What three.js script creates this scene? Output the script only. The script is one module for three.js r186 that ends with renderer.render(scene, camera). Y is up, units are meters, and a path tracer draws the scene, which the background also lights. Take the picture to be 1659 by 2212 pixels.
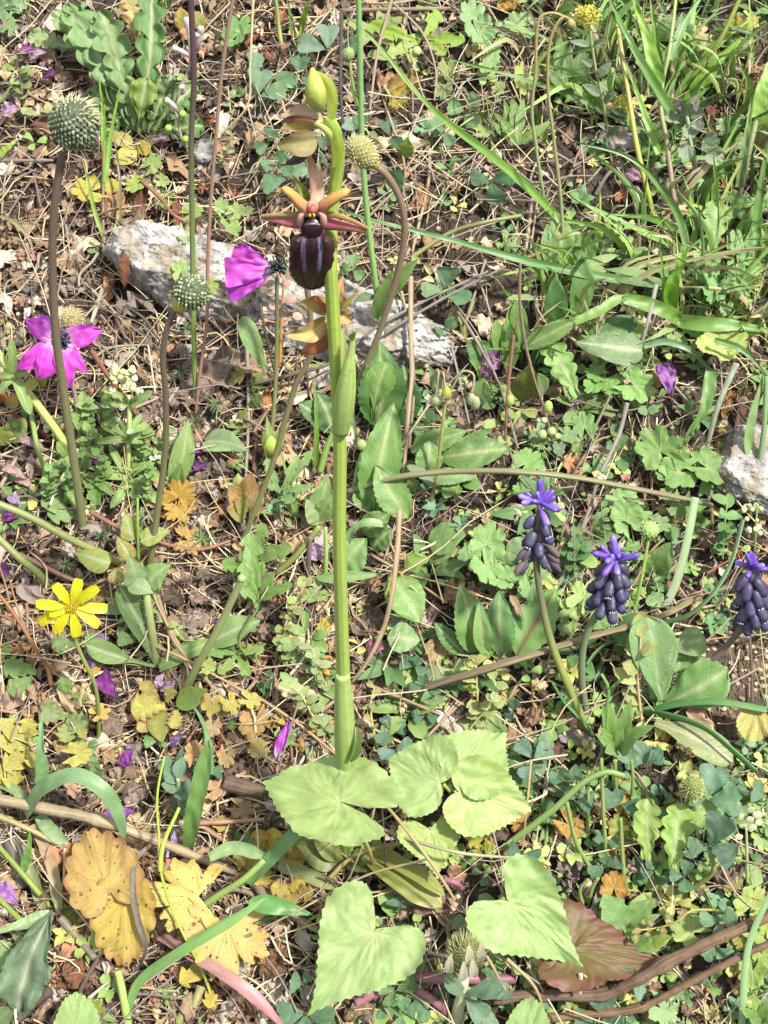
import * as THREE from 'three';
import { mergeGeometries } from 'three/addons/utils/BufferGeometryUtils.js';
import { createNoise3D } from 'simplex-noise';

// ---------------------------------------------------------------- camera, sky, sun, exposure
const scene = new THREE.Scene();
const PITCH = 40 * Math.PI / 180, FOV = 40;
const camera = new THREE.PerspectiveCamera(FOV, 0.75,0.02,60);
const EYE = new THREE.Vector3(0,0.181 + 0.45 * Math.sin(PITCH), 0.45 * Math.cos(PITCH));
camera.position.copy(EYE);
camera.lookAt(0,0.181,0);
const renderer = new THREE.WebGLRenderer({ antialias: true });
renderer.setSize(768,1024);
renderer.toneMapping = THREE.LinearToneMapping;
renderer.toneMappingExposure = 2.6;
renderer.shadowMap.enabled = true;
{ // hazy bright sky: air only, brightest round the veiled sun
  const W = 128, Hh = 64, d = new Float32Array(W * Hh * 4);
  for (let j = 0; j < Hh; j++) for (let i = 0; i < W; i++) {
    const el = (j + 0.5) / Hh * Math.PI - Math.PI / 2, k = (j * W + i) * 4;
    const t = Math.max(0, Math.sin(el));
    const b = 0.46 + 0.24 * t;
    d[k] = b * 0.97; d[k + 1] = b; d[k + 2] = b * 1.04; d[k + 3] = 1;
  }
  const sky = new THREE.DataTexture(d, W, Hh, THREE.RGBAFormat, THREE.FloatType);
  sky.mapping = THREE.EquirectangularReflectionMapping;
  sky.magFilter = THREE.LinearFilter; sky.needsUpdate = true;
  scene.background = sky; scene.environment = sky;
}
const sun = new THREE.DirectionalLight(new THREE.Color(1,0.95,0.86), 4.7);
sun.position.set(0.6,1.15,0.42);
sun.target.position.set(0,0.05,-0.05);
sun.castShadow = true; sun.shadow.radius = 9; sun.shadow.mapSize.set(2048,2048);
Object.assign(sun.shadow.camera, { left:-0.5, right:0.5,top:0.5, bottom:-0.5, near:0.1,far:3 });
sun.shadow.camera.updateProjectionMatrix();
scene.add(sun, sun.target);

// ---------------------------------------------------------------- random, noise, colour
let seed = 12345;
const rnd = () => { seed |= 0; seed = seed + 0x6D2B79F5 | 0; let t = Math.imul(seed ^ seed >>> 15,1 | seed); t = t + Math.imul(t ^ t >>> 7,61 | t) ^ t; return ((t ^ t >>> 14) >>> 0) / 4294967296; };
const rr = (a, b) => a + (b - a) * rnd();
const pick = a => a[Math.floor(rnd() * a.length)];
const noise3 = createNoise3D(rnd);
const V3 = (x, y, z) => new THREE.Vector3(x, y, z);
const clamp = (x, a = 0, b = 1) => Math.min(b, Math.max(a, x));
const lerp = (a, b, t) => a + (b - a) * t;
const sstep = (a, b, x) => { const t = clamp((x - a) / (b - a)); return t * t * (3 - 2 * t); };
const ALB = 0.56;                     // surface colours are this share of the brightness they show in full hazy sun
const colCache = {};
function C(hex) { if (hex.isColor) return hex; if (colCache[hex]) return colCache[hex]; const c = new THREE.Color(hex), l = 0.3 * c.r + 0.6 * c.g + 0.1 * c.b, q = 1.06; c.setRGB(Math.max(0.004, l + (c.r - l) * q), Math.max(0.004, l + (c.g - l) * q), Math.max(0.004, l + (c.b - l) * q)); if (c.g > c.r * 0.95 && c.g > c.b) { c.r *= 1.03; c.b *= 0.94; } return (colCache[hex] = c.multiplyScalar(ALB)); }
function vary(c, v = 0.12, hue = 0.04) { const k = 1 + rr(-v, v); return new THREE.Color(c.r * k * (1 + rr(-hue, hue)), c.g * k, c.b * k * (1 + rr(-hue * 2, hue * 2))); }

// ---------------------------------------------------------------- lens and terrain
const FPX = 1106 / Math.tan(FOV / 2 * Math.PI / 180);
const RIGHT = V3(1,0,0), UPC = V3(0, Math.cos(PITCH), -Math.sin(PITCH)), FWD = V3(0,-Math.sin(PITCH), -Math.cos(PITCH));
let ox = 0, oy = 0, sc = 1;           // reading frame of the survey numbers that follow
const use = (c, r) => { if (c === undefined) { ox = oy = 0; sc = 1; } else { ox = c * 547.5; oy = r === 3 ? 1647.7 : r * 547.5; sc = 0.34; } };
const useXY = (x, y, s) => { ox = x; oy = y; sc = s; };
const rayP = (X, Y) => FWD.clone().multiplyScalar(FPX).addScaledVector(RIGHT, X - 829.5).addScaledVector(UPC, 1106 - Y).normalize();
function H(x, z) {
  const far = Math.max(Math.abs(x), Math.abs(z + 0.1));
  const s = far < 1 ? 1 : 1 / far;
  let y = -z * 0.577 * s;
  y += 0.010 * noise3(x * 7, z * 7,3) + 0.0045 * noise3(x * 22, z * 22,9);
  if (far < 0.6) y += 0.0022 * noise3(x * 70, z * 70,1);
  return y;
}
function gpP(X, Y, h = 0) {           // where the sight line meets the ground raised by h metres
  const d = rayP(X, Y); let t = 0.12, prev = t;
  for (let i = 0; i < 400; i++) {
    const p = EYE.clone().addScaledVector(d, t);
    if (p.y - H(p.x, p.z) - h < 0) {
      let a = prev, b = t;
      for (let k = 0; k < 14; k++) { const m = (a + b) / 2, q = EYE.clone().addScaledVector(d, m); if (q.y - H(q.x, q.z) - h < 0) b = m; else a = m; }
      return EYE.clone().addScaledVector(d, (a + b) / 2);
    }
    prev = t; t += 0.006;
  }
  return EYE.clone().addScaledVector(d, 0.8);
}
const gp = (x, y, h = 0) => gpP(ox + x * sc, oy + y * sc, h / 1000);
let planeZ = 0, planeLean = 0, planeY = 0;  // upright plane a plant stands in
function stand(p, lean = 0) { planeZ = p.z; planeY = p.y; planeLean = lean; }
function V(x, y, dz = 0) {
  const d = rayP(ox + x * sc, oy + y * sc), z0 = planeZ + dz / 1000;
  // EYE.z + t d.z = z0 + lean (EYE.y + t d.y - planeY)
  const t = (z0 + planeLean * (EYE.y - planeY) - EYE.z) / (d.z - planeLean * d.y);
  return EYE.clone().addScaledVector(d, t);
}
const P3 = p => p.isVector3 ? p : gp(p[0], p[1], p[2] === undefined ? 8 : p[2]);
const mpp = p => p.clone().sub(EYE).dot(FWD) / FPX * sc;      // metres per survey unit at p
const toCam = p => EYE.clone().sub(p).normalize();
function project(p) { const q = p.clone().sub(EYE), dz = q.dot(FWD); return [829.5 + q.dot(RIGHT) / dz * FPX, 1106 - q.dot(UPC) / dz * FPX]; }

// ---------------------------------------------------------------- textures (colour, grain, veins)
function canvasTex(w, h, draw, srgb = true, wrap = true) {
  const c = document.createElement('canvas'); c.width = w; c.height = h;
  draw(c.getContext('2d'), w, h);
  const t = new THREE.CanvasTexture(c);
  if (srgb) t.colorSpace = THREE.SRGBColorSpace;
  if (wrap) t.wrapS = t.wrapT = THREE.RepeatWrapping;
  return t;
}
const grey = v => { const k = Math.round(clamp(v) * 255); return `rgb(${k},${k},${k})`; };
function speckle(x, w, h, n, r0, r1, lo, hi, a) { for (let i = 0; i < n; i++) { x.globalAlpha = a * rnd(); x.fillStyle = grey(rr(lo, hi)); x.beginPath(); x.ellipse(rnd() * w, rnd() * h, rr(r0, r1), rr(r0, r1), rnd() * 3,0,7); x.fill(); } x.globalAlpha = 1; }
function line(x, pts, w, col, a = 1) { x.globalAlpha = a; x.strokeStyle = col; x.lineWidth = w; x.lineCap = 'round'; x.beginPath(); x.moveTo(...pts[0]); for (let i = 1; i < pts.length; i++) x.lineTo(...pts[i]); x.stroke(); x.globalAlpha = 1; }
// u = along the leaf, v = across
function drawPinnate(x, w, h, base, vein, nv) {
  x.fillStyle = grey(base); x.fillRect(0,0, w, h);
  speckle(x, w, h, 900,2,9, base - 0.13, base + 0.1,0.5);
  const m = h / 2;
  for (let i = 0; i < nv; i++) for (const s of [-1,1]) {
    const u = (i + 0.4 + 0.2 * rnd()) / (nv + 1) * w; const pts = [];
    for (let k = 0; k <= 8; k++) pts.push([u + w * 0.2 * (k / 8) ** 0.8 + rr(-1.5,1.5), m + s * h * 0.48 * k / 8]);
    line(x, pts, 2.2, grey(vein), 0.75);
    for (let k = 1; k < 8; k++) { const p = pts[k], q = [p[0] + w / nv * rr(0.4,0.9), p[1] + s * h * rr(-0.02,0.09)]; line(x, [p, [(p[0] + q[0]) / 2 + rr(-3,3), (p[1] + q[1]) / 2 + rr(-3,3)], q],1.1, grey(vein), 0.5); }
  }
  line(x, [[0, m],[w * 0.97, m]],4.2, grey(vein + 0.04), 0.9);
}
function drawPalm(x, w, h, base, vein, cx, angs = [-2.2,-1.5,-0.95,-0.45,0,0.45,0.95,1.5,2.2]) {
  x.fillStyle = grey(base); x.fillRect(0,0, w, h);
  speckle(x, w, h, 1200,2,8, base - 0.14, base + 0.1,0.5);
  const o = [cx * w, h / 2];
  for (const a of angs) {
    const R = Math.abs(a) < 0.1 ? w * 0.7 : w * 0.5; const pts = [];
    for (let k = 0; k <= 10; k++) { const b = a * (1 - 0.12 * k / 10); pts.push([o[0] + R * k / 10 * Math.cos(b) + rr(-1,1), o[1] + R * k / 10 * Math.sin(b) + rr(-1,1)]); }
    line(x, pts, 2.6, grey(vein), 0.8);
    for (let k = 2; k < 10; k++) for (const s of [-1,1]) { const p = pts[k], b = a + s * rr(0.55,0.85), l = R * rr(0.12,0.26); const q = [p[0] + l * Math.cos(b), p[1] + l * Math.sin(b)]; line(x, [p, q],1.3, grey(vein), 0.55); for (let n = 0; n < 2; n++) line(x, [q, [q[0] + rr(-12,12), q[1] + rr(-12,12)]],0.9, grey(vein), 0.4); }
  }
}
const T = {};
T.pin = canvasTex(384,256, (x, w, h) => drawPinnate(x, w, h, 0.86,0.99,7));
T.pinB = canvasTex(384,256, (x, w, h) => drawPinnate(x, w, h, 0.55,0.3,7), false);
T.palm = canvasTex(384,384, (x, w, h) => drawPalm(x, w, h, 0.88,0.98,0.3));
T.palmB = canvasTex(384,384, (x, w, h) => drawPalm(x, w, h, 0.6,0.25,0.3), false);
T.fleck = canvasTex(384,256, (x, w, h) => { drawPinnate(x, w, h, 0.76,0.9,7); for (let i = 0; i < 130; i++) { x.globalAlpha = rr(0.4,0.95); x.fillStyle = '#fff'; x.beginPath(); x.ellipse(rr(0.1,0.95) * w, rr(0.1,0.9) * h, rr(2,9), rr(1,3.5), rr(-0.7,0.7), 0,7); x.fill(); } x.globalAlpha = 1; });
T.palmFleck = canvasTex(512,512, (x, w, h) => { drawPalm(x, w, h, 0.9,1,0.3,[-2,-0.85,0,0.85,2]); for (let i = 0; i < 520; i++) { const a = rnd() * w, b = rnd() * h; line(x, [[a, b],[a + rr(-16,16), b + rr(-16,16)],[a + rr(-26,26), b + rr(-26,26)]], rr(0.7,1.3), grey(1), 0.5); } for (let i = 0; i < 110; i++) { x.globalAlpha = rr(0.3,0.8); x.fillStyle = '#fff'; x.beginPath(); x.ellipse(rnd() * w, rnd() * h, rr(0.8,3), rr(0.8,3), rnd() * 3,0,7); x.fill(); } x.globalAlpha = 1; });
T.spot = canvasTex(384,384, (x, w, h) => {
  drawPalm(x, w, h, 0.9,0.97,0.3);
  for (let i = 0; i < 75; i++) { const px = rnd() * w, py = rnd() * h, r = rr(1,4.5) * (rnd() < 0.12 ? 2.2 : 1); x.globalAlpha = rr(0.35,0.9); x.fillStyle = pick(['#6b3d1c','#51321f','#8a5426']); for (let k = 0; k < 4; k++) { x.beginPath(); x.ellipse(px + rr(-r, r) * 0.6, py + rr(-r, r) * 0.6, r * rr(0.4,1), r * rr(0.4,1), rnd() * 3,0,7); x.fill(); } } x.globalAlpha = 1;
});
T.grass = canvasTex(256,64, (x, w, h) => { x.fillStyle = grey(0.88); x.fillRect(0,0, w, h); for (let i = 0; i < 34; i++) line(x, [[0, i * h / 34 + rr(-1,1)],[w, i * h / 34 + rr(-1,1)]], rr(0.6,1.6), grey(rr(0.72,1)), 0.6); speckle(x, w, h, 160,1,6,0.7,1,0.35); });
T.dead = canvasTex(256,256, (x, w, h) => { drawPinnate(x, w, h, 0.78,0.92,6); speckle(x, w, h, 500,1,10,0.35,1,0.4); speckle(x, w, h, 60,2,7,0.15,0.4,0.6); });
T.petal = canvasTex(256,128, (x, w, h) => { x.fillStyle = grey(0.93); x.fillRect(0,0, w, h); for (let i = 0; i < 46; i++) { const y = rnd() * h, d = rr(-14,14); line(x, [[0, h / 2 + (y - h / 2) * 0.4],[w * 0.5, y],[w, y + d]], rr(0.7,1.8), grey(rr(0.78,1)), 0.55); } });
T.bark = canvasTex(256,64, (x, w, h) => { x.fillStyle = grey(0.8); x.fillRect(0,0, w, h); for (let i = 0; i < 90; i++) { const y = rnd() * h, a = rnd() * w; line(x, [[a, y],[a + rr(20,110), y + rr(-2,2)]], rr(0.5,2), grey(rr(0.5,1)), 0.6); } speckle(x, w, h, 120,1,3,0.4,1,0.5); });
function noiseTex(n, f) { const d = new Uint8Array(n * n * 4); for (let j = 0; j < n; j++) for (let i = 0; i < n; i++) { const a = i / n * 2 * Math.PI, b = j / n * 2 * Math.PI; const c = f(Math.cos(a), Math.sin(a), b, i / n, j / n); const k = (j * n + i) * 4; d[k] = c[0]; d[k + 1] = c[1]; d[k + 2] = c[2]; d[k + 3] = 255; } const t = new THREE.DataTexture(d, n, n); t.magFilter = THREE.LinearFilter; t.wrapS = t.wrapT = THREE.RepeatWrapping; t.needsUpdate = true; return t; }
const fbm = (x, y, z, o = 4) => { let s = 0, a = 0.5; for (let i = 0; i < o; i++) { s += a * noise3(x, y, z); x *= 2.03; y *= 2.03; z *= 2.03; a *= 0.5; } return s; };
T.soil = noiseTex(512, (ca, sa, b, u, v) => {
  const n = fbm(u * 9, v * 9,2,5), m = noise3(u * 60, v * 60,5), g = noise3(u * 130, v * 130,8);
  let k = 0.5 + 0.5 * n + 0.14 * m + 0.12 * g; k = clamp(k);
  const c = [lerp(44,132, k), lerp(37,114, k), lerp(32,96, k)];
  if (g > 0.78) { c[0] += 50; c[1] += 45; c[2] += 38; }
  return c.map(q => clamp(q, 0,255));
}); T.soil.colorSpace = THREE.SRGBColorSpace;
T.soilB = noiseTex(512, (ca, sa, b, u, v) => { const k = clamp(0.5 + 0.4 * fbm(u * 40, v * 40,2,4) + 0.15 * noise3(u * 120, v * 120,4)) * 255; return [k, k, k]; });
T.rock = noiseTex(512, (ca, sa, b, u, v) => {
  const n = fbm(u * 5, v * 5,12,5), m = fbm(u * 22, v * 22,4,4), g = noise3(u * 110, v * 110,8);
  let k = clamp(0.62 + 0.6 * n + 0.16 * m + 0.05 * g), st = sstep(0.0,0.3, fbm(u * 4, v * 4,31,4)), li = sstep(0.34,0.5, fbm(u * 9, v * 9,55,4));
  const c = [lerp(95,235, k), lerp(93,233, k), lerp(90,230, k)];
  for (let i = 0; i < 3; i++) { c[i] = lerp(c[i],[150,130,100][i], st * 0.5); c[i] = lerp(c[i],[70,68,62][i], li * 0.6); }
  return c;
}); T.rock.colorSpace = THREE.SRGBColorSpace;
T.rockB = noiseTex(512, (ca, sa, b, u, v) => { const k = clamp(0.5 + 0.5 * fbm(u * 14, v * 14,12,6)) * 255; return [k, k, k]; });
T.fine = noiseTex(128, (ca, sa, b, u, v) => { const k = clamp(0.88 + 0.1 * noise3(u * 24, v * 24,2) + 0.07 * noise3(u * 50, v * 50,6)) * 255; return [k, k, k]; });

// ---------------------------------------------------------------- materials
const mk = (o) => new THREE.MeshPhysicalMaterial({ vertexColors: true, side: THREE.DoubleSide, roughness:0.62,ior:1.4, ...o });
const M = {
  pin: mk({ map: T.pin, bumpMap: T.pinB, bumpScale:0.0006, transmission:0.34, thickness:0, roughness:0.6 }),
  palm: mk({ map: T.palm, bumpMap: T.palmB, bumpScale:0.0004, transmission:0.34, thickness:0, roughness:0.62 }),
  heart: mk({ map: T.palmFleck, bumpMap: T.palmFleck, bumpScale:-0.0003, transmission:0.3, thickness:0, roughness:0.6 }),
  fleck: mk({ map: T.fleck, bumpMap: T.pinB, bumpScale:0.0006, transmission:0.28, thickness:0, roughness:0.55 }),
  spot: mk({ map: T.spot, bumpMap: T.palmB, bumpScale:0.0006, transmission:0.38, thickness:0, roughness:0.7 }),
  grass: mk({ map: T.grass, transmission:0.34, thickness:0, roughness:0.5 }),
  dead: mk({ map: T.dead, bumpMap: T.dead, bumpScale:0.0006, transmission:0.15, thickness:0, roughness:0.85 }),
  petal: mk({ map: T.petal, transmission:0.4, thickness:0, roughness:0.6 }),
  stem: mk({ map: T.fine, roughness:0.55, sheen:0.3, sheenRoughness:0.6 }),
  straw: mk({ map: T.bark, roughness:0.7 }),
  bark: mk({ map: T.bark, bumpMap: T.bark, bumpScale:0.0008, roughness:0.85 }),
  waxy: mk({ map: T.fine, roughness:0.48 }),
  stalk: mk({ map: T.grass, bumpMap: T.grass, bumpScale:0.00025, roughness:0.5 }),
  tepal: mk({ map: T.petal, bumpMap: T.petal, bumpScale:0.0003, roughness:0.6, sheen:0.3, sheenRoughness:0.5 }),
  lip: mk({ roughness:0.34, sheen:0.2, sheenRoughness:0.5, sheenColor: new THREE.Color(0.3,0.08,0.14) }),
  gloss: mk({ roughness:0.24 }),
  plain: mk({ roughness:0.75,map: T.fine }),
  fuzz: mk({ roughness:0.9, transmission:0.3, thickness:0 }),
  inst: new THREE.MeshStandardMaterial({ roughness:0.85, side: THREE.DoubleSide }),
  instLeaf: new THREE.MeshPhysicalMaterial({ roughness:0.7, side: THREE.DoubleSide, transmission:0.3, thickness:0 }),
  rock: new THREE.MeshStandardMaterial({ map: T.rock, bumpMap: T.rockB, bumpScale:0.0016, roughness:0.9, color: new THREE.Color(0.46,0.455,0.45) }),
  soil: new THREE.MeshStandardMaterial({ map: T.soil, bumpMap: T.soilB, bumpScale:0.004, roughness:0.97, color: new THREE.Color(0.44,0.43,0.42), vertexColors: true }),
};

// ---------------------------------------------------------------- objects
const names = {};
function numbered(n) { const k = names[n] = (names[n] ?? -1) + 1; return k ? `${n}_${String(k).padStart(3,'0')}` : n; }
let cur = null;
const marks = [];                     // things whose label is completed from what they lie beside
function info(o, label, category, group) { o.userData.label = label; o.userData.category = category; if (group) o.userData.group = group; }
function thing(name, label, category, at, group) {
  const o = new THREE.Group(); o.name = numbered(name); o.position.copy(P3(at)); scene.add(o); info(o, label, category, group); cur = o; cur.P = o.position.clone(); return o;
}
function part(name, geo, mat, label, parent = cur) {
  geo.translate(-cur.P.x, -cur.P.y, -cur.P.z);
  const m = new THREE.Mesh(geo, mat); m.name = name; m.castShadow = m.receiveShadow = true; if (label) m.userData.label = label; parent.add(m); return m;
}
function solo(name, label, category, geo, mat, group) {
  geo.computeBoundingBox(); const b = geo.boundingBox, p = V3((b.min.x + b.max.x) / 2, b.min.y, (b.min.z + b.max.z) / 2);
  geo.translate(-p.x, -p.y, -p.z);
  const m = new THREE.Mesh(geo, mat); m.name = numbered(name); m.position.copy(p); m.castShadow = m.receiveShadow = true; scene.add(m); info(m, label, category, group); return m;
}
// label completed at the end: phrase + where it stands
function beside(o, phrase) { if (phrase.split(' ').length > 7) return o; marks.push({ o, phrase }); return o; }

// ---------------------------------------------------------------- geometry: leaves, tubes, bodies
function buildGeo(pos, uv, col, idx) {
  const g = new THREE.BufferGeometry();
  g.setAttribute('position', new THREE.Float32BufferAttribute(pos, 3));
  g.setAttribute('uv', new THREE.Float32BufferAttribute(uv, 2));
  g.setAttribute('color', new THREE.Float32BufferAttribute(col, 3));
  g.setIndex(idx); g.computeVertexNormals(); return g;
}
const prof = {                        // half width along the leaf, 1 at its widest
  ell: t => Math.sin(Math.PI * Math.pow(t, 0.85)) ** 0.8,
  lance: t => Math.pow(Math.sin(Math.PI * Math.pow(t, 0.6)), 1.1),
  ovate: t => Math.sin(Math.PI * Math.pow(clamp(t + 0.03), 0.62)) ** 0.8,
  obov: t => Math.pow(Math.sin(Math.PI / 2 * Math.pow(t, 0.9)), 1.15) * (t < 0.8 ? 1 : Math.sqrt(Math.max(0.0,1 - ((t - 0.8) / 0.2) ** 2 * 0.8))),
  spoon: t => t < 0.3 ? 0.16 + 0.1 * t : (0.19 + 0.81 * sstep(0.26,0.72, t)) * (t > 0.72 ? Math.sqrt(Math.max(0,1 - ((t - 0.72) / 0.28) ** 2)) : 1),
  paddle: t => (0.3 + 0.7 * sstep(0.0,0.62, t)) * (t > 0.7 ? Math.sqrt(Math.max(0,1 - ((t - 0.7) / 0.3) ** 2.2)) : 1),
  strap: t => Math.min(1,0.7 + t) * (t > 0.75 ? Math.pow(1 - (t - 0.75) / 0.25,0.55) : 1),
  grass: t => (0.75 + 0.25 * Math.sin(Math.PI * Math.min(1, t * 1.6))) * Math.pow(1 - t, 0.42),
  flare: t => (0.12 + 0.88 * Math.pow(t, 0.85)) * (t > 0.93 ? 1 - (t - 0.93) * 2 : 1),
  ray: t => (0.45 + 0.55 * sstep(0,0.5, t)) * (t > 0.86 ? 1 - (t - 0.86) * 2.2 : 1),
  petal: t => Math.pow(Math.sin(Math.PI * (0.08 + 0.9 * Math.pow(t, 0.8))), 0.75),
};
const UPV = V3(0,1,0);
// kind: profile + margin; a = along, b = across, both scaled from the surveyed length and width
function leafGeo(B, T_, Wm, o = {}) {
  const ax = T_.clone().sub(B), L = ax.length(); ax.normalize();
  const up = o.up ?? 0.35, mid = B.clone().lerp(T_, 0.5);
  let N = o.N ? o.N.clone() : toCam(mid).multiplyScalar(1 - up).addScaledVector(UPV, up);
  let S = ax.clone().cross(N).normalize(); N = S.clone().cross(ax).normalize();
  const roll = (o.roll ?? rr(-14,14)) * Math.PI / 180; N.applyAxisAngle(ax, roll); S.applyAxisAngle(ax, roll);
  const pf = prof[o.p || 'ell'], nt = o.nt || 18, nw = o.nw || 4, td = o.td || 0, tn = o.tn || 8;
  const c1 = vary(C(o.c || '#88b060'), o.v ?? 0.1), c2 = o.c2 ? C(o.c2) : c1, ct = o.ct ? C(o.ct) : null, cb = o.cb ? C(o.cb) : null, cm = o.cm ? C(o.cm) : null;
  const arch = o.arch ?? 0.08, fold = o.fold ?? 0.15, wave = o.wave ?? 0.05, curve = o.curve ?? rr(-0.05,0.05), sd = rnd() * 100, notch = o.notch || 0, curl = o.curl || 0, rag = o.rag || 0, tw = (o.twist || 0) * Math.PI / 180;
  const pos = [], uv = [], col = [], idx = [];
  for (let i = 0; i <= nt; i++) {
    const t = i / nt; let w = Math.max(0.012, pf(t)) * Wm / 2;
    for (let j = -nw; j <= nw; j++) {
      const s = j / nw, e = Math.abs(s);
      let ww = w;
      if (td) { const ph = t * tn + (s > 0 ? 0.37 : 0); let sv = o.round ? Math.abs(Math.sin(Math.PI * ph)) ** 0.7 : (ph % 1); if (o.irr) sv = clamp(sv + o.irr * noise3(Math.floor(ph) * 3.7, s > 0 ? 2 : 6, sd)); if (o.saw) sv = 1 - (ph % 1); ww *= 1 - td * (1 - sv) * (o.deep ? 1 : e); }
      if (rag) ww *= 1 - rag * clamp(0.5 + 0.9 * noise3(t * 5, s > 0 ? 3 : 8, sd));
      let a = t; if (o.tipcurve) a = t * (1 - o.tipcurve * s * s * t); if (notch) a -= notch * t ** 6 * Math.max(0,1 - e * 2.6);
      if (o.sweep && td) a += o.sweep * e * (t < 0.9 ? 1 : 0);
      const b = s * ww;
      let n = arch * L * 4 * t * (1 - t) + fold * Math.abs(b) - (o.cup || 0) * b * b / Math.max(Wm, 1e-6) * 2;
      n += wave * Wm * noise3(t * 3.2 + sd, s * 1.3, sd) * (0.3 + e);
      if (o.ripple) n += o.ripple * Wm * Math.sin(t * 22 + sd) * e * e;
      if (curl) n += curl * L * t * t * t;
      const drop = (o.droop || 0) * L * t * t * t;
      let sx = b + curve * L * 4 * t * (1 - t), nn = n;
      if (tw) { const an = tw * t, cs = Math.cos(an), sn = Math.sin(an); nn = n + b * sn; sx = b * cs + curve * L * 4 * t * (1 - t); }
      const p = B.clone().addScaledVector(ax, a * L).addScaledVector(S, sx).addScaledVector(N, nn); p.y -= drop;
      pos.push(p.x, p.y, p.z); uv.push(t, 0.5 + s * 0.5 * (0.35 + 0.65 * pf(t)));
      let k = (o.ep || 3), f = Math.pow(e, k) * (o.c2 ? 1 : 0), r = c1.r, g = c1.g, bl = c1.b;
      if (o.blotch) f = Math.max(f, sstep(0.05,0.4, noise3(t * 2.6 + sd, s * 1.7, sd * 2)) * o.blotch);
      const mix = (cc, q) => { r = lerp(r, cc.r, q); g = lerp(g, cc.g, q); bl = lerp(bl, cc.b, q); };
      if (f) mix(c2, f); if (ct) mix(ct, sstep(o.t0 ?? 0.55,1, t)); if (cb) mix(cb, 1 - sstep(0, o.b1 ?? 0.4, t)); if (cm) mix(cm, Math.max(0,1 - e * 4));
      const q = 1 + 0.1 * noise3(t * 4, s * 2.5, sd + 7); col.push(r * q, g * q, bl * q);
    }
  }
  const st = nw * 2 + 1;
  for (let i = 0; i < nt; i++) for (let j = 0; j < nw * 2; j++) { const a = i * st + j; idx.push(a, a + 1, a + st, a + 1, a + st + 1, a + st); }
  return buildGeo(pos, uv, col, idx);
}
// star-shaped leaves seen from their stalk: outline as (along, across)
const outlines = {
  heart: () => spl([[0.02,0.015],[-0.08,0.2],[-0.2,0.48],[-0.2,0.78],[-0.06,0.97],[0.14,0.98],[0.38,0.72],[0.66,0.33],[0.87,0.09],[1,0]],64),
  wrap: () => spl([[0.02,0.02],[-0.28,0.08],[-0.56,0.3],[-0.5,0.62],[-0.2,0.92],[0.2,0.97],[0.55,0.66],[0.85,0.24],[1,0]],64),
  heart2: () => spl([[0.03,0.015],[-0.06,0.2],[-0.1,0.5],[0.02,0.84],[0.25,1],[0.5,0.84],[0.73,0.5],[0.9,0.2],[1,0]],64),
  kidney: () => spl([[0.04,0.02],[-0.22,0.2],[-0.3,0.6],[-0.05,0.94],[0.3,1],[0.65,0.78],[0.9,0.4],[1,0]],64),
  fan: () => spl([[0.0,0.02],[0.02,0.3],[0.12,0.68],[0.4,0.95],[0.7,0.85],[0.92,0.45],[1,0]],64),
};
function spl(p, n) { const c = new THREE.SplineCurve(p.map(q => new THREE.Vector2(...q))); return c.getSpacedPoints(n).map(q => [q.x, q.y]); }
const lobeFn = { // r by angle from the tip: lobes, depth, secondary teeth
  ger: th => { const k = Math.abs(Math.sin((th / 0.9 + 0.5) * Math.PI)); return (0.66 + 0.34 * Math.pow(k, 0.5)) * (1 - 0.09 * (1 - Math.abs(Math.sin(th * 3.49 * 2.2)))); },
  ivy: th => { const k = Math.abs(Math.cos(th / 1.15 * Math.PI / 1)); return (0.55 + 0.45 * Math.pow(k, 0.8)) * (1 - 0.06 * (th * 6 % 1)); },
  anem: th => { const k = Math.abs(Math.cos(th / 1.1 * Math.PI)); return (0.6 + 0.4 * Math.pow(k, 0.7)) * (1 - 0.2 * (1 - Math.abs(Math.cos(th * 8.6 + 0.3)))); },
};
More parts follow.
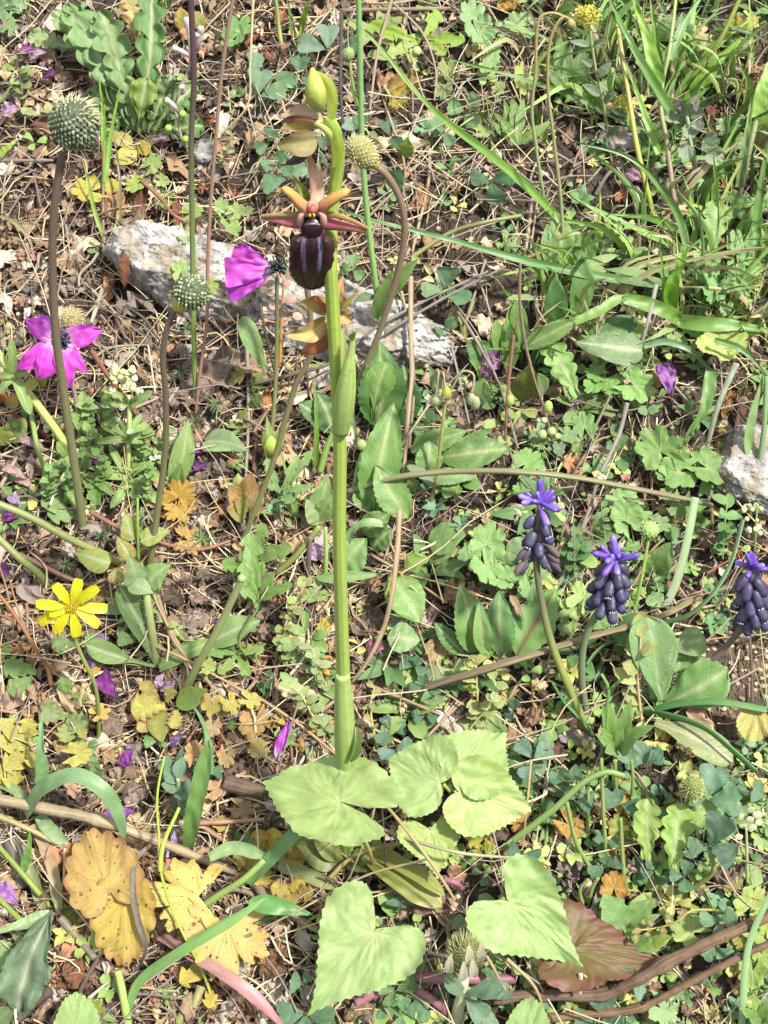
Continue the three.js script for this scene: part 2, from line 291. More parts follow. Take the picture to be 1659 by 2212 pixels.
function palmGeo(B, T_, Wm, o = {}) {
  const ax = T_.clone().sub(B), up = o.up ?? 0.35, mid = B.clone().lerp(T_, 0.5); let L = ax.length(); ax.normalize();
  let N = o.N ? o.N.clone() : toCam(mid).multiplyScalar(1 - up).addScaledVector(UPV, up);
  let S = ax.clone().cross(N).normalize(); N = S.clone().cross(ax).normalize();
  const roll = (o.roll ?? rr(-14,14)) * Math.PI / 180; N.applyAxisAngle(ax, roll); S.applyAxisAngle(ax, roll);
  let half;
  if (outlines[o.k]) half = outlines[o.k](); else { const f = lobeFn[o.k || 'ger'], span = o.span || 2.75, pole = o.pole ?? 0.32; half = []; for (let i = 0; i <= 72; i++) { const th = span * (1 - i / 72), r = f(th) * (i < 3 ? 0.5 + 0.25 * i : 1); half.push([pole + (1 - pole) * r * Math.cos(th), Math.max(0.008, r * Math.sin(th))]); } half[72][1] = 0; }
  const sd = rnd() * 100, td = o.td ?? 0.04, tn = o.tn ?? 15, n = half.length, full = [];
  const tooth = (i) => { if (!td || i < 4) return 1; const ph = i / n * tn; return 1 - td * (o.round ? 1 - Math.abs(Math.sin(Math.PI * ph)) : ph % 1); };
  const pole = o.k && outlines[o.k] ? 0.06 : (o.pole ?? 0.32);
  for (let i = 0; i < n; i++) { const q = tooth(i); full.push([half[i][0] - pole, half[i][1], q]); }
  for (let i = n - 2; i >= 0; i--) { const q = tooth(i + 0.4); full.push([half[i][0] - pole, -half[i][1], q]); }
  const nr = o.nr || 7, c1 = vary(C(o.c || '#98bd70'), o.v ?? 0.09), c2 = o.c2 ? C(o.c2) : c1, ct = o.ct ? C(o.ct) : null;
  const pos = [], uv = [], col = [], idx = [], m = full.length;
  const put = (a, b, e) => {
    const rad = Math.hypot(a - pole, b), th = Math.atan2(b, a - pole);
    let z = (o.cup ?? 0.08) * rad * rad + (o.fold ?? 0.1) * Math.abs(b) * 0.5 - (o.arch ?? 0.12) * Math.max(0, a - pole) ** 2 + (o.pleat ?? 0.03) * rad * Math.cos(th * 6.5) + (o.wave ?? 0.06) * rad * noise3(a * 2.4 + sd, b * 2.4, sd) + (o.pucker ?? 0.012) * noise3(a * 9 + sd, b * 9, sd);
    if (o.rim) z -= o.rim * Math.pow(e, 4);
    const p = B.clone().addScaledVector(ax, a * L).addScaledVector(S, b * Wm / 2).addScaledVector(N, z * L);
    pos.push(p.x, p.y, p.z); uv.push(clamp(0.3 + (a - pole) * 0.7,0.01,0.99), 0.5 + b * 0.48);
    let f = o.c2 ? Math.pow(e, o.ep || 3) : 0, r = c1.r, g = c1.g, bl = c1.b;
    if (o.blotch) f = Math.max(f * 0.9, sstep(0.0,0.4, noise3(a * 2.2 + sd, b * 2.2, sd * 2)) * o.blotch * (0.4 + 0.6 * e));
    if (o.c2) f *= clamp(0.75 + 0.5 * noise3(a * 3, b * 3, sd + 20));
    const mix = (cc, q) => { r = lerp(r, cc.r, q); g = lerp(g, cc.g, q); bl = lerp(bl, cc.b, q); };
    if (f) mix(c2, f); if (ct) mix(ct, sstep(o.t0 ?? 0.45,1, a)); if (o.cc) mix(C(o.cc), Math.max(0,1 - rad * 5) * 0.7);
    const q = 1 + 0.09 * noise3(a * 5, b * 5, sd + 7); col.push(r * q, g * q, bl * q);
  };
  put(pole, 0,0);
  for (let k = 1; k <= nr; k++) { const e = k / nr; const te = o.k && outlines[o.k] ? Math.pow(e, 7) : 1; for (const f of full) { const s = e * lerp(1, f[2], te); put(pole + f[0] * s, f[1] * s, e); } }
  for (let i = 0; i < m - 1; i++) { idx.push(0,1 + i, 2 + i); for (let k = 1; k < nr; k++) { const a = 1 + (k - 1) * m + i, b = a + m; idx.push(a, b, a + 1, a + 1, b, b + 1); } }
  return buildGeo(pos, uv, col, idx);
}
function tubeGeo(pts, r0, r1, o = {}) {
  const cv = new THREE.CatmullRomCurve3(pts, false, 'centripetal'), n = o.n || Math.max(3, pts.length * 5), k = o.k || 7, fr = cv.computeFrenetFrames(n);
  const pos = [], uv = [], col = [], idx = [], c1 = C(o.c || '#88a050'), c2 = o.c2 ? C(o.c2) : c1, sd = rnd() * 50, L = cv.getLength();
  for (let i = 0; i <= n; i++) {
    const t = i / n, p = cv.getPointAt(t); let r = lerp(r0, r1, t); if (o.rf) r *= o.rf(t);
    if (o.node) for (const q of o.node) r *= 1 + 0.35 * Math.exp(-(((t - q) * L / (r0 * 1.6)) ** 2));
    if (o.rough) r *= 1 + o.rough * noise3(t * L * 180,0, sd);
    for (let j = 0; j <= k; j++) {
      const a = j / k * Math.PI * 2, ca = Math.cos(a), sa = Math.sin(a), fl = o.flat || 1;
      let rj = r; if (o.groove) rj *= 1 + o.groove * Math.cos(a * o.gn);
      if (o.rough && j < k) rj *= 1 + o.rough * 0.7 * noise3(t * L * 90, j, sd + 5);
      const nx = fr.normals[i], bx = fr.binormals[i];
      pos.push(p.x + rj * (nx.x * ca + bx.x * sa * fl), p.y + rj * (nx.y * ca + bx.y * sa * fl), p.z + rj * (nx.z * ca + bx.z * sa * fl));
      uv.push(t * L * 30, j / k);
      const f = o.cf ? o.cf(t) : sstep(o.m0 ?? 0, o.m1 ?? 1, t), q = 1 + 0.1 * noise3(t * 9, j * 0.7, sd); col.push(lerp(c1.r, c2.r, f) * q, lerp(c1.g, c2.g, f) * q, lerp(c1.b, c2.b, f) * q);
    }
  }
  for (let i = 0; i < n; i++) for (let j = 0; j < k; j++) { const a = i * (k + 1) + j; idx.push(a, a + 1, a + k + 1, a + 1, a + k + 2, a + k + 1); }
  for (const [row, flip] of [[0,1],[n, 0]]) { const p = cv.getPointAt(row / n), ci = pos.length / 3; pos.push(p.x, p.y, p.z); uv.push(0,0); const b = row * (k + 1) * 3; col.push(col[b], col[b + 1], col[b + 2]); for (let j = 0; j < k; j++) { const a = row * (k + 1) + j; flip ? idx.push(ci, a + 1, a) : idx.push(ci, a, a + 1); } }
  return buildGeo(pos, uv, col, idx);
}
// a rounded body of revolution along an axis; prof(t) radius; bend sideways
function bodyGeo(A, B, rf, o = {}) {
  const n = o.n || 10, pts = []; const side = o.side || V3(0,0,0);
  for (let i = 0; i <= 4; i++) { const t = i / 4; pts.push(A.clone().lerp(B, t).addScaledVector(side, (o.bend || 0) * 4 * t * (1 - t))); }
  return tubeGeo(pts, 1,1,{ n, k: o.k || 8, rf, ...o });
}
const solidCol = (g, hex, v = 0) => { const n = g.attributes.position.count, a = new Float32Array(n * 3), c = v ? vary(C(hex), v) : C(hex); for (let i = 0; i < n; i++) { a[i * 3] = c.r; a[i * 3 + 1] = c.g; a[i * 3 + 2] = c.b; } g.setAttribute('color', new THREE.BufferAttribute(a, 3)); return g; };
function ball(p, r, hex, d = 10, sy = 1) { const g = new THREE.SphereGeometry(r, d, Math.round(d * 0.7)); g.scale(1, sy, 1); g.translate(p.x, p.y, p.z); return solidCol(g, hex); }
const merged = a => mergeGeometries(a.map(g => { const q = g.index ? g.toNonIndexed() : g; for (const k of Object.keys(q.attributes)) if (!['position','normal','uv','color'].includes(k)) q.deleteAttribute(k); return q; }), false);
// hairs on a stem as fine spikes
function hairs(pts, r, n, len, hex) {
  const cv = new THREE.CatmullRomCurve3(pts), g = [];
  for (let i = 0; i < n; i++) {
    const p = cv.getPointAt(rnd()), d = V3(rr(-1,1), rr(-0.3,0.5), rr(-1,1)).normalize(), q = new THREE.ConeGeometry(0.00007, len * rr(0.6,1.2), 3);
    q.translate(0, len * 0.5,0); q.applyQuaternion(new THREE.Quaternion().setFromUnitVectors(UPV, d)); q.translate(p.x + d.x * r * 0.9, p.y + d.y * r * 0.9, p.z + d.z * r * 0.9); g.push(solidCol(q, hex));
  }
  return merged(g);
}

// ---------------------------------------------------------------- shorthands for surveyed plants (sizes in survey units)
const opt = (o, d) => ({ ...d, ...o });
// grid leaf as part of the current thing; b,t = [x,y,height mm] or Vector3
function L(b, t, w, o = {}, name = 'leaf') { const B = P3(b), T_ = P3(t); return part(name, leafGeo(B, T_, w * mpp(B), o), o.m || M.pin, o.label); }
function PL(b, t, w, o = {}, name = 'leaf') { const B = P3(b), T_ = P3(t); return part(name, palmGeo(B, T_, w * mpp(B), o), o.m || M.palm, o.label); }
function ST(pts, w0, w1, o = {}, name = 'stem') { const q = pts.map(P3); return part(name, tubeGeo(q, w0 * mpp(q[0]) / 2, w1 * mpp(q[q.length - 1]) / 2, o), o.m || M.stem, o.label); }

// flat blade along a line of points
function ribbonGeo(pts, w, o = {}) {
  const cv = new THREE.CatmullRomCurve3(pts, false, 'centripetal'), n = o.n || Math.max(14, pts.length * 7), nw = 2, pf = typeof o.p === 'function' ? o.p : prof[o.p || 'grass'], up = o.up ?? 0.25, sd = rnd() * 90;
  const c1 = vary(C(o.c || '#86b058'), 0.07), c2 = o.c2 ? C(o.c2) : c1, pos = [], uv = [], col = [], idx = [], fold = o.fold ?? 0.35, tw = (o.twist || 0) * Math.PI / 180, r0 = (o.roll ?? rr(-25,25)) * Math.PI / 180; let Sp = null;
  for (let i = 0; i <= n; i++) {
    const t = i / n, p = cv.getPointAt(t), tg = cv.getTangentAt(t); let N = toCam(p).multiplyScalar(1 - up).addScaledVector(UPV, up);
    let S = tg.clone().cross(N).normalize(); if (Sp && Sp.dot(S) < 0) S.negate(); Sp = S.clone(); N = S.clone().cross(tg).normalize(); const a = r0 + tw * t; S.applyAxisAngle(tg, a); N.applyAxisAngle(tg, a);
    for (let j = -nw; j <= nw; j++) { const s = j / nw, ww = Math.max(0.02, pf(t)) * w / 2, b = s * ww * (1 + (o.td ? o.td * Math.abs(s) * (t * 14 % 1) : 0)), q = p.clone().addScaledVector(S, b).addScaledVector(N, fold * Math.abs(b) + 0.1 * w * noise3(t * 5, s, sd)); pos.push(q.x, q.y, q.z); uv.push(t * 1.5,0.5 + s * 0.5); const f = o.cf ? o.cf(t) : sstep(0.35,1, t), k = (1 + 0.09 * noise3(t * 7, s * 2, sd)) * (j === 0 ? 1.06 : 1); col.push(lerp(c1.r, c2.r, f) * k, lerp(c1.g, c2.g, f) * k, lerp(c1.b, c2.b, f) * k); }
  }
  const st = nw * 2 + 1; for (let i = 0; i < n; i++) for (let j = 0; j < nw * 2; j++) { const a = i * st + j; idx.push(a, a + 1, a + st, a + 1, a + st + 1, a + st); }
  return buildGeo(pos, uv, col, idx);
}
function RB(pts, w, o = {}, name = 'blade') { const q = pts.map(P3); return part(name, ribbonGeo(q, w * mpp(q[0]), o), o.m || M.grass, o.label); }
const dirv = a => [Math.cos(a * Math.PI / 180), Math.sin(a * Math.PI / 180)];
function named(name, phrase, cat, at, group, full) { if (phrase.split(' ').length > 7) full = 1; const t = thing(name, phrase, cat, at, group); if (!full) beside(t, phrase); return t; }
// grass plant: blades [[points], width, colour, options]
function grass(phrase, blades, full) { const b0 = blades[0][0]; const at = blades[0][4] || b0[0]; named('grass_plant', phrase, 'grass',[at[0], at[1],0],'grass plants', full); for (const [p, w, c, o] of blades) (o && o.stem ? ST(p, w, w * (o.taper ?? 0.8), { c, ...o },'stalk') : RB(p, w, { c, ...o })); }
// single leaf-bearing plants
const ht = () => rr(7,16);
function clover(list, c = '#739c74', o = {}) {
  let cx = 0, cy = 0; for (const q of list) { cx += q[0]; cy += q[1]; } cx /= list.length; cy /= list.length; if (o.at) [cx, cy] = o.at; const h = o.h ?? ht();
  named('clover_plant', o.phrase || 'blue-green clover leaf','clover',[cx, cy + 40,0],'clover plants');
  const J = gp(cx, cy, h);
  for (const [x, y, w, a, cc] of list) { let dx = x - cx, dy = y - cy, d = Math.hypot(dx, dy); if (a !== undefined || d < 6) { [dx, dy] = dirv(a ?? rr(-150,-30)); d = 1; } dx /= d; dy /= d; const near = Math.max(0, Math.hypot(x - cx, y - cy) - w * 0.55); const bx = list.length > 1 && near < w * 0.5 ? cx + dx * w * 0.05 : x - dx * w * 0.52, by = list.length > 1 && near < w * 0.5 ? cy + dy * w * 0.05 : y - dy * w * 0.52; const hh = h + rr(-2,4); L([bx, by, hh],[x + dx * w * 0.5, y + dy * w * 0.5, hh + rr(-1,5)], w * 0.98,{ p:'obov',c: cc || c, notch:0.09, fold:0.28, arch:0.04,nt:14,nw:4, wave:0.05,v:0.12,m: M.pin, cm: null, roll: rr(-24,24) },'leaflet'); }
  ST([gp(cx + rr(-12,12), cy + rr(30,70), 0), gp(cx + rr(-4,4), cy + 16, h * 0.6), J],9 / sc * 0.34,7 / sc * 0.34,{ c:'#93aa72',n:8,k:5 });
}
// crenate leaves [x, y, width, angle of the tip, colour]
function crenate(list, phrase = 'bright green round-lobed leaf', o = {}) {
  const f = o.foot || [list[0][0] + rr(-30,30), list[0][1] + 90]; named('round_lobed_plant', phrase, 'plant',[f[0], f[1],0],'plants with round-lobed leaves', o.full);
  for (const [x, y, w, a = rr(-160,-20), c = '#98c573', k = 'ger'] of list) { const [dx, dy] = dirv(a), h = o.h ?? rr(8,18), B = [x - dx * w * 0.38, y - dy * w * 0.38, h], E = [x + dx * w * 0.56, y + dy * w * 0.56, h + rr(-2,3)];
    if (k === 'lob') L([x - dx * w * 1.05, y - dy * w * 1.05, h],[x + dx * w * 1.05, y + dy * w * 1.05, h + 4], w, { p:'paddle', c, td:0.42,tn:5, round:1, deep:1,nt:44,nw:5, fold:0.1, wave:0.08,cm:'#c4dc9c',m: M.pin, roll: rr(-16,16) });
    else PL(B, E, w, { k: k === 'ger' ? 'ger' : k, c, cup:0.1,td: k === 'ger' ? 0 : 0.06, round:1, roll: rr(-18,18), cc:'#c6dc9a',m: o.m || M.palm, c2: o.c2, blotch: o.blotch });
    ST([gp(f[0], f[1],0), gp(lerp(f[0], B[0],0.6), lerp(f[1], B[1],0.6), h * 0.7), gp(B[0], B[1], h - 0.3)],8 / sc * 0.34,6 / sc * 0.34,{ c:'#a0ab72',n:8,k:5 },'stalk'); }
}
// plants of plain or toothed leaves [base x, y, tip x, y, width, colour, options]
function leafy(name, phrase, cat, foot, leaves, dflt = {}, full, group) { named(name, phrase, cat, [foot[0], foot[1],0], group, full); for (const [bx, by, tx, ty, w, c, o = {}] of leaves) L([bx, by, o.h ?? dflt.h ?? rr(4,9)],[tx, ty, o.ht ?? dflt.ht ?? rr(10,20)], w, { c, ...dflt, ...o }); }
const CUT = { p:'paddle',td:0.55,tn:2.4,saw:1, deep:1,nt:40,nw:5, fold:0.25, arch:0.06 };   // lobed segments of anemone-like leaves
const TOOTH = { p:'spoon',td:0.12,tn:11,nt:44,nw:5, fold:0.2, arch:0.1,cm:'#c2d79a' };
const PIN = { p:'paddle',td:0.6,tn:6.5, round:1,irr:0.45, deep:1,nt:72,nw:5, fold:0.3, arch:0.1, sweep:0.04, ripple:0.1, wave:0.16,cm:'#c8d8a4' };
function dead(x, y, tx, ty, w, c = '#9c7a5c', phrase = 'curled brown dead leaf', o = {}) { const B = gp(x, y, o.h ?? rr(2,6)), E = gp(tx, ty, o.ht ?? rr(3,10)); beside(solo('dead_leaf', phrase, 'dead leaf', leafGeo(B, E, w * mpp(B), { p: pick(['ovate','ell','petal']), c, c2: o.c2,nt:26,nw:6, wave:0.26, arch: rr(-0.1,0.22), fold: rr(-0.2,0.4), rag:0.38, curl: rr(-0.1,0.3), ripple:0.06, roll: rr(-30,30), v:0.12, ...o }), o.m || M.dead, 'fallen dead leaves'), phrase); }
function fallen(x, y, tx, ty, w, c, phrase, o = {}) { const B = gp(x, y, o.h ?? 7), E = gp(tx, ty, o.ht ?? 11); beside(solo('fallen_petal', phrase, 'petal', leafGeo(B, E, w * mpp(B), { p:'petal', c, nt:18,nw:6, wave:0.2, fold:0.3, arch:0.15,v:0.05, ...o }), M.petal, 'fallen petals'), phrase); }
function straw(pts, w, c = '#c6b08e', phrase = 'dry straw', o = {}) { const q = pts.map((p, i) => P3(p.length > 2 ? p : [p[0], p[1],6 + 5 * noise3(p[0] * 0.01, p[1] * 0.01, i)])); const k = mpp(q[0]); beside(solo('dry_straw', phrase, 'straw', tubeGeo(q, w * k / 2, w * k * 0.36,{ c, n:10 + pts.length * 8,k:6, rough:0.12, ...o }), o.m || M.straw, 'dry straws'), phrase); }
// feathery tuft of narrow leaflets
function feather(x, y, r, c = '#84a06e', phrase = 'small feathery green tuft') { named('feathery_plant', phrase, 'plant',[x, y + r, 0],'feathery seedlings'); const J = gp(x, y, 8), k = mpp(J); ST([gp(x + rr(-9,9), y + r * 1.5,0), J],12,9,{ c:'#9aa578',n:5,k:5 }); for (let i = 0; i < 16; i++) { const a = rr(0,360), [dx, dy] = dirv(a), l = r * rr(0.6,1.1); L([x, y, 8],[x + dx * l, y + dy * l * 0.8, rr(8,15)], r * 0.16,{ p:'lance', c, nt:6,nw:1, arch:0.1 },'leaflet'); } }
// upright stem with small leaves on both sides
function sprig(pts, w, c, lc, lw, n, phrase, o = {}) { const q = pts.map(p => P3(p)); named('small_leaved_plant', phrase, 'plant', q[0],'small-leaved sprigs'); part('stem', tubeGeo(q, w * mpp(q[0]) / 2, w * mpp(q[0]) * 0.3,{ c, n:20,k:6 }), M.stem); const cv = new THREE.CatmullRomCurve3(q), k = mpp(q[0]); for (let i = 0; i < n; i++) { const p = cv.getPointAt(lerp(0.12,1, i / Math.max(1, n - 1))), a = rr(0,6.28), d = V3(Math.cos(a), rr(-0.1,0.6), Math.sin(a) * 0.7).normalize(); part('leaf', leafGeo(p, p.clone().addScaledVector(d, lw * rr(0.9,1.7) * k), lw * k, { p: o.p || pick(['paddle','ell']), c: vary(C(lc), 0.15), nt:10,nw:3,td: o.td ?? 0.3,tn:3, round:1,up:0.5 }), M.pin); } }
function discs(list, r, c, name, sq = 0.25) { for (const [x, y, dz = 0] of list) { const p = V(x, y, dz), k = mpp(p), g = new THREE.SphereGeometry(r * k * rr(0.85,1.1), 12,8); g.scale(1.1,0.85, sq); g.rotateX(-0.6 + rr(-0.3,0.3)); g.rotateZ(rr(-0.6,0.6)); g.translate(p.x, p.y, p.z); part(name, solidCol(g, c, 0.12), M.petal); } }
function PLm(label, foot, b, t, w, o) { thing('dying_lobed_plant', label, 'plant',[foot[0], foot[1],0]); PL(b, t, w, { td:0.08,tn:13,cup:0.05, ...o }); ST([[foot[0], foot[1],0],[(foot[0] + b[0]) / 2 + 10, (foot[1] + b[1]) / 2, b[2] * 0.6],[b[0], b[1], b[2] - 0.4]],9 / sc * 0.34 * 1.4,9 / sc * 0.34,{ c:'#b8a866',n:8 },'stalk'); }

// ================================================================ ground, rocks, litter
{
  const axis = (c, dense, step, far) => { const a = []; for (let v = -dense; v <= dense; v += step) a.push(c + v); let s = step; for (let v = dense + step; v < far; v += s) { a.push(c + v); a.unshift(c - v); s *= 1.3; } return a; };
  const xs = axis(0,0.26,0.0026,6), zs = axis(-0.1,0.34,0.0026,6), pos = [], uv = [], col = [], idx = [], w = xs.length;
  for (const z of zs) for (const x of xs) {
    const y = H(x, z); pos.push(x, y + 0.0012 * noise3(x * 190, z * 190,4), z); uv.push(x * 7, z * 7);
    const [X, Y] = project(V3(x, y, z)); const s = Math.exp(-(((X - 1590) / 150) ** 2) - (((Y - 1480) / 170) ** 2));   // sandy bare patch
    const q = 1 + 0.18 * noise3(x * 14, z * 14,33);
    col.push(lerp(0.62,1.55, s) * q, lerp(0.58,1.45, s) * q, lerp(0.55,1.3, s) * q);
  }
  for (let j = 0; j < zs.length - 1; j++) for (let i = 0; i < w - 1; i++) { const a = j * w + i; idx.push(a, a + w, a + 1, a + 1, a + w, a + w + 1); }
  const g = buildGeo(pos, uv, col, idx), m = new THREE.Mesh(g, M.soil); m.name = 'ground'; m.receiveShadow = true; m.userData.kind = 'structure'; scene.add(m);
}
// a weathered stone: rounded polyhedron cut by planes, roughened
function stoneGeo(c, ax, planes, o = {}) {
  const g = new THREE.IcosahedronGeometry(1, o.d || 40), p = g.attributes.position, v = V3(0,0,0), sd = o.sd || rnd() * 90, uv = new Float32Array(p.count * 2);
  const size = (ax[0].length() + ax[1].length() + ax[2].length()) / 3;
  for (let i = 0; i < p.count; i++) {
    v.fromBufferAttribute(p, i).normalize(); let r = 1.02;
    for (const q of planes) { const d = v.dot(q.n); if (d > 0.02) r = Math.min(r, q.k / d); }
    const ro = o.rough ?? 0.1;
    r *= 1 + ro * fbm(v.x * 2.2 + sd, v.y * 2.2, v.z * 2.2,5) + ro * 0.35 * Math.abs(noise3(v.x * 7 + sd, v.y * 7, v.z * 7));
    const P = V3(0,0,0).addScaledVector(ax[0], v.x * r).addScaledVector(ax[1], v.y * r).addScaledVector(ax[2], v.z * r).add(c);
    p.setXYZ(i, P.x, P.y, P.z); const s = 1 / 0.06; uv[i * 2] = P.x * s; uv[i * 2 + 1] = (P.z - P.y) * s * 0.8;
  }
  g.setAttribute('uv', new THREE.BufferAttribute(uv, 2)); g.computeVertexNormals();
  const q = mergeVerticesByPos(g); return q;
}
function mergeVerticesByPos(g) { // smooth normals over the shared corners
  const p = g.attributes.position, n = g.attributes.normal, map = new Map();
  for (let i = 0; i < p.count; i++) { const k = `${Math.round(p.getX(i) * 1e6)},${Math.round(p.getY(i) * 1e6)},${Math.round(p.getZ(i) * 1e6)}`; const a = map.get(k) || V3(0,0,0); a.x += n.getX(i); a.y += n.getY(i); a.z += n.getZ(i); map.set(k, a); }
  for (let i = 0; i < p.count; i++) { const k = `${Math.round(p.getX(i) * 1e6)},${Math.round(p.getY(i) * 1e6)},${Math.round(p.getZ(i) * 1e6)}`; const a = map.get(k).clone().normalize(); n.setXYZ(i, a.x, a.y, a.z); }
  return g;
}
const NRM = V3(0,0.866,0.5), UPH = V3(0,0.5,-0.866);   // the bank's own normal and uphill
function planesOf(n, s, k0 = 0.68, k1 = 0.95) { const a = []; for (let i = 0; i < n; i++) { const v = V3(noise3(i * 3.1, s, 1), noise3(i * 3.1, s, 7), noise3(i * 3.1, s, 13)).normalize(); a.push({ n: v, k: lerp(k0, k1,0.5 + 0.5 * noise3(i * 1.7, s, 20)) }); } return a; }
use();
{
  const blk = (x, y, len, wid, hgt, ang, h, s, o) => { const c = gp(x, y, h), k = mpp(c), a = ang * Math.PI / 180; const e0 = RIGHT.clone().multiplyScalar(Math.cos(a)).addScaledVector(UPH, -Math.sin(a)), e1 = NRM.clone(), e2 = e1.clone().cross(e0); return stoneGeo(c, [e0.multiplyScalar(len * k / 2), e1.multiplyScalar(hgt / 1000), e2.multiplyScalar(wid * k / 2)],[...planesOf(9, s), { n: V3(0,1,0), k:0.62 },{ n: V3(0.1,0.25,0.95).normalize(), k:0.72 }], o); };
  const big = merged([blk(425,618,400,200,42,13,3,3,{ rough:0.11 }), blk(745,690,470,190,22,18,0,11,{ rough:0.17 })]);
  solo('limestone_rock','large pale grey limestone rock half buried in the bank behind the dark orchid','rock', big, M.rock);
  solo('limestone_rock','grey pitted rock cut by the picture edge above the grape hyacinths','rock', blk(1650,1010,200,260,16,-70,2,21,{ rough:0.12 }), M.rock);
  const pk = (x, y, l, w, h, a, s, label, tint) => { const m = M.rock.clone(); m.color = new THREE.Color(...tint); solo('pebble', label, 'pebble', blk(x, y, l, w, h, a, h * 0.3, s, { d:14, rough:0.06 }), m); };
  pk(1240,1592,88,62,5,20,31,'rounded dark grey pebble under the stems of the grape hyacinths',[0.3,0.29,0.29]);
  pk(1000,1565,150,85,5,25,37,'pale whitish stone just behind the topmost heart-shaped leaf',[0.62,0.6,0.57]);
  pk(445,330,62,60,6,60,41,'small grey stone between two thin stems in the upper left litter',[0.3,0.3,0.31]);
  pk(395,955,130,70,4,5,45,'flat pale stone below the rock with purple petals on it',[0.55,0.5,0.46]);
  pk(1440,130,80,70,5,0,47,'greyish stone beside the stem of the yellow flower heads',[0.42,0.4,0.39]);
  pk(1345,300,100,75,6,0,49,'purplish grey stone in dry litter under the upper grass',[0.38,0.35,0.35]);
  pk(1450,490,60,50,5,30,51,'small rosy grey stone at the foot of tall grass',[0.42,0.36,0.36]);
}
function toFrame(X, Y) { const p = gpP(X, Y, 0); return p; }
const bareAt = [[1060,240,210,230,0.75],[250,720,230,150,1],[60,560,130,130,0.9],[1590,1470,120,130,1],[880,330,160,190,0.7],[1290,420,150,130,0.8],[330,1250,230,150,0.6],[500,1600,220,220,0.45],[380,1950,260,200,0.5],[650,620,350,120,0.8]];
const bare = (X, Y) => { let b = 0; for (const [x, y, a, c, k] of bareAt) b = Math.max(b, k * Math.exp(-(((X - x) / a) ** 2) - (((Y - y) / c) ** 2))); return b; };
const bigRock = (X, Y) => { const t = (X - 250) / 740; if (t < 0 || t > 1) return false; const m = lerp(570,730, t); return Math.abs(Y - m) < 78; };
const lush = (X, Y) => clamp(0.12 + 0.75 * sstep(620,1050, X) + 0.35 * sstep(1500,1900, Y) * sstep(700,1000, X) + 0.3 * Math.exp(-(((X - 320) / 300) ** 2) - (((Y - 1000) / 160) ** 2)));
const noLitter = (X, Y) => rnd() < 0.8 * lush(X, Y);
function scatter(name, label, category, n, geos, mat, place) {
  const per = geos.map(() => []);
  for (let i = 0; i < n * 3 && per.reduce((a, b) => a + b.length, 0) < n; i++) { const X = rr(-330,1990), Y = rr(-260,2520), q = place(X, Y); if (q) per[Math.floor(rnd() * geos.length)].push(q); }
  const root = new THREE.Group(); root.name = name; root.userData.kind = 'stuff'; root.userData.label = label; root.userData.category = category;
  geos.forEach((g, k) => {
    if (!per[k].length) return;
    const m = new THREE.InstancedMesh(g, mat, per[k].length); m.name = name + '_mass'; m.userData.kind = 'stuff';
    per[k].forEach((q, i) => { m.setMatrixAt(i, q.m); m.setColorAt(i, q.c); }); m.castShadow = m.receiveShadow = true; root.add(m);
  });
  scene.add(root); return root;
}
function lay(p, yaw, tilt, sx, sy = sx, sz = sx, onSlope = 1) {
  const n = UPV.clone().lerp(NRM, onSlope); n.x += rr(-tilt, tilt); n.z += rr(-tilt, tilt); n.normalize();
  const q = new THREE.Quaternion().setFromUnitVectors(UPV, n).multiply(new THREE.Quaternion().setFromAxisAngle(UPV, yaw));
  return new THREE.Matrix4().compose(p, q, V3(sx, sy, sz));
}
const noCol = g => { g.deleteAttribute('color'); return g; };
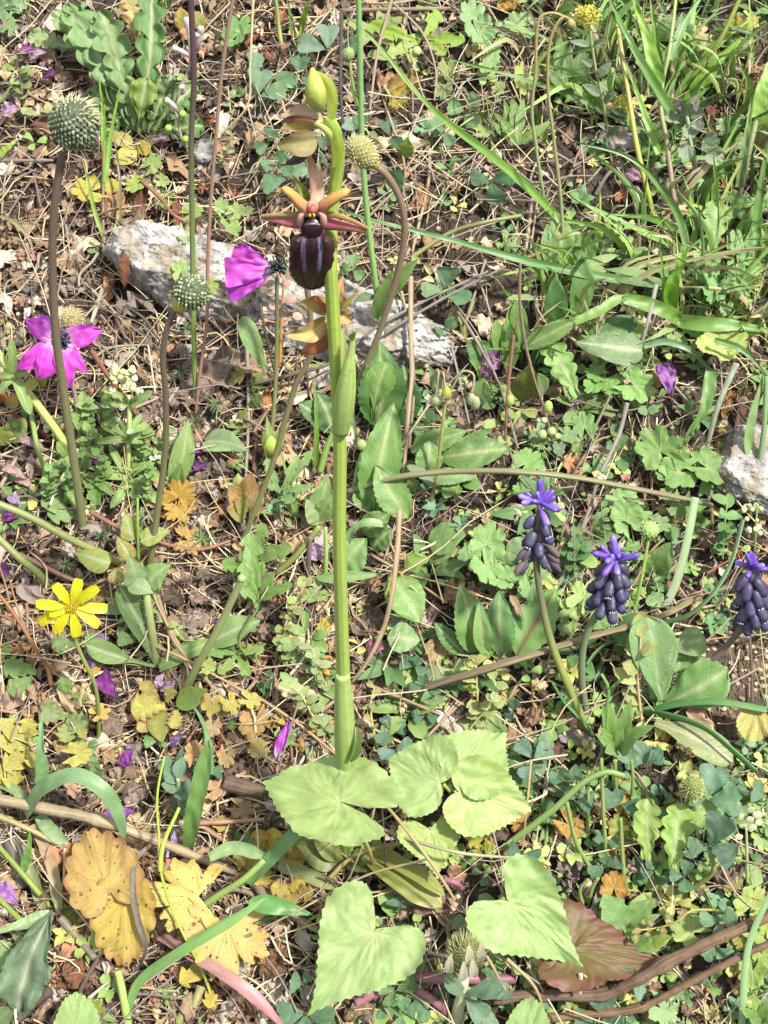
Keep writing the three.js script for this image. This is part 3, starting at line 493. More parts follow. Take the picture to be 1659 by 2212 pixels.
{
  // dry fibres: straight, bowed and kinked, 1 unit long
  const fib = (k) => { const pts = []; const a = rr(-0.16,0.16), b = rr(-0.1,0.1); for (let i = 0; i <= 6; i++) { const t = i / 6; pts.push(V3(t - 0.5,0.05 * Math.sin(t * 5 + k), a * 4 * t * (1 - t) + b * Math.sin(t * 9) + (k % 3 === 0 && t > 0.55 ? (t - 0.55) * 0.7 : 0))); } return noCol(tubeGeo(pts, 0.011,0.006,{ n:10,k:4 })); };
  const straw = ['#d2bf9b','#c2ab87','#a8906f','#8e775c','#6e5a48','#ddd2b6','#b59f86','#54443a'];
  scatter('dry_straw_litter','mass of fine dry grass fibres lying over the brown soil','litter',7600,[0,1,2,3,4,5].map(fib), M.inst, (X, Y) => {
    if ((bigRock(X, Y) && rnd() < 0.93) || noLitter(X, Y)) return; const sandy = Math.exp(-(((X - 1590) / 120) ** 2) - (((Y - 1470) / 140) ** 2)); if (rnd() < sandy * 0.85) return;
    const p = gpP(X, Y, rr(0.5,5) / 1000), l = rr(0.008,0.032) * (rnd() < 0.16 ? 1.8 : 1); return { m: lay(p, rr(0,6.3), 0.28, l, l, l), c: vary(C(pick(straw)), 0.2) };
  });
  const scrap = () => noCol(leafGeo(V3(-0.5,0,0), V3(0.5,0,0), rr(0.45,0.9), { N: UPV, roll:0,p: pick(['ovate','ell','petal']), nt:9,nw:3, wave:0.35, arch: rr(-0.3,0.35), fold: rr(-0.4,0.6), rag:0.45, curl: rr(-0.4,0.5), curve: rr(-0.15,0.15) }));
  const browns = ['#8b7460','#9d8269','#b59a7c','#7a6454','#ccb494','#63524a','#a0785a','#c6b4a4','#8a7d74','#a89c92'];
  scatter('dead_leaf_litter','mass of small curled brown leaf scraps covering the soil','litter',5200,[0,1,2,3,4,5,6].map(scrap), M.inst, (X, Y) => {
    if ((bigRock(X, Y) && rnd() < 0.95) || noLitter(X, Y)) return; const sandy = Math.exp(-(((X - 1590) / 120) ** 2) - (((Y - 1470) / 140) ** 2)); if (rnd() < sandy * 0.9) return;
    const p = gpP(X, Y, rr(0,2.5) / 1000), l = rr(0.0035,0.012) * (rnd() < 0.12 ? 1.7 : 1); return { m: lay(p, rr(0,6.3), 0.5, l), c: vary(C(pick(browns)), 0.2) };
  });
  const crumb = k => { const g = new THREE.IcosahedronGeometry(1,1), p = g.attributes.position; for (let i = 0; i < p.count; i++) { const s = 1 + 0.35 * noise3(p.getX(i) * 1.3 + k * 9, p.getY(i) * 1.3, p.getZ(i) * 1.3); p.setXYZ(i, p.getX(i) * s, p.getY(i) * s * 0.7, p.getZ(i) * s); } g.computeVertexNormals(); return g; };
  const earth = ['#6b5747','#54443a','#8a7460','#a8957c','#3f342d','#b8a88f'];
  scatter('soil_crumbs','mass of soil crumbs and grit on the bare ground','soil',6200,[0,1,2,3].map(crumb), M.inst, (X, Y) => { if (bigRock(X, Y)) return; const p = gpP(X, Y, 0.0002), l = rr(0.0004,0.0014) * (rnd() < 0.05 ? 2.2 : 1); return { m: lay(p, rr(0,6.3), 0.3, l), c: vary(C(pick(earth)), 0.2) }; });
  // seedlings: tiny trefoils and crenate leaves on short stalks, 1 unit across
  const seedling = (k) => {
    const g = [], n = k % 2 ? 3 : 5;
    for (let i = 0; i < n; i++) { const a = i / n * 6.28 + rr(-0.3,0.3), e = rr(0.2,0.6), b = V3(0.06 * Math.cos(a), 0.4,0.06 * Math.sin(a)); g.push(leafGeo(b, V3(Math.cos(a) * 0.55,0.4 + 0.3 * e, Math.sin(a) * 0.55), rr(0.3,0.42), { N: UPV, p: k % 2 ? 'obov' : pick(['ovate','paddle']), nt:7,nw:2, notch: k % 2 ? 0.12 : 0,td: k % 2 ? 0 : 0.25,tn:3, round:1, fold:0.2 })); g.push(tubeGeo([V3(0,-0.2,0), b],0.02,0.015,{ n:2,k:3 })); }
    return noCol(merged(g));
  };
  const greens = ['#7f9f50','#8fb35e','#7ea455','#6d9650','#a4c070','#5f8a52','#b6c678','#6f9a72','#c3c070'];
  const ok = (X, Y, f) => !(bigRock(X, Y) || rnd() < bare(X, Y) * 1.15 || rnd() > lush(X, Y) || fbm(X / 110, Y / 110, f, 2) < 0.02 - 0.22 * sstep(1450,1600, Y) * sstep(950,1100, X));
  scatter('ground_cover','mass of tiny green seedlings growing between the larger plants','ground cover',2200,[0,1,2,3,4,5].map(seedling), M.instLeaf, (X, Y) => { if (!ok(X, Y, 3)) return; const p = gpP(X, Y, 0), l = rr(0.004,0.0125); return { m: lay(p, rr(0,6.3), 0.35, l, l * rr(0.6,1.4), l, 0.5), c: vary(C(pick(greens)), 0.16) }; });
  const tuft = () => { const g = []; for (let i = 0; i < 4; i++) { const a = rr(0,6.3), e = rr(0.2,0.9), d = V3(Math.cos(a) * e, 0, Math.sin(a) * e), s = V3(rr(-0.08,0.08), -0.05, rr(-0.08,0.08)); g.push(ribbonGeo([s, s.clone().add(V3(d.x * 0.3,0.5, d.z * 0.3)), s.clone().add(V3(d.x, rr(0.5,1), d.z))], rr(0.05,0.09), { n:8 })); } return noCol(merged(g)); };
  scatter('fine_grass','mass of fine grass between the broader plants','grass',800,[0,1,2,3,4].map(tuft), M.instLeaf, (X, Y) => { const u = sstep(950,1300, X) * sstep(950,620, Y); if (rnd() > u + 0.06 || rnd() < bare(X, Y)) return; const l = rr(0.02,0.06) * lerp(0.4,1, u); return { m: lay(gpP(X, Y, 0), rr(0,6.3), 0.3, l, l, l, 0.4), c: vary(C(pick(['#8fb85c','#7ca850','#9cc468','#a9bb6c','#6f9a4c','#c3b98a'])), 0.15) }; });
  const rosette = k => { const g = [], n = 5 + k % 3; for (let i = 0; i < n; i++) { const a = i / n * 6.28 + rr(-0.4,0.4), b = V3(0.08 * Math.cos(a), 0.04,0.08 * Math.sin(a)), e = rr(0.6,1); g.push(leafGeo(b, V3(Math.cos(a) * e, rr(0.1,0.5), Math.sin(a) * e), rr(0.3,0.42), { N: UPV, p: k % 2 ? 'ell' : 'paddle',nt:12,nw:3,td:0.12,tn:5, arch:0.15, fold:0.25 })); } return noCol(merged(g)); };
  scatter('leafy_undergrowth','mass of low leafy rosettes in the shade of taller plants','undergrowth',360,[0,1,2,3].map(rosette), M.instLeaf, (X, Y) => { if (!ok(X, Y, 40) || rnd() < 0.75 * sstep(1300,1500, Y) * sstep(900,1150, X)) return; const l = rr(0.008,0.02); return { m: lay(gpP(X, Y, 0.0003), rr(0,6.3), 0.3, l, l * rr(0.6,1.1), l, 0.7), c: vary(C(pick(['#76994f','#648c46','#86a85c','#547d40','#7f9a60','#93a860'])), 0.16) }; });
  scatter('dry_grass_tangle','tangle of long pale dry stalks over the upper bank','litter',1400,[0,1,2,3,4,5].map(fib), M.inst, (X, Y) => { const q = Math.max(Math.exp(-(((X - 1050) / 330) ** 2) - (((Y - 220) / 300) ** 2)), 0.6 * Math.exp(-(((X - 250) / 200) ** 2) - (((Y - 480) / 250) ** 2)), 0.15); if (bigRock(X, Y) || rnd() > q) return; const l = rr(0.03,0.075); return { m: lay(gpP(X, Y, rr(0.002,0.012)), rr(0,6.3), 0.35, l, l * 0.5, l * 0.5), c: vary(C(pick(['#d2c4a8','#bfae94','#a3968a','#c9b792','#8f857c'])), 0.16) }; });
}


// ================================================================ the dark orchid in the middle
{
  use();
  const base = gp(748,1852,0); stand(base, 0);
  const t = thing('orchid_plant','tall green-stemmed orchid with a velvety dark flower, withered lower flower and buds','orchid', base);
  const stemPts = [base.clone().addScaledVector(UPV, -0.01), V(750,1780), V(747,1600), V(738,1350), V(733,1150), V(734,950), V(727,800), V(718,640), V(714,560), V(716,470,-3), V(724,400,-4), V(731,340,-3), V(726,290,-1), V(712,262)];
  const k = mpp(V(735,1000));
  part('stem', tubeGeo(stemPts, 1,1,{ n:90,k:14,c:'#aecb74',c2: '#b6d06a',rf: t => k * lerp(20,12, Math.pow(t, 0.8)), groove:0.05,gn:7 }), M.stalk);
  // clasping leaves round the stem
  part('sheath', tubeGeo([V(748,1690,0), V(746,1600,1), V(743,1520,1), V(740,1455,1)],1,1,{ n:40,k:18,c:'#a3c272',c2: '#b2ce80',rf: t => k * (20 + 8 * Math.sin(Math.PI * Math.min(1, t * 0.9 + 0.1)) - 2 * t), groove:0.03,gn:9 }), M.stalk, 'pale sheath leaf wrapped round the lower stem');
  L(V(752,1648,4), V(771,1560,3), 22,{ p:'lance',c:'#7fa350', fold:0.6,up:0, roll:30,m: M.grass },'sheath');
  part('bract', tubeGeo([V(736,935,2), V(743,880,4), V(752,810,5), V(760,750,5), V(765,712,5)],1,1,{ n:30,k:14,c:'#b0cf7e',c2: '#b9d684', flat:0.7,rf: t => k * (16 + 6 * Math.sin(Math.PI * Math.min(1, t * 1.3)) - 15 * Math.pow(t, 2.2) + 1.5), groove:0.03,gn:9 }), M.stalk, 'pale clasping bract');
  L(V(740,840,-2), V(737,690,-4), 26,{ p:'lance',c:'#d3dfa2', fold:0.4,up:0, roll:0,m: M.grass },'bract');
  L(V(758,735,5), V(770,715,7), 15,{ p:'ell',c:'#b3cc55',up:0, fold:0.5,m: M.grass },'bract');
  // leaves at the foot
  L([795,1838,10],[955,1960,12],66,{ p:'strap',c:'#a5b25c',ct:'#b3b765', fold:0.25, arch:0.1,nt:26,m: M.grass, label:'yellowish strap-shaped basal leaf' },'basal_leaf');
  L([815,1850,12],[962,1935,16],36,{ p:'strap',c:'#acba66', fold:0.3, arch:0.1,m: M.grass },'basal_leaf');
  L([745,1860,5],[640,1820,14],80,{ p:'ell',c:'#7f8f4d', fold:0.3,m: M.grass },'basal_leaf');
  L([745,1858,5],[670,1775,22],62,{ p:'ell',c:'#93a35a', fold:0.3,m: M.grass },'basal_leaf');
  L([752,1862,5],[850,1860,10],60,{ p:'ell',c:'#7e9150', fold:0.35,m: M.grass },'basal_leaf');

  useXY(564,132.7,0.3);
  const u = mpp(V(370,1400));
  // --- open flower: lip first, the rest hang on it
  const lipPos = [], lipUv = [], lipCol = [], lipIdx = [], nu = 70, nv = 64;
  const outline = v => {                // half width down the lip in survey units
    const a = [[0,66],[0.04,78],[0.09,128],[0.18,156],[0.3,166],[0.42,162],[0.55,164],[0.66,166],[0.74,156],[0.82,132],[0.9,108],[0.96,66],[1,8]];
    for (let i = 1; i < a.length; i++) if (v <= a[i][0]) { const q = (v - a[i - 1][0]) / (a[i][0] - a[i - 1][0]); return lerp(a[i - 1][1], a[i][1], q * q * (3 - 2 * q)); } return 8;
  };
  const dark = C('#22121a'), maroon = C('#3a1c26'), spec = C('#6c647e'), hump = C('#5a3440'), edge = C('#4a2416');
  for (let i = 0; i <= nv; i++) for (let j = -nu / 2; j <= nu / 2; j++) {
    const v = i / nv, s = j / (nu / 2), w = outline(v) * (1 + 0.022 * Math.sin(v * 42) * Math.abs(s) ** 3), x = 366 + s * w, y = 1215 + v * 432 - 10 * (1 - s * s) * Math.sin(v * 3);
    let z = 4.2 * Math.sqrt(Math.max(0,1 - Math.abs(s) ** 2.3)) * Math.sin(Math.PI * clamp(v * 0.82 + 0.16)) + 1.2 - 3.2 * v * v;
    const hs = Math.exp(-(((Math.abs(s) - 0.68) / 0.22) ** 2) - ((v - 0.2) / 0.09) ** 2); z += 2.1 * hs;
    z += 0.12 * noise3(s * 9, v * 14,3) * Math.abs(s) - 0.35 * Math.exp(-(((Math.abs(s) - 0.42) / 0.08) ** 2)) * sstep(0.08,0.2, v) + 0.25 * Math.exp(-((s / 0.12) ** 2)) * (1 - v);
    const p = V(x, y, z); lipPos.push(p.x, p.y, p.z); lipUv.push(s * 0.5 + 0.5, v);
    const cx = lerp(0.34,0.26, v) + 0.07 * Math.sin(v * 4.2), bw = lerp(0.14,0.08, v) + 0.02 * noise3(v * 9, s > 0 ? 3 : 8,1), q = v > 0.03 && v < 0.77 ? sstep(bw, bw * 0.62, Math.abs(Math.abs(s) - cx) + 0.02 * noise3(v * 12, s * 4,9)) * sstep(0.78,0.62, v) * sstep(0.02,0.06, v) : 0;
    const c = dark.clone().lerp(maroon, clamp(0.35 + 0.5 * noise3(s * 3, v * 4,5))).lerp(hump, hs * 0.9).lerp(edge, sstep(0.9,1, Math.abs(s)) * 0.7).lerp(spec, q);
    lipCol.push(c.r, c.g, c.b);
  }
  for (let i = 0; i < nv; i++) for (let j = 0; j < nu; j++) { const a = i * (nu + 1) + j; lipIdx.push(a, a + nu + 1, a + 1, a + 1, a + nu + 1, a + nu + 2); }
  const flower = part('flower', buildGeo(lipPos, lipUv, lipCol, lipIdx), M.lip, 'open flower with a velvety maroon-black lip marked by two pale violet bars');
  // furred rim of the lip
  const fur = []; for (let i = 0; i < 420; i++) { const v = rr(0.15,1), sg = rnd() < 0.5 ? -1 : 1, w = outline(v), p = V(366 + sg * w * rr(0.9,1), 1215 + v * 432,0.8 - 3.0 * v * v), q = V(366 + sg * (w + rr(3,9)), 1215 + v * 432 + rr(2,10), 0.4 - 3.2 * v * v), cone = new THREE.ConeGeometry(0.00006, p.distanceTo(q), 3); cone.translate(0, p.distanceTo(q) / 2,0); cone.applyQuaternion(new THREE.Quaternion().setFromUnitVectors(UPV, q.clone().sub(p).normalize())); cone.translate(p.x, p.y, p.z); fur.push(solidCol(cone, '#5a3020')); }
  part('lip_hairs', merged(fur), M.plain, null, flower);
  // throat, column, anther
  const blob = (pts, r, c, c2, o = {}) => tubeGeo(pts, 1,1,{ n:18,k:14, c, c2,rf: r, ...o });
  const fl = (pts, r, o, name) => part(name, blob(pts, r, o.c, o.c2,{ n:26,k:16, flat:0.5,m0: 0.1,m1: 0.9, rough:0.06, ...o }), M.tepal, null, flower);
  part('throat', blob([V(366,1118,1), V(366,1160,3.2), V(368,1215,3.6), V(368,1262,2.5)], t => u * (66 + 12 * Math.sin(t * 3.1)), '#26131a','#33171f',{ flat:0.55 }), M.lip, null, flower);
  part('throat_rim', blob([V(318,1180,4.2), V(338,1172,5), V(366,1170,5.4), V(396,1170,5), V(420,1178,4.2)], t => u * 8,'#8d7f8a','#8d7f8a'), M.lip, null, flower);
  for (const s of [-1,1]) part('column_side', blob([V(366 + s * 30,1062,3), V(366 + s * 72,1098,4), V(366 + s * 84,1150,3.6), V(366 + s * 74,1205,2)], t => u * (13 + 13 * Math.sin(t * 3.14)), '#d8a99c','#c89a90'), M.waxy, null, flower);
  part('column', blob([V(372,1020,2), V(370,1050,4.4), V(366,1085,5.2)], t => u * (26 + 14 * Math.sin(t * 3)), '#d6a493','#c9897c'), M.waxy, null, flower);
  part('anther', blob([V(376,1040,5.5), V(372,1062,7), V(366,1084,6.6)], t => u * (18 + 6 * Math.sin(t * 3)), '#c05a52','#c8706a'), M.waxy, null, flower);
  for (const s of [-1,1]) part('pollinium', blob([V(366 + s * 6,1088,7), V(366 + s * 15,1108,7.4), V(366 + s * 12,1120,6.6)], t => u * (7 + 3 * Math.sin(t * 3)), '#d8b545','#c9a23a'), M.waxy, null, flower);
  const tep = (b, e, w, o, name) => part(name, leafGeo(b, e, w * u, { up:0,nt:26,nw:7,v:0,m: M.waxy, ...o }), M.petal, o.label, flower);
  fl([V(320,1156,1), V(220,1158,2), V(110,1140,3), V(0,1122,3)], t => u * (t > 0.93 ? 17 - 140 * (t - 0.93) : 58 - 44 * t), { c:'#bc6a74',c2: '#b8766c', flat:0.6 },'sepal');
  fl([V(425,1160,1), V(540,1176,2), V(660,1200,3), V(768,1222,3)], t => u * (t > 0.93 ? 19 - 140 * (t - 0.93) : 58 - 42 * t), { c:'#ba6672',c2: '#b5706a', flat:0.6 },'sepal');
  // olive upper borders of the lateral sepals
  fl([V(318,1106,2.2), V(220,1100,3.4), V(110,1104,4), V(2,1114,3.6)], t => u * (26 - 14 * t), { c:'#ad9c5e',c2: '#bb9868', flat:0.5 },'sepal_border');
  fl([V(428,1100,2.2), V(540,1108,3.4), V(660,1150,4), V(770,1206,3.6)], t => u * (27 - 14 * t), { c:'#b09c5e',c2: '#bb9264', flat:0.5 },'sepal_border');
  fl([V(390,1052,1), V(404,960,-1), V(396,850,-2), V(368,760,-3), V(338,676,-2)], t => u * (34 + 20 * Math.sin(Math.PI * Math.min(1, t * 1.25)) - 14 * t), { c:'#e0b3a2',c2: '#c9a988', groove:0.06,gn:2 },'sepal');
  fl([V(332,1074,2), V(268,1010,4), V(205,945,5), V(152,908,5)], t => u * (t > 0.9 ? 32 - 180 * (t - 0.9) : 58 - 26 * t), { c:'#d89c74',c2: '#d2a862', flat:0.8 },'petal');
  fl([V(420,1066,2), V(490,1010,4), V(565,960,5), V(638,926,5)], t => u * (t > 0.9 ? 32 - 180 * (t - 0.9) : 58 - 26 * t), { c:'#d89c70',c2: '#d6ac60', flat:0.8 },'petal');
  L(V(345,1010,-4), V(215,808,-5), 66,{ p:'lance',c:'#aac455', fold:0.4,up:0,m: M.grass },'bract');
  // --- half-open flower above
  const f2 = part('flower', leafGeo(V(398,560,3), V(104,598,4), 186 * u, { p:'ovate',c:'#c4b880',c2: '#b5a06f',up:0, roll:-18, fold:0.4, arch:0.22,nt:26,nw:7,v:0, curve:0.05, wave:0.02,b1: 0.2 }), M.petal, 'half-open tan flower seen from the side');
  const tp2 = (b, e, w, o, name) => part(name, leafGeo(b, e, w * u, { up:0,nt:24,nw:7,v:0, wave:0.03, ...o }), M.petal, null, f2);
  tp2(V(448,425,1), V(140,402,2), 100,{ p:'petal',c:'#d3b690',c2: '#bf9c7c', roll:35, fold:0.5, curve:0.13, arch:0.1 },'sepal');
  tp2(V(430,440,-3), V(150,430,-4), 90,{ p:'petal',c:'#9d6a55',c2: '#8a5a48', roll:-10, fold:0.3, curve:0.08 },'sepal');
  tp2(V(385,462,1), V(146,484,2), 62,{ p:'petal',c:'#ccb95c',c2: '#bca04e', roll:10, fold:0.35, curve:0.03 },'petal');
  tp2(V(330,655,1), V(158,748,2), 78,{ p:'lance',c:'#2c1a22',c2: '#3a232b', roll:20, fold:-0.3, curve:-0.06 },'lip');
  part('ovary', blob([V(392,440,2), V(440,462,3), V(486,510,3), V(505,590,1)], t => u * lerp(26,34, t), '#c6d586','#a8c25c'), M.waxy, null, f2);
  L(V(548,760,3), V(452,400,4), 96,{ p:'strap',c:'#a8c556', fold:-0.45,up:0, roll:18, arch:0.05,nt:26, curve:0.12,m: M.grass },'bract');
  // --- closed bud on top
  part('bud', blob([V(428,345,2), V(408,300,4), V(396,220,5), V(386,140,4), V(374,84,2), V(366,48,1)], t => u * (8 + 62 * Math.pow(Math.sin(Math.PI * clamp(0.06 + t * 0.93)), 0.8)) * (t > 0.6 ? 1 - 0.35 * (t - 0.6) : 1), '#c3d079','#bccb66',{ groove:0.06,gn:3 }), M.stalk, 'closed pale green bud');
  L(V(502,445,1), V(385,66,0), 96,{ p:'strap',c:'#b3cc58', fold:-0.5,up:0, roll:25, arch:0.05,nt:28, curve:0.19,m: M.grass },'bract');
  part('bract_tip', blob([V(330,372,-4), V(322,320,-4), V(330,268,-4)], t => u * (22 - 8 * t), '#a9bb5c','#b8c66c'), M.waxy);
  // --- withered flower behind the stem
  const f3 = part('flower', leafGeo(V(500,1940,-6), V(268,2108,-4), 150 * u, { p:'ovate',c:'#a86a3e',c2: '#8e5430',up:0, roll:10, fold:-0.5, arch:0.2,nt:20,nw:5, curve:-0.1 }), M.tepal, 'withered brown flower');
  const tp3 = (b, e, w, o, name) => part(name, leafGeo(b, e, w * 1.25 * u, { up:0,nt:20,nw:5, wave:0.08, ...o }), M.tepal, null, f3);
  tp3(V(478,1850,-5), V(134,1958,-2), 130,{ p:'lance',c:'#cdb67c',c2: '#b08058', roll:-20, fold:0.5, curve:-0.12 },'sepal');
  tp3(V(470,1800,-6), V(276,1742,-4), 110,{ p:'petal',c:'#c2a858',c2: '#ac8648', roll:15, fold:0.5, curve:0.08 },'petal');
  tp3(V(560,1810,-6), V(588,1545,-8), 80,{ p:'petal',c:'#d0ac7c',c2: '#ac8259', roll:0, fold:0.6 },'sepal');
  tp3(V(558,1800,-5), V(706,1652,-5), 44,{ p:'lance',c:'#b3a058',c2: '#8e7440', roll:0, fold:0.6 },'petal');
  tp3(V(545,1810,-4), V(655,1868,-4), 120,{ p:'petal',c:'#d0b07c',c2: '#a88258', roll:20, fold:0.5 },'sepal');
  part('column', blob([V(470,1790,-4), V(425,1740,-2), V(390,1700,-2)], t => u * (30 - 8 * t), '#b7905c','#c9624a'), M.waxy, null, f3);
  part('ovary', blob([V(500,1900,-4), V(575,1995,-4), V(590,2080,-3)], t => u * 26,'#c5d48c','#b9cc70'), M.waxy, null, f3);
  part('bud_tip', blob([V(528,1545,-5), V(545,1515,-4), V(552,1490,-4)], t => u * (22 - 6 * t), '#b3c47a','#c8d48a'), M.waxy);
  use();
}

// ================================================================ broad heart-shaped leaves in front
{
  use();
  const heart = (label, at, foot, B, T_, w, o, stalk) => {
    thing('heart_leaf_plant', label, 'plant',[...foot, 0],'broad heart-shaped leaves at the foot of the orchid');
    PL(B, T_, w, { k:'heart',td:0.06,tn:22,nr:12,m: M.heart, cc:'#cbd99c', pucker:0.013, pleat:0.002,cup:0.06, ...o });
    ST(stalk, 9,8,{ c:'#b1946c',c2: '#9db062',n:14 },'stalk');
  };
  heart('large pale green heart-shaped leaf with a pinhole, pointing down and left',0,[805,1925],[816,2001,26],[656,2206,22],248,{ c:'#adcb86',up:0.35, roll:-8,ct:'#aace86' },[[800,1930,2],[790,1960,16],[816,2001,25.5]]);
  heart('large pale green heart-shaped leaf overlapping the reddish leaf, pointing right',0,[1020,1990],[1090,1940,30],[1273,2104,24],222,{ c:'#adcd88',up:0.35, roll:10,ct:'#acd08a' },[[960,2040,2],[1040,1970,18],[1090,1940,29]]);
  heart('big ragged heart-shaped leaf leaning against the orchid stem, pointing left',0,[805,1890],[742,1735,60],[558,1676,54],226,{ k:'wrap',c:'#a8c680',up:0.3, roll:12,rim:0.02,ct:'#a5c780' },[[812,1895,2],[795,1830,30],[742,1735,59]]);
  heart('yellow-green heart-shaped leaf right of the orchid stem, lying over its neighbours',0,[960,1800],[958,1694,38],[836,1636,36],196,{ c:'#b4d086', roll:-10,k:'heart2',cup:0.14 },[[975,1790,2],[985,1730,22],[958,1694,37]]);
  heart('heart-shaped leaf at the top of the overlapping cluster, pointing up',0,[1010,1770],[990,1682,34],[1098,1580,34],172,{ c:'#b0cd80', roll:8,k:'heart2' },[[1010,1770,2],[1005,1720,20],[990,1682,33]]);
  heart('heart-shaped leaf pointing right with a mauve petal at its notch',0,[1015,1790],[982,1708,36],[1152,1753,34],182,{ c:'#b6d288', roll:10,k:'heart2',cup:0.14 },[[1012,1790,2],[1010,1740,20],[982,1708,35]]);
  heart('small heart-shaped leaf hanging down below the cluster with a hole at its notch',0,[935,1850],[928,1788,30],[947,1902,26],150,{ c:'#b2cc78', roll:-4,ct:'#bcd27c' },[[940,1850,2],[935,1820,16],[928,1788,29]]);
  thing('red_heart_leaf_plant','reddish bronze heart-shaped leaf behind the two brown twigs','plant',[1250,2160,0]);
  PL([1216,2052,16],[1462,2088,19],205,{ k:'heart',td:0.05,tn:19,nr:9,m: M.heart, c:'#7f733e',c2: '#843e42',ep:2.6, blotch:0.55, roll:-14, pucker:0.02 });
  PL([1240,2150,4],[1330,2200,4],150,{ k:'heart2',td:0.05,m: M.heart, c:'#b9ad58',c2: '#b98a5e', blotch:0.5, roll:0 });
  ST([[1180,2170,1],[1210,2120,6],[1216,2052,15]],9,8,{ c:'#8e6b48',c2: '#a1705a' },'stalk');
  L([1012,1712,20],[975,1678,22],40,{ p:'petal',m: M.petal, c:'#c7a0bd', wave:0.2 },'petal').name = 'leaf';
}
// ================================================================ grape hyacinths
function bell(A, B, r, c, c2, mouth) {  // urn-shaped floret
  return bodyGeo(A, B, t => r * (t < 0.02 ? 0.2 : t < 0.12 ? 0.35 + t * 3 : t < 0.8 ? 0.75 + 0.25 * Math.sin(Math.PI * (t - 0.1) / 0.75) : Math.max(0.42,1 - (t - 0.78) * 2.6)), { c, c2,n:10,k:9,m0: 0.7,m1: 1, groove:0.05,gn:3 });
}
function club(A, B, r, c, c2) { return bodyGeo(A, B, t => r * (t < 0.04 ? 0.3 : 0.5 + 0.5 * sstep(0,0.6, t)) * (t > 0.93 ? Math.sqrt(Math.max(0.05,1 - ((t - 0.93) / 0.07) ** 2)) : 1), { c, c2,n:10,k:8 }); }
function muscari(label, stem, top, width, o) {
  use();
  const base = gp(...stem[0],0); stand(base, o.lean || 0);
  thing('grape_hyacinth', label, 'grape hyacinth', base, 'grape hyacinths on the right');
  const pts = stem.map((q, i) => i ? V(q[0], q[1], q[2] || 0) : base.clone().addScaledVector(UPV, -0.008)); const tp = V(top[0], top[1]); const all = [...pts, tp], k = mpp(tp);
  part('stem', tubeGeo(all, o.sw[0] * k, o.sw[1] * k, { n:50,k:9,c: o.sc[0], c2: o.sc[1], m0: o.m0 ?? 0,m1: o.m1 ?? 1 }), M.stem);
  const foot = pts[pts.length - 1], ax = tp.clone().sub(foot), len = ax.length(); ax.normalize();
  const side = RIGHT, fr = ax.clone().cross(side).normalize().multiplyScalar(-1);
  const rad = a => side.clone().multiplyScalar(Math.cos(a)).addScaledVector(fr, Math.sin(a));
  for (let i = 0; i < o.n; i++) {
    const f = i / o.n, a = i * 2.399 + o.ph, at = foot.clone().addScaledVector(ax, len * lerp(0.05,0.9, f)), R = width / 2 * k * (0.35 + 0.35 * Math.sin(Math.PI * (0.25 + f * 0.6))), d = rad(a);
    const A = at.clone().addScaledVector(d, R * 0.35).addScaledVector(ax, len * 0.03), B = at.clone().addScaledVector(d, R * 1.15).addScaledVector(ax, -len * rr(0.2,0.28));
    part('bell', bell(A, B, k * rr(10.5,12.5), pick(['#54526e','#4a4666','#58527c','#42405a']), '#2f2d44'), M.waxy);
    if (i % 2 === 0) { const rim = []; for (let q = 0; q < 5; q++) { const e = q / 5 * 6.28; const s1 = B.clone().sub(A).normalize(), p1 = s1.clone().cross(V3(0.3,1,0.2)).normalize(), p2 = s1.clone().cross(p1); rim.push(ball(B.clone().addScaledVector(p1, Math.cos(e) * k * 5).addScaledVector(p2, Math.sin(e) * k * 5), k * 2.1,'#cfd0d8',5)); } part('bell_teeth', merged(rim), M.plain, null, cur.children[cur.children.length - 1]); }
  }
  for (let i = 0; i < (o.dead || 0); i++) {  // shrivelled lower florets
    const a = i * 2.1 + 0.4, at = foot.clone().addScaledVector(ax, len * rr(-0.08,0.3)), d = rad(a), A = at.clone().addScaledVector(d, k * 5), B = at.clone().addScaledVector(d, k * rr(34,62)).addScaledVector(ax, -len * rr(0.12,0.32));
    part('withered_bell', bodyGeo(A, B, t => k * (t < 0.35 ? 2.6 : 2.6 + 6 * Math.sin(Math.PI * (t - 0.3) / 0.75)), { c:'#5d5560',c2: pick(['#47404c','#6a5b5c','#514858']), bend: k * 8, side: ax, rough:0.2 }), M.plain, 'shrivelled drooping floret');
  }
  for (let i = 0; i < 5; i++) o.up.push([rr(-36,36), rr(-34,4), rr(-4,6), rr(6.5,8)]);
  o.up.forEach(([dx, dy, dz, l], i) => {
    const A = tp.clone().addScaledVector(ax, k * (i % 3) * 5 - k * 4), B = V(top[0] + dx, top[1] + dy, dz);
    part('sterile_floret', club(A, B, k * (l || 9.5) * 0.76,'#7454c0', pick(['#8468cc','#9480dc','#7a5cc4','#6a4cb4'])), M.waxy);
  });
}
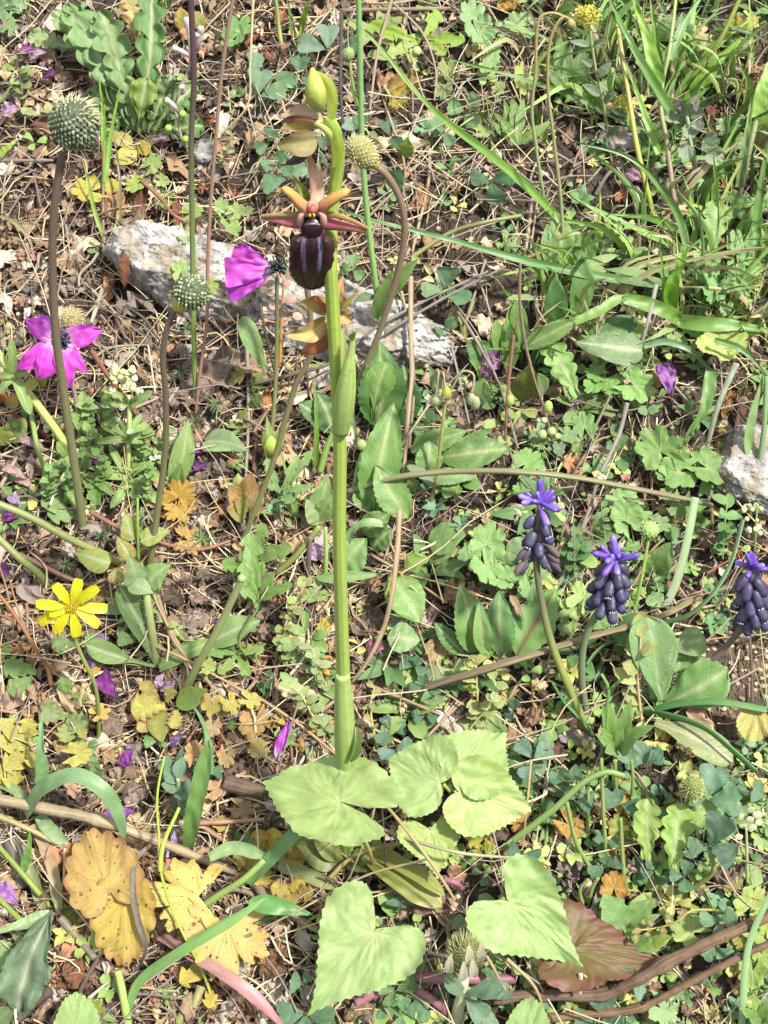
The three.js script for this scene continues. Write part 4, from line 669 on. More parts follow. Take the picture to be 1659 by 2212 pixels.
{
  muscari('half-withered grape hyacinth with violet top and shrivelled drooping lower bells',[[1285,1590],[1240,1510,0],[1195,1400,0],[1172,1310,0],[1158,1200,0]],[1166,1090],84,{ n:11,ph:0.5, dead:13, lean:-0.2,sw: [11,6.5], sc: ['#8d9a58','#69675f'], m0: 0.3,m1: 0.9,up: [[0,-56,0,9],[-47,-20,1,9],[-40,-4,5,8],[34,-18,1,8],[50,8,3,8.5],[38,14,6,8],[18,46,7,10],[20,-34,-3,8],[-14,-8,6,6]] });
  muscari('plump grape hyacinth with navy bells and bright violet top, in the middle of three',[[1280,1560],[1258,1480,0],[1262,1390,0],[1290,1325,0],[1308,1308,0]],[1330,1208],116,{ n:24,ph:1.1, lean:-0.15,sw: [9.5,7], sc: ['#7f8574','#6d8a5c'], up: [[-6,-52,0,10],[-50,-14,2,9.5],[8,-32,-2,8],[52,-10,2,9],[22,-12,3,7.5],[-22,6,6,9],[4,34,8,10],[-28,36,6,10]] });
  muscari('grape hyacinth cut by the picture edge, its stem rising slantwise from the soil',[[1415,1515],[1475,1470,0],[1545,1420,0],[1600,1360,0],[1622,1335,0]],[1622,1226],104,{ n:26,ph:2.0, lean:0,sw: [8.5,7], sc: ['#7a6c66','#67625c'], up: [[-2,-36,0,8.5],[-34,-12,2,8],[30,-4,3,8],[-8,20,7,8.5],[38,4,0,8],[12,-26,-2,8]] });
  // grooved dark leaves of the hyacinths
  use(2,2);
  thing('hyacinth_leaves','tuft of grooved dark green strap leaves at the foot of the grape hyacinths','grape hyacinth',[890,1310,0]);
  const gl = (pts, w0, w1, o = {}) => ST(pts, w0, w1,{ c:'#4d7a48',c2: '#5f8a52', groove:0.3,gn:2,n:34,k:10, flat:0.5, ...o },'leaf');
  gl([[880,1300,4],[1100,1250,14],[1350,1240,20],[1650,1290,20]],46,40);
  gl([[870,1310,4],[1000,1320,12],[1250,1400,18],[1450,1560,18],[1580,1680,14]],44,36);
  gl([[900,1300,2],[1100,1270,3],[1180,1370,4]],36,26);
  thing('hyacinth_leaves','two dark grooved leaves slanting down to the hyacinth stems','grape hyacinth',[540,1450,0]);
  gl([[560,1470,2],[480,1360,10],[360,1230,18],[290,1115,26]],48,26);
  gl([[505,1010,14],[560,930,12],[640,870,12],[760,850,10]],40,30,{ c:'#5c8052' });
  thing('hyacinth_leaves','long grey-green grooved leaf arching up behind the plump hyacinth','grape hyacinth',[1000,740,0]);
  gl([[1000,735,6],[1150,690,18],[1300,560,26],[1420,360,30],[1500,80,34]],34,26,{ c:'#668a5e',c2: '#6f8f6c' });
  thing('hyacinth_leaves','pale dusty green strap leaf rising steeply behind the middle hyacinth','grape hyacinth',[1000,640,0]);
  gl([[1005,640,4],[1080,470,14],[1150,200,24],[1200,-60,30]],44,40,{ c:'#93a686',c2: '#8aa67c' });
  gl([[1270,790,4],[1400,720,8],[1520,665,12]],34,20,{ c:'#66895a' });
}
// ================================================================ seed heads and anemones
function seedHead(c, axis, r, h, o = {}) {
  const g = [], q = new THREE.Quaternion().setFromUnitVectors(UPV, axis.clone().normalize());
  const core = new THREE.SphereGeometry(1,20,14); core.scale(r * 0.93, h * 0.95, r * 0.93); core.applyQuaternion(q); core.translate(c.x, c.y, c.z); g.push(solidCol(core, o.c0 || '#4c5846'));
  const n = o.n || 230;
  for (let i = 0; i < n; i++) {
    const y = 1 - 2 * (i + 0.5) / n, a = i * 2.39996, s = Math.sqrt(1 - y * y), d = V3(s * Math.cos(a), y, s * Math.sin(a)), pos = V3(d.x * r * 0.9, d.y * h * 0.9, d.z * r * 0.9), nn = V3(d.x / r, d.y / h, d.z / r).normalize();
    const top = o.fluff && y > o.fluff;
    if (rnd() < 0.05) continue; const lump = 1 + 0.07 * noise3(d.x * 1.6 + r * 900, d.y * 1.6, d.z * 1.6); pos.multiplyScalar(lump); nn.add(V3(rr(-0.3,0.3), rr(-0.3,0.3), rr(-0.3,0.3))).normalize(); const len = r * (top ? rr(0.25,0.5) : rr(0.13,0.19)), br = r * (top ? 0.06 : 0.115);
    const cone = new THREE.ConeGeometry(br, len, 5,2); { const p = cone.attributes.position; for (let k = 0; k < p.count; k++) { const f = (p.getY(k) + len / 2) / len; p.setX(k, p.getX(k) + (o.hook ?? 0.5) * len * f * f); } }
    cone.translate(0, len * 0.4,0); cone.rotateY(rr(-0.5,0.5)); cone.applyQuaternion(new THREE.Quaternion().setFromUnitVectors(UPV, nn)); cone.translate(pos.x, pos.y, pos.z); cone.applyQuaternion(q); cone.translate(c.x, c.y, c.z);
    g.push(solidCol(cone, top ? o.cf || '#d8dcb0' : pick(o.cs || ['#77886a','#8c9a7a','#657658','#a0ac8a']), 0.15));
  }
  return merged(g);
}
function anemStem(label, pts, w0, w1, c1, c2, head, group, extra) {
  use();
  const base = gp(...pts[0],0); stand(base, pts[0][2] || 0);
  thing('seed_head_plant', label, 'plant', base, group);
  const P = pts.map((p, i) => i ? V(p[0], p[1], p[2] || 0) : base.clone().addScaledVector(UPV, -0.006)); const k = mpp(P[P.length - 1]);
  part('stem', tubeGeo(P, w0 * k / 2, w1 * k / 2,{ n:60,k:9,c: c1, c2,m0: 0.25,m1: 0.8 }), M.stem);
  part('stem_down', hairs(P, w1 * k / 2,420,0.0006,'#c9bca8'), M.fuzz);
  if (head) { const c = V(head.x, head.y, head.dz || 0), ax = c.clone().sub(P[P.length - 1]).normalize(); if (head.ax) ax.add(V3(...head.ax)).normalize(); part('seed_head', seedHead(c, ax, head.r * k, head.h * k, head), M.plain); if (head.collar) part('collar', bodyGeo(P[P.length - 1], c.clone().lerp(P[P.length - 1],0.4), t => k * head.r * (0.3 + 0.45 * t), { c: head.collar, c2: head.collar }), M.plain); }
  if (extra) extra(k);
}
const SH = 'tall stems with anemone seed heads';
anemStem('tall brown stem with the largest, grey-green round seed head, upper left',[[182,1160],[160,1000],[138,850],[120,720],[113,560],[118,440],[135,330]],24,18,'#7f8460','#715f52',{ x:160,y:268,r:54,h:56,n:330,cs: ['#6f7f66','#85947a','#5c6c54','#94a287'], fluff:0.62,cf:'#d6dcb2' }, SH);
anemStem('bending brown stem with a short oval speckled green seed head',[[316,1240],[338,1120],[356,980],[358,860],[352,770],[364,700],[380,668]],17,13,'#84875f','#6c5f50',{ x:414,y:632,r:40,h:40,ax: [0.7,-0.1,0.1], n:230,cs: ['#98a680','#b3bd98','#78875f','#61704c'], collar:'#c6bd62', hook:0.2 }, SH);
anemStem('arching brown stem right of the orchid with an elongated cream seed head',[[748,905],[775,830],[815,730],[845,640],[866,560],[874,490],[862,425],[835,378],[815,360]],15,16,'#8b8064','#86725f',{ x:783,y:330,r:30,h:44,n:240,cs: ['#cfcb96','#dcd9ac','#b7b680','#e6e3c0'], c0: '#9a9a66', fluff:-0.2,cf:'#e2dfb6', collar:'#cfae45' }, SH, k => { });
anemStem('short reddish stem with a fluffy cream seed head beside the open magenta anemone',[[330,920],[285,880],[245,828],[205,770],[178,730],[166,715]],12,11,'#8d5f4b','#97695a',{ x:155,y:690,r:25,h:24,n:200,cs: ['#d9c9a2','#e3d6b4','#c8b68c'], c0: '#b09f74', fluff:-1,cf:'#dfd0aa', hook:1.2 }, SH);
anemStem('tall thick stem, dark purple above and green below, running out of the top edge',[[421,885],[420,780],[417,640],[415,480],[413,300],[419,170],[415,60],[410,-60],[409,-140]],14,14,'#88a35e','#5d4a4e', null, SH);
anemStem('thin pinkish brown stem beside the purple and green one',[[418,890],[430,820],[446,700],[449,560],[455,440],[466,300],[480,150],[503,0],[520,-90]],9,9,'#b98b7c','#a58e7a', null, SH);
anemStem('wavy brown stem rising in front of the orchid lip, its head hidden behind the flower',[[505,1190],[548,1110],[590,1000],[618,900],[640,830],[674,760],[670,680],[662,610],[660,590]],13,14,'#8c9060','#8a7a60', null, SH);
anemStem('olive stem leaning in from the lower ground towards the middle of the picture',[[380,1520],[420,1450],[465,1370],[490,1320],[522,1252]],19,16,'#96a46c','#9cac78', null, SH, k => part('stem_node', ball(V(522,1250), k * 10,'#9fb078'), M.stem));
// straight green stem behind the orchid
{
  use(); const b = gp(826,800); stand(b, -0.1); thing('green_hairy_stem','straight bright green hairy stem right of the orchid, running out of the top edge','plant', b);
  const P = [b, V(822,700), V(810,600), V(795,480), V(783,330), V(779,180), V(776,60), V(775,-60)], k = mpp(P[3]);
  part('stem', tubeGeo(P, k * 7.2, k * 5.5,{ n:40,k:9,c:'#8fb86c',c2: '#86b074', groove:0.06,gn:5 }), M.stem); part('stem_hairs', hairs(P, k * 6,260,0.0014,'#c8d8a8'), M.fuzz);
  part('side_branch', tubeGeo([V(775,232), V(764,190), V(757,150), V(753,128)], k * 3, k * 2.6,{ c:'#8fb060' }), M.stem);
  part('bud', seedHead(V(753,117), UPV, k * 13, k * 14,{ n:90,cs: ['#b4c890','#9fb87c','#c6d4a0'], c0: '#8aa468', hook:0.1 }), M.plain);
  L(V(774,222), V(757,186), 14,{ p:'lance',c:'#7ea45c',up:0 });
  L(V(820,650), V(902,560,4), 44,{ p:'ell',c:'#86ac5c',td:0.12,tn:9,up:0.1, fold:0.4, curve:-0.04 }); L(V(812,690), V(848,582,4), 34,{ p:'ell',c:'#9bbd6c',up:0.1, fold:0.4 });
  L(V(812,642), V(762,652,3), 22,{ p:'ell',c:'#6f9068',up:0.2, fold:0.4 });
}
function stamens(c, axis, r, n, cols, parent, name = 'stamens') {
  const g = []; for (let i = 0; i < n; i++) { const d = V3(rr(-1,1), rr(-1,1), rr(-1,1)).normalize(); if (d.dot(axis) < -0.25) { i--; continue; } const l = r * rr(0.8,1.25), B = c.clone().addScaledVector(d, l); g.push(tubeGeo([c.clone().addScaledVector(d, r * 0.4), B], r * 0.04, r * 0.035,{ n:2,k:3,c: cols[0], c2: cols[0] })); const b = new THREE.SphereGeometry(r * 0.11,5,4); b.scale(1,1.7,1); b.applyQuaternion(new THREE.Quaternion().setFromUnitVectors(UPV, V3(rr(-1,1), rr(-1,1), rr(-1,1)).normalize())); b.translate(B.x, B.y, B.z); g.push(solidCol(b, pick(cols), 0.2)); }
  part(name, merged(g), M.plain, null, parent);
}
{ // open magenta anemone
  use(); const b = gp(178,1010); stand(b, -0.15);
  thing('anemone_flower','open magenta anemone with drooping petals and a navy centre, at the left edge','anemone', b);
  part('stem', tubeGeo([b, V(170,900,-3), V(150,800,-5), V(132,742,-4)],0.0012,0.001,{ n:24,c:'#8a8a5c',c2: '#a08a88' }), M.stem);
  const c = V(132,733,2);
  const pet = (x, y, w, o = {}) => L(V(132 + (x - 132) * 0.06,735 + (y - 735) * 0.06,1), V(x, y, o.dz ?? 0), w, { p:'petal',m: M.petal, c:'#ea52de',cb:'#fad0f0',b1: 0.38,ct:'#d25fdc',t0: 0.85,nt:20,nw:6,up:0.1, fold:0.1, arch:0.14, wave:0.1,v:0.05, roll:0, ...o },'petal');
  pet(38,798,46,{ dz:4 }); pet(82,818,58,{ dz:9, arch:0.2 }); pet(150,838,46,{ dz:10, arch:0.2 }); pet(188,806,30,{ dz:7 }); pet(220,714,50,{ dz:-3,c:'#cf3fd0' }); pet(56,690,44,{ dz:-6,c:'#9a1fa6' }); pet(84,680,36,{ dz:-9,c:'#8d1a9a' });
  part('centre', ball(c, 0.0022,'#2b2c40',12), M.plain); stamens(c, toCam(c), 0.0034,90,['#39405c','#4c5674','#2a2f48']);
}
{ // side-on magenta anemone, half open
  use(); const b = gp(586,940); stand(b, -0.05);
  thing('anemone_flower','magenta anemone seen from the side, petals swept left of its black centre','anemone', b);
  part('stem', tubeGeo([b, V(594,850), V(598,720), V(598,600)],0.001,0.0008,{ n:24,c:'#94a06c',c2: '#76785c' }), M.stem);
  const pet = (x, y, w, o = {}) => L(V(594,582, o.b ?? 0), V(x, y, o.dz ?? 0), w, { p:'flare', ripple:0.03,m: M.petal, c:'#f06ce6',cb:'#fbe4f4',b1: 0.35,nt:20,nw:6,up:0, fold:0.15, arch:0.05, wave:0.12,v:0.04, roll:0, ...o },'petal');
  pet(500,556,62,{ dz:-2, roll:-10, curve:0.04 }); pet(486,588,70,{ dz:1, arch:0.1, curve:-0.02 }); pet(492,634,54,{ dz:3,c:'#c648d2', roll:24, curve:-0.06 }); pet(516,540,40,{ dz:-5,c:'#c048cc' });
  const c = V(600,575,3); part('centre', ball(c, 0.0023,'#20242a',12), M.plain); stamens(c, toCam(c).add(V3(0.3,0,0)).normalize(), 0.0034,130,['#2c3838','#3c4a48','#566460','#20282a']);
}
{ // yellow star-shaped composite
  use(); const b = gp(212,1612); stand(b, -0.1);
  thing('yellow_flower','bright yellow star-shaped flower with narrow petals on a thin stem','flower', b);
  const c = V(155,1310,3);
  part('stem', tubeGeo([b, V(214,1560), V(205,1480), V(178,1420), V(158,1370), V(153,1330)],0.0009,0.0008,{ n:40,c:'#7b8a4c',c2: '#8fa05c' }), M.stem);
  [[118,1262],[170,1250],[212,1268],[232,1314],[214,1352],[166,1376],[120,1366],[84,1346],[78,1304],[100,1326]].forEach(([x, y], i) => { const f = i === 9 ? 0.9 : 1; L(V(155 + (x - 155) * 0.12,1310 + (y - 1310) * 0.12,3), V(155 + (x - 155) * f, 1310 + (y - 1310) * f, rr(1,5)), 23,{ p:'ray',m: M.petal, c:'#fdf73a',cb:'#fbe92a',nt:14,nw:4,up:0, fold:0.12, arch:0.06, wave:0.04,v:0.04, roll: rr(-10,10), curve: rr(-0.02,0.02) },'petal'); });
  const g = []; for (let i = 0; i < 46; i++) { const a = i * 2.4, r = 0.0022 * Math.sqrt(i / 46), n = toCam(c), s = RIGHT, f = n.clone().cross(s), A = c.clone().addScaledVector(s, r * Math.cos(a)).addScaledVector(f, r * Math.sin(a)); g.push(tubeGeo([A.clone().addScaledVector(n, -0.0008), A.clone().addScaledVector(n, 0.0016 - r * 0.2).addScaledVector(s, r * Math.cos(a) * 0.4)],0.00022,0.00026,{ n:2,k:5,c:'#f5cf2a',c2: pick(['#fae23a','#f3c42a','#fbe648']) })); }
  part('florets', merged(g), M.plain);
  part('calyx', bodyGeo(V(153,1332,-1), V(155,1312,0), t => 0.0011 + 0.0007 * t, { c:'#86984f',c2: '#9cac58' }), M.plain);
}
// cream clover head, lower middle
{
  use(); const b = gp(985,2230); stand(b, -0.1);
  thing('clover_flower','furry cream and green clover flower head with grey-green leaflets below','clover', b);
  const k = mpp(V(1005,2010));
  part('stem', tubeGeo([b, V(990,2180), V(998,2150), V(1002,2116)], k * 15, k * 12,{ c:'#a9b69a',c2: '#c4ccae' }), M.stem);
  const c = V(1005,2070,0), g = [];
  const core = new THREE.SphereGeometry(1,20,14); core.scale(k * 33, k * 50, k * 31); core.translate(c.x, c.y, c.z); g.push(solidCol(core, '#8a9460'));
  for (let i = 0; i < 330; i++) { const y = 1 - 2 * (i + 0.5) / 330, a = i * 2.4, s = Math.sqrt(1 - y * y), A = c.clone().add(V3(s * Math.cos(a) * k * 31, y * k * 48, s * Math.sin(a) * k * 29)), d = V3(s * Math.cos(a) * 0.7 + rr(-0.2,0.2), 1.1 + 0.6 * y, s * Math.sin(a) * 0.7 + rr(-0.2,0.2)).normalize(); g.push(tubeGeo([A, A.clone().addScaledVector(d, k * 16), A.clone().addScaledVector(d, k * rr(24,34)).addScaledVector(UPV, k * 5)], k * 1.7, k * 0.5,{ n:3,k:3,c: pick(['#a3ae70','#b0bc80','#949f60']), c2: y < -0.3 ? '#8a7458' : '#d0d8a8' })); }
  part('flower_head', merged(g), M.plain);
  for (const [x, y, dz] of [[974,2083,26],[1024,2092,34],[1038,2056,30],[996,2100,34],[1012,2064,44]]) L(V(x, y + 20,6 + dz * 0.08), V(x + rr(-6,6), y - 26,9 + dz * 0.1), 20,{ p:'ell',m: M.petal, c:'#fffbe0', fold:0.15,up:0,nt:10 },'floret');
  L(V(1003,2150,2), V(1088,2135,6), 50,{ p:'obov',c:'#7d9f80', fold:0.25,up:0.4, notch:0.06 },'leaflet'); L(V(1003,2150,2), V(960,2112,5), 46,{ p:'obov',c:'#84a684', fold:0.25,up:0.4 },'leaflet'); L(V(1003,2155,2), V(1050,2200,8), 52,{ p:'obov',c:'#7fa282', fold:0.25,up:0.4 },'leaflet');
}

// ================================================================ upper band of the picture
use(0,0);
{
  leafy('lobed_rosette_plant','large rosette of jagged dandelion-like leaves in the upper left','plant',[890,880],[
    [840,850,345,60,220,'#9cbf83',{ h:4,ht:26 }],[860,840,430,20,230,'#8fb877',{ h:6,ht:32 }],[870,840,640,60,230,'#8eb676',{ h:7,ht:36 }],[900,840,965,-60,210,'#6f9f58',{ h:8,ht:36, arch:0.16 }],
    [880,850,690,300,170,'#86b069',{ h:9,ht:26 }],[940,850,1090,470,130,'#86ad6a',{ h:5,ht:22 }],[960,860,1260,540,190,'#6f9c52',{ h:3,ht:16 }],[950,880,1310,800,170,'#6d974f',{ h:2,ht:8 }],
    [840,870,560,560,160,'#82a765',{ h:3,ht:12 }],[850,900,620,800,90,'#8f9f58',{ h:2,ht:6 }],[930,900,1110,870,60,'#8d6a74',{ h:3,ht:8,p:'strap',td:0 }],
    [885,860,935,490,180,'#93b554',{ h:11,ht:30,p:'spoon',td:0.08,tn:9 }],[500,330,180,220,130,'#b3cf98',{ h:10,ht:16 }],[860,260,840,-30,160,'#dcc67e',{ h:8,ht:18,c2: '#c4a45c' }]], PIN, true);
  crenate([[1520,190,190,-55,'#76a855','ivy'],[1460,260,120,160,'#7fae5c','ivy']],'deep green ivy-like lobed leaf',{ foot: [1420,400] });
  leafy('spotted_oval_plant','pair of mottled yellow-green oval leaves','plant',[1200,330],[[1165,195,1145,45,105,'#b5b850',{ c2: '#c9864a', blotch:0.5 }],[1270,190,1265,70,100,'#a9b85a',{ c2: '#c98a4c', blotch:0.5 }]],{ p:'ell',m: M.spot });
  // fumitory
  const b = gp(1215,1010); stand(b, -0.2); named('fumitory_plant','pinkish white tubular fumitory flowers with round green pods below, beside the tall purple stem','flower', b, null, true);
  const P = [b, V(1195,960), V(1150,860), V(1130,760), V(1110,680), V(1150,560), V(1200,420), V(1220,250)]; part('stem', tubeGeo(P, 0.0007,0.0005,{ n:40,c:'#9fa38a',c2: '#b6a596' }), M.stem);
  for (const [x, y, tx, ty] of [[1215,420,1180,110],[1235,320,1275,170],[1215,370,1095,300],[1150,600,1150,545],[1130,715,1050,630],[1240,300,1250,210]]) part('flower', bodyGeo(V(x, y, 3), V(tx, ty, 6), t => mpp(b) * (8 + 9 * Math.sin(t * 3) + (t > 0.8 ? 8 : 0)), { c:'#dca6cc',c2: '#f8ece6',m0: 0.1,m1: 0.5, side: RIGHT, bend:0.001,n:12 }), M.petal);
  for (const [x, y] of [[1160,725],[1070,815],[1180,885]]) { part('pod', ball(V(x, y, 4), mpp(b) * 24,'#9bc25c',14), M.waxy); part('pod_stalk', tubeGeo([V(x + 8, y + 20,3), V(x + 34, y + 70,0)],0.0003,0.0003,{ c:'#9fae7a' }), M.stem); }
  sprig([[1380,1100,0],[1440,960,20],[1470,820,30],[1450,560,40]],14,'#b3a182','#b4c58c',34,18,'pale branched sprig with tiny seedling leaves');
  grass('bright green forked grass blades in front of the purple stem',[[[[655,1659,0],[655,1300,12],[660,1000,22],[664,900,26]],25,'#7d5a62',{ stem:1,c2: '#8f8a58' }],[[[664,960,24],[655,700,34],[630,480,42]],42,'#93c748'],[[[668,1160,18],[705,850,28],[765,540,38]],38,'#8fc04c'],[[[690,1659,2],[750,1420,10],[765,1200,18],[725,850,28]],40,'#9aa062',{ c2: '#8a6a58' }],[[[655,1500,6],[600,1330,14],[560,1150,22],[520,990,28]],34,'#9fc25c']]);
  crenate([[560,1215,200,180,'#d3cc52']],'round yellow scalloped leaf',{ h:12,m: M.palm });
  leafy('yellow_leaf_plant','yellow leaves with two dark spots','plant',[880,960],[[870,950,720,1040,120,'#e0d668',{ p:'ell' }],[850,900,690,870,90,'#dcd27a',{ p:'ell' }],[880,970,960,920,110,'#cdb53a',{ p:'ell',m: M.spot }],[690,1130,700,1240,120,'#c9c24e',{ p:'ell' }]],{ h:6,ht:9 });
  crenate([[970,1040,130,-40,'#a9c878'],[1030,1150,90,20,'#b3c87c'],[860,1175,130,150,'#b0cc66'],[1045,1270,120,170,'#a4c466']],'chain of small pale scalloped leaves',{ foot: [940,1130], h:10 });
  crenate([[1225,1350,130,-20,'#a5c468'],[1410,1310,110,-100,'#a9c774'],[1500,1340,110,-40,'#b4cf7c'],[1470,1440,130,60,'#9fc066'],[1175,1490,110,90,'#b8cf94'],[1570,1340,70,-30,'#bcd48c']],'runner of small scalloped pale green leaves over the rock',{ foot: [1180,1410], h:28 });
  straw([[900,1150,10],[1020,1260,16],[1110,1370,26],[1190,1415,28]],26,'#b98a74','pinkish runner stem');
  for (const a of [[820,1540,900,1180,130,'#8f5c3e'],[850,1659,790,1480,130,'#7f5238'],[1120,1500,1110,1260,75,'#a55f40'],[1380,800,1290,740,110,'#a8623c'],[1470,680,1410,590,100,'#9c5a3c'],[640,1090,560,1000,110,'#8a5f48'],[960,1400,880,1340,130,'#7a5040'],[1620,200,1560,300,130,'#a86a48'],[330,830,200,800,140,'#8f6448'],[420,1000,300,880,150,'#7f5c44'],[1180,1080,1090,1130,130,'#8d6a58']]) dead(...a, 'rust brown curled dead leaf');
  for (const a of [[1240,1190,1380,1190,110,'#d08f68'],[1420,1240,1530,1220,110,'#cc8460'],[1420,1200,1460,1140,70,'#d49a70']]) dead(...a, 'orange lobed dead leaf',{ td:0.4,tn:3, deep:1,saw:1 });
  for (const a of [[40,1430,230,1440,130,'#cbb08c'],[20,1500,150,1540,130,'#c4a482'],[180,1370,250,1340,80,'#c9b08e'],[450,1430,560,1410,90,'#b8a08a']]) dead(...a, 'pale tan dead leaf');
  fallen(-20,200,40,150,70,'#c9a0bc','pale mauve petal'); fallen(20,720,110,680,110,'#cfa8cc','pale lilac petal'); fallen(130,330,220,310,60,'#b25cc0','magenta petal'); fallen(270,480,360,450,60,'#7a3a82','dark purple petal'); fallen(190,370,300,330,60,'#d3b4c6','pinkish petal'); fallen(255,430,290,390,40,'#cfa4c0','tiny pink petal');
  sprig([[150,650,0],[130,500,16],[110,420,24],[120,340,30]],22,'#b3a884','#a9c474',60,16,'pale upright seedling with crowded little leaves',{ p:'paddle' });
  sprig([[200,700,0],[260,740,10],[320,720,16]],22,'#b79a78','#c9d08c',60,7,'short pinkish sprig with yellow-green tips');
  crenate([[60,170,110,-60,'#86a86a','ivy'],[20,60,150,200,'#86ad78'],[110,30,120,-30,'#8fb47e']],'grey-green lobed leaf at the corner',{ foot: [30,300] });
  grass('yellow-green blade entering from the picture edge',[[[[0,990,10],[70,920,14],[120,880,16]],60,'#b3cc62'],[[[0,650,10],[90,520,18]],24,'#a9c070'],[[[0,1370,4],[100,1420,10],[190,1530,14],[220,1659,14]],34,'#b8b884',{ c2: '#c9a090' }]]);
  straw([[1610,0,30],[1590,400,22],[1572,670,16],[1400,860,6]],16,'#d8c6a0','pale forked straw'); straw([[1572,670,16],[1630,890,8]],13,'#d8c6a0','short pale straw');
  for (const [p, w, c] of [[[[0,430],[340,310]],22,'#8f7c6c'],[[[500,270],[730,230],[940,215]],28,'#d3c4a6'],[[[830,320],[910,270]],26,'#c9b89a'],[[[1460,20],[1310,180],[1260,260]],16,'#c8b59a'],[[[1480,100],[1560,260],[1600,360]],14,'#a58a76'],[[[170,590],[360,690]],18,'#b89c82'],[[[0,1020],[340,1020]],26,'#a3968a'],[[[10,1360],[40,1100],[120,930]],14,'#b3a79a'],[[[210,1130],[80,1320],[40,1400]],16,'#8f8378'],[[[90,1140],[240,1070]],20,'#9a8d80'],[[[210,1080],[260,1320]],22,'#857a72'],[[[370,1460],[470,1280]],20,'#a99c8c'],[[[420,1430],[450,1659]],12,'#c8bca6'],[[[540,1659],[600,1580]],18,'#b0a28e'],[[[1060,480],[960,720],[885,840]],18,'#c4b498'],[[[1620,1100],[1659,1300]],18,'#8a7f74'],[[[1400,1130],[1650,1090]],14,'#a8a098'],[[[670,770],[860,830]],16,'#9a8470'],[[[100,380],[300,90]],14,'#8a7868'],[[[20,150],[120,60],[180,0]],16,'#9a8a78'],[[[1200,990],[1350,1150]],18,'#c79a78'],[[[160,740],[150,800],[30,800]],12,'#b3a080'],[[[220,1659],[140,1540]],16,'#c9a898']]) straw(p, w, c);
}
use(1,0);
{
  grass('light green grass stalks cut by the top edge above the clover',[[[[185,340,4],[160,160,16],[140,-20,30]],30,'#a3b878',{ stem:1 }],[[[255,240,6],[240,120,16],[210,-20,28]],40,'#9fbb6e'],[[[300,200,10],[330,90,22],[355,-30,32]],58,'#a9d24c'],[[[280,340,4],[300,200,14],[320,60,20]],26,'#9ab76c']]);
  clover([[470,240,160,-90],[360,300,150,200],[610,290,130,-20,'#6f9a70']],'#86a88a',{ at: [470,320] });
  clover([[300,430,150,-90],[220,500,150,150],[360,520,120,20]],'#65905e',{ h:6 }); clover([[35,530,180,-80],[135,580,165,5],[10,400,130,-90]],'#7fa67c',{ at: [30,610] });
  clover([[690,810,130,-90],[600,820,110,-120,'#8fae92'],[650,870,100,90]],'#5f8c60'); clover([[825,840,150,-80],[900,900,90,30]],'#557f54',{ h:6 });
  clover([[130,880,120,-90],[60,950,100,180]],'#6a9768'); clover([[170,1010,110,-60],[110,1040,120,160],[200,1080,100,40]],'#6f9f6c'); clover([[135,1180,150,170],[310,1100,110,-60]],'#84b081'); clover([[440,910,90,-90],[450,1060,120,-80],[400,1120,100,160]],'#7fa67c');
  clover([[1290,690,130,200],[1390,660,130,-50],[1370,770,120,30]],'#76a268'); clover([[1210,840,130,200],[1260,880,90,80],[1180,790,110,-150]],'#79a276'); clover([[1440,1140,130,190],[1590,1120,140,-10],[1540,1240,130,80]],'#48764e',{ at: [1510,1150] });
  leafy('small_leaf_plant','two plain oval green leaves','plant',[980,1010],[[960,1000,980,870,110,'#8fb954'],[880,1200,960,1080,140,'#5d8852'],[800,900,730,850,70,'#8db25c']],{ p:'ell' });
  dead(430,450,610,510,150,'#bda79b','flat pinkish grey dead leaf'); dead(690,450,830,480,110,'#a8938a','flat pinkish grey dead leaf'); dead(820,600,1060,520,200,'#b89e44','yellow-brown spotted dying leaf',{ m: M.spot, c2: '#7f5a3a' }); dead(870,690,960,560,130,'#c4a83c','yellow-brown spotted dying leaf',{ m: M.spot });
  for (const a of [[180,60,130,170,110,'#b3744c'],[10,200,130,220,110,'#a0684a'],[40,330,140,420,120,'#9c6a4c'],[200,270,180,380,80,'#c08a60'],[120,380,60,280,60,'#c67f50'],[880,960,910,870,60,'#b98a4c'],[1150,860,1200,930,110,'#7f6a5c'],[1310,930,1340,1010,40,'#d09a54'],[1260,1270,1300,1190,60,'#c9b05c']]) dead(...a, 'rust brown curled dead leaf');
  leafy('cut_leaf_plant','bright yellow-green deeply cut leaf with a round bud','plant',[1060,330],[[1060,260,730,150,130,'#a9cb55'],[1085,240,1180,70,120,'#b0d05c'],[1090,240,1345,260,120,'#a9cd4e'],[1040,270,850,360,110,'#b5cc70'],[1110,260,1220,350,110,'#aac65a'],[1040,290,1000,400,100,'#b0cc6c']],{ ...CUT, h:14,ht:16 });
  part('bud', ball(gp(1040,325,18), 0.0022,'#c3dc8c',12), M.waxy);
  crenate([[1390,100,190,-90,'#a5cb88'],[1450,210,190,60,'#a0c882'],[1610,190,150,-30,'#a3c985'],[1510,370,110,120,'#a6ca80','lob'],[1230,440,120,90,'#a9bb6a'],[1215,560,150,100,'#9aa96e']],'pale green scalloped leaf',{ foot: [1400,500] });
  crenate([[1560,560,90,-60,'#9fb86a'],[1460,840,110,0,'#b7c878']],'yellowish small round leaf',{ foot: [1500,900] });
  dead(1560,20,1680,60,130,'#e3b352','orange-yellow dying leaf',{ rag:0.15 });
  leafy('cut_leaf_plant','green leaf cut into pointed segments beside the long blade','plant',[1659,960],[[1640,900,1475,750,80,'#93b868'],[1650,890,1510,705,80,'#9abf6c'],[1655,880,1590,620,90,'#93ba5c'],[1660,900,1580,820,70,'#8fb25c']],{ p:'lance',td:0.2,tn:3,h:10,ht:18 });
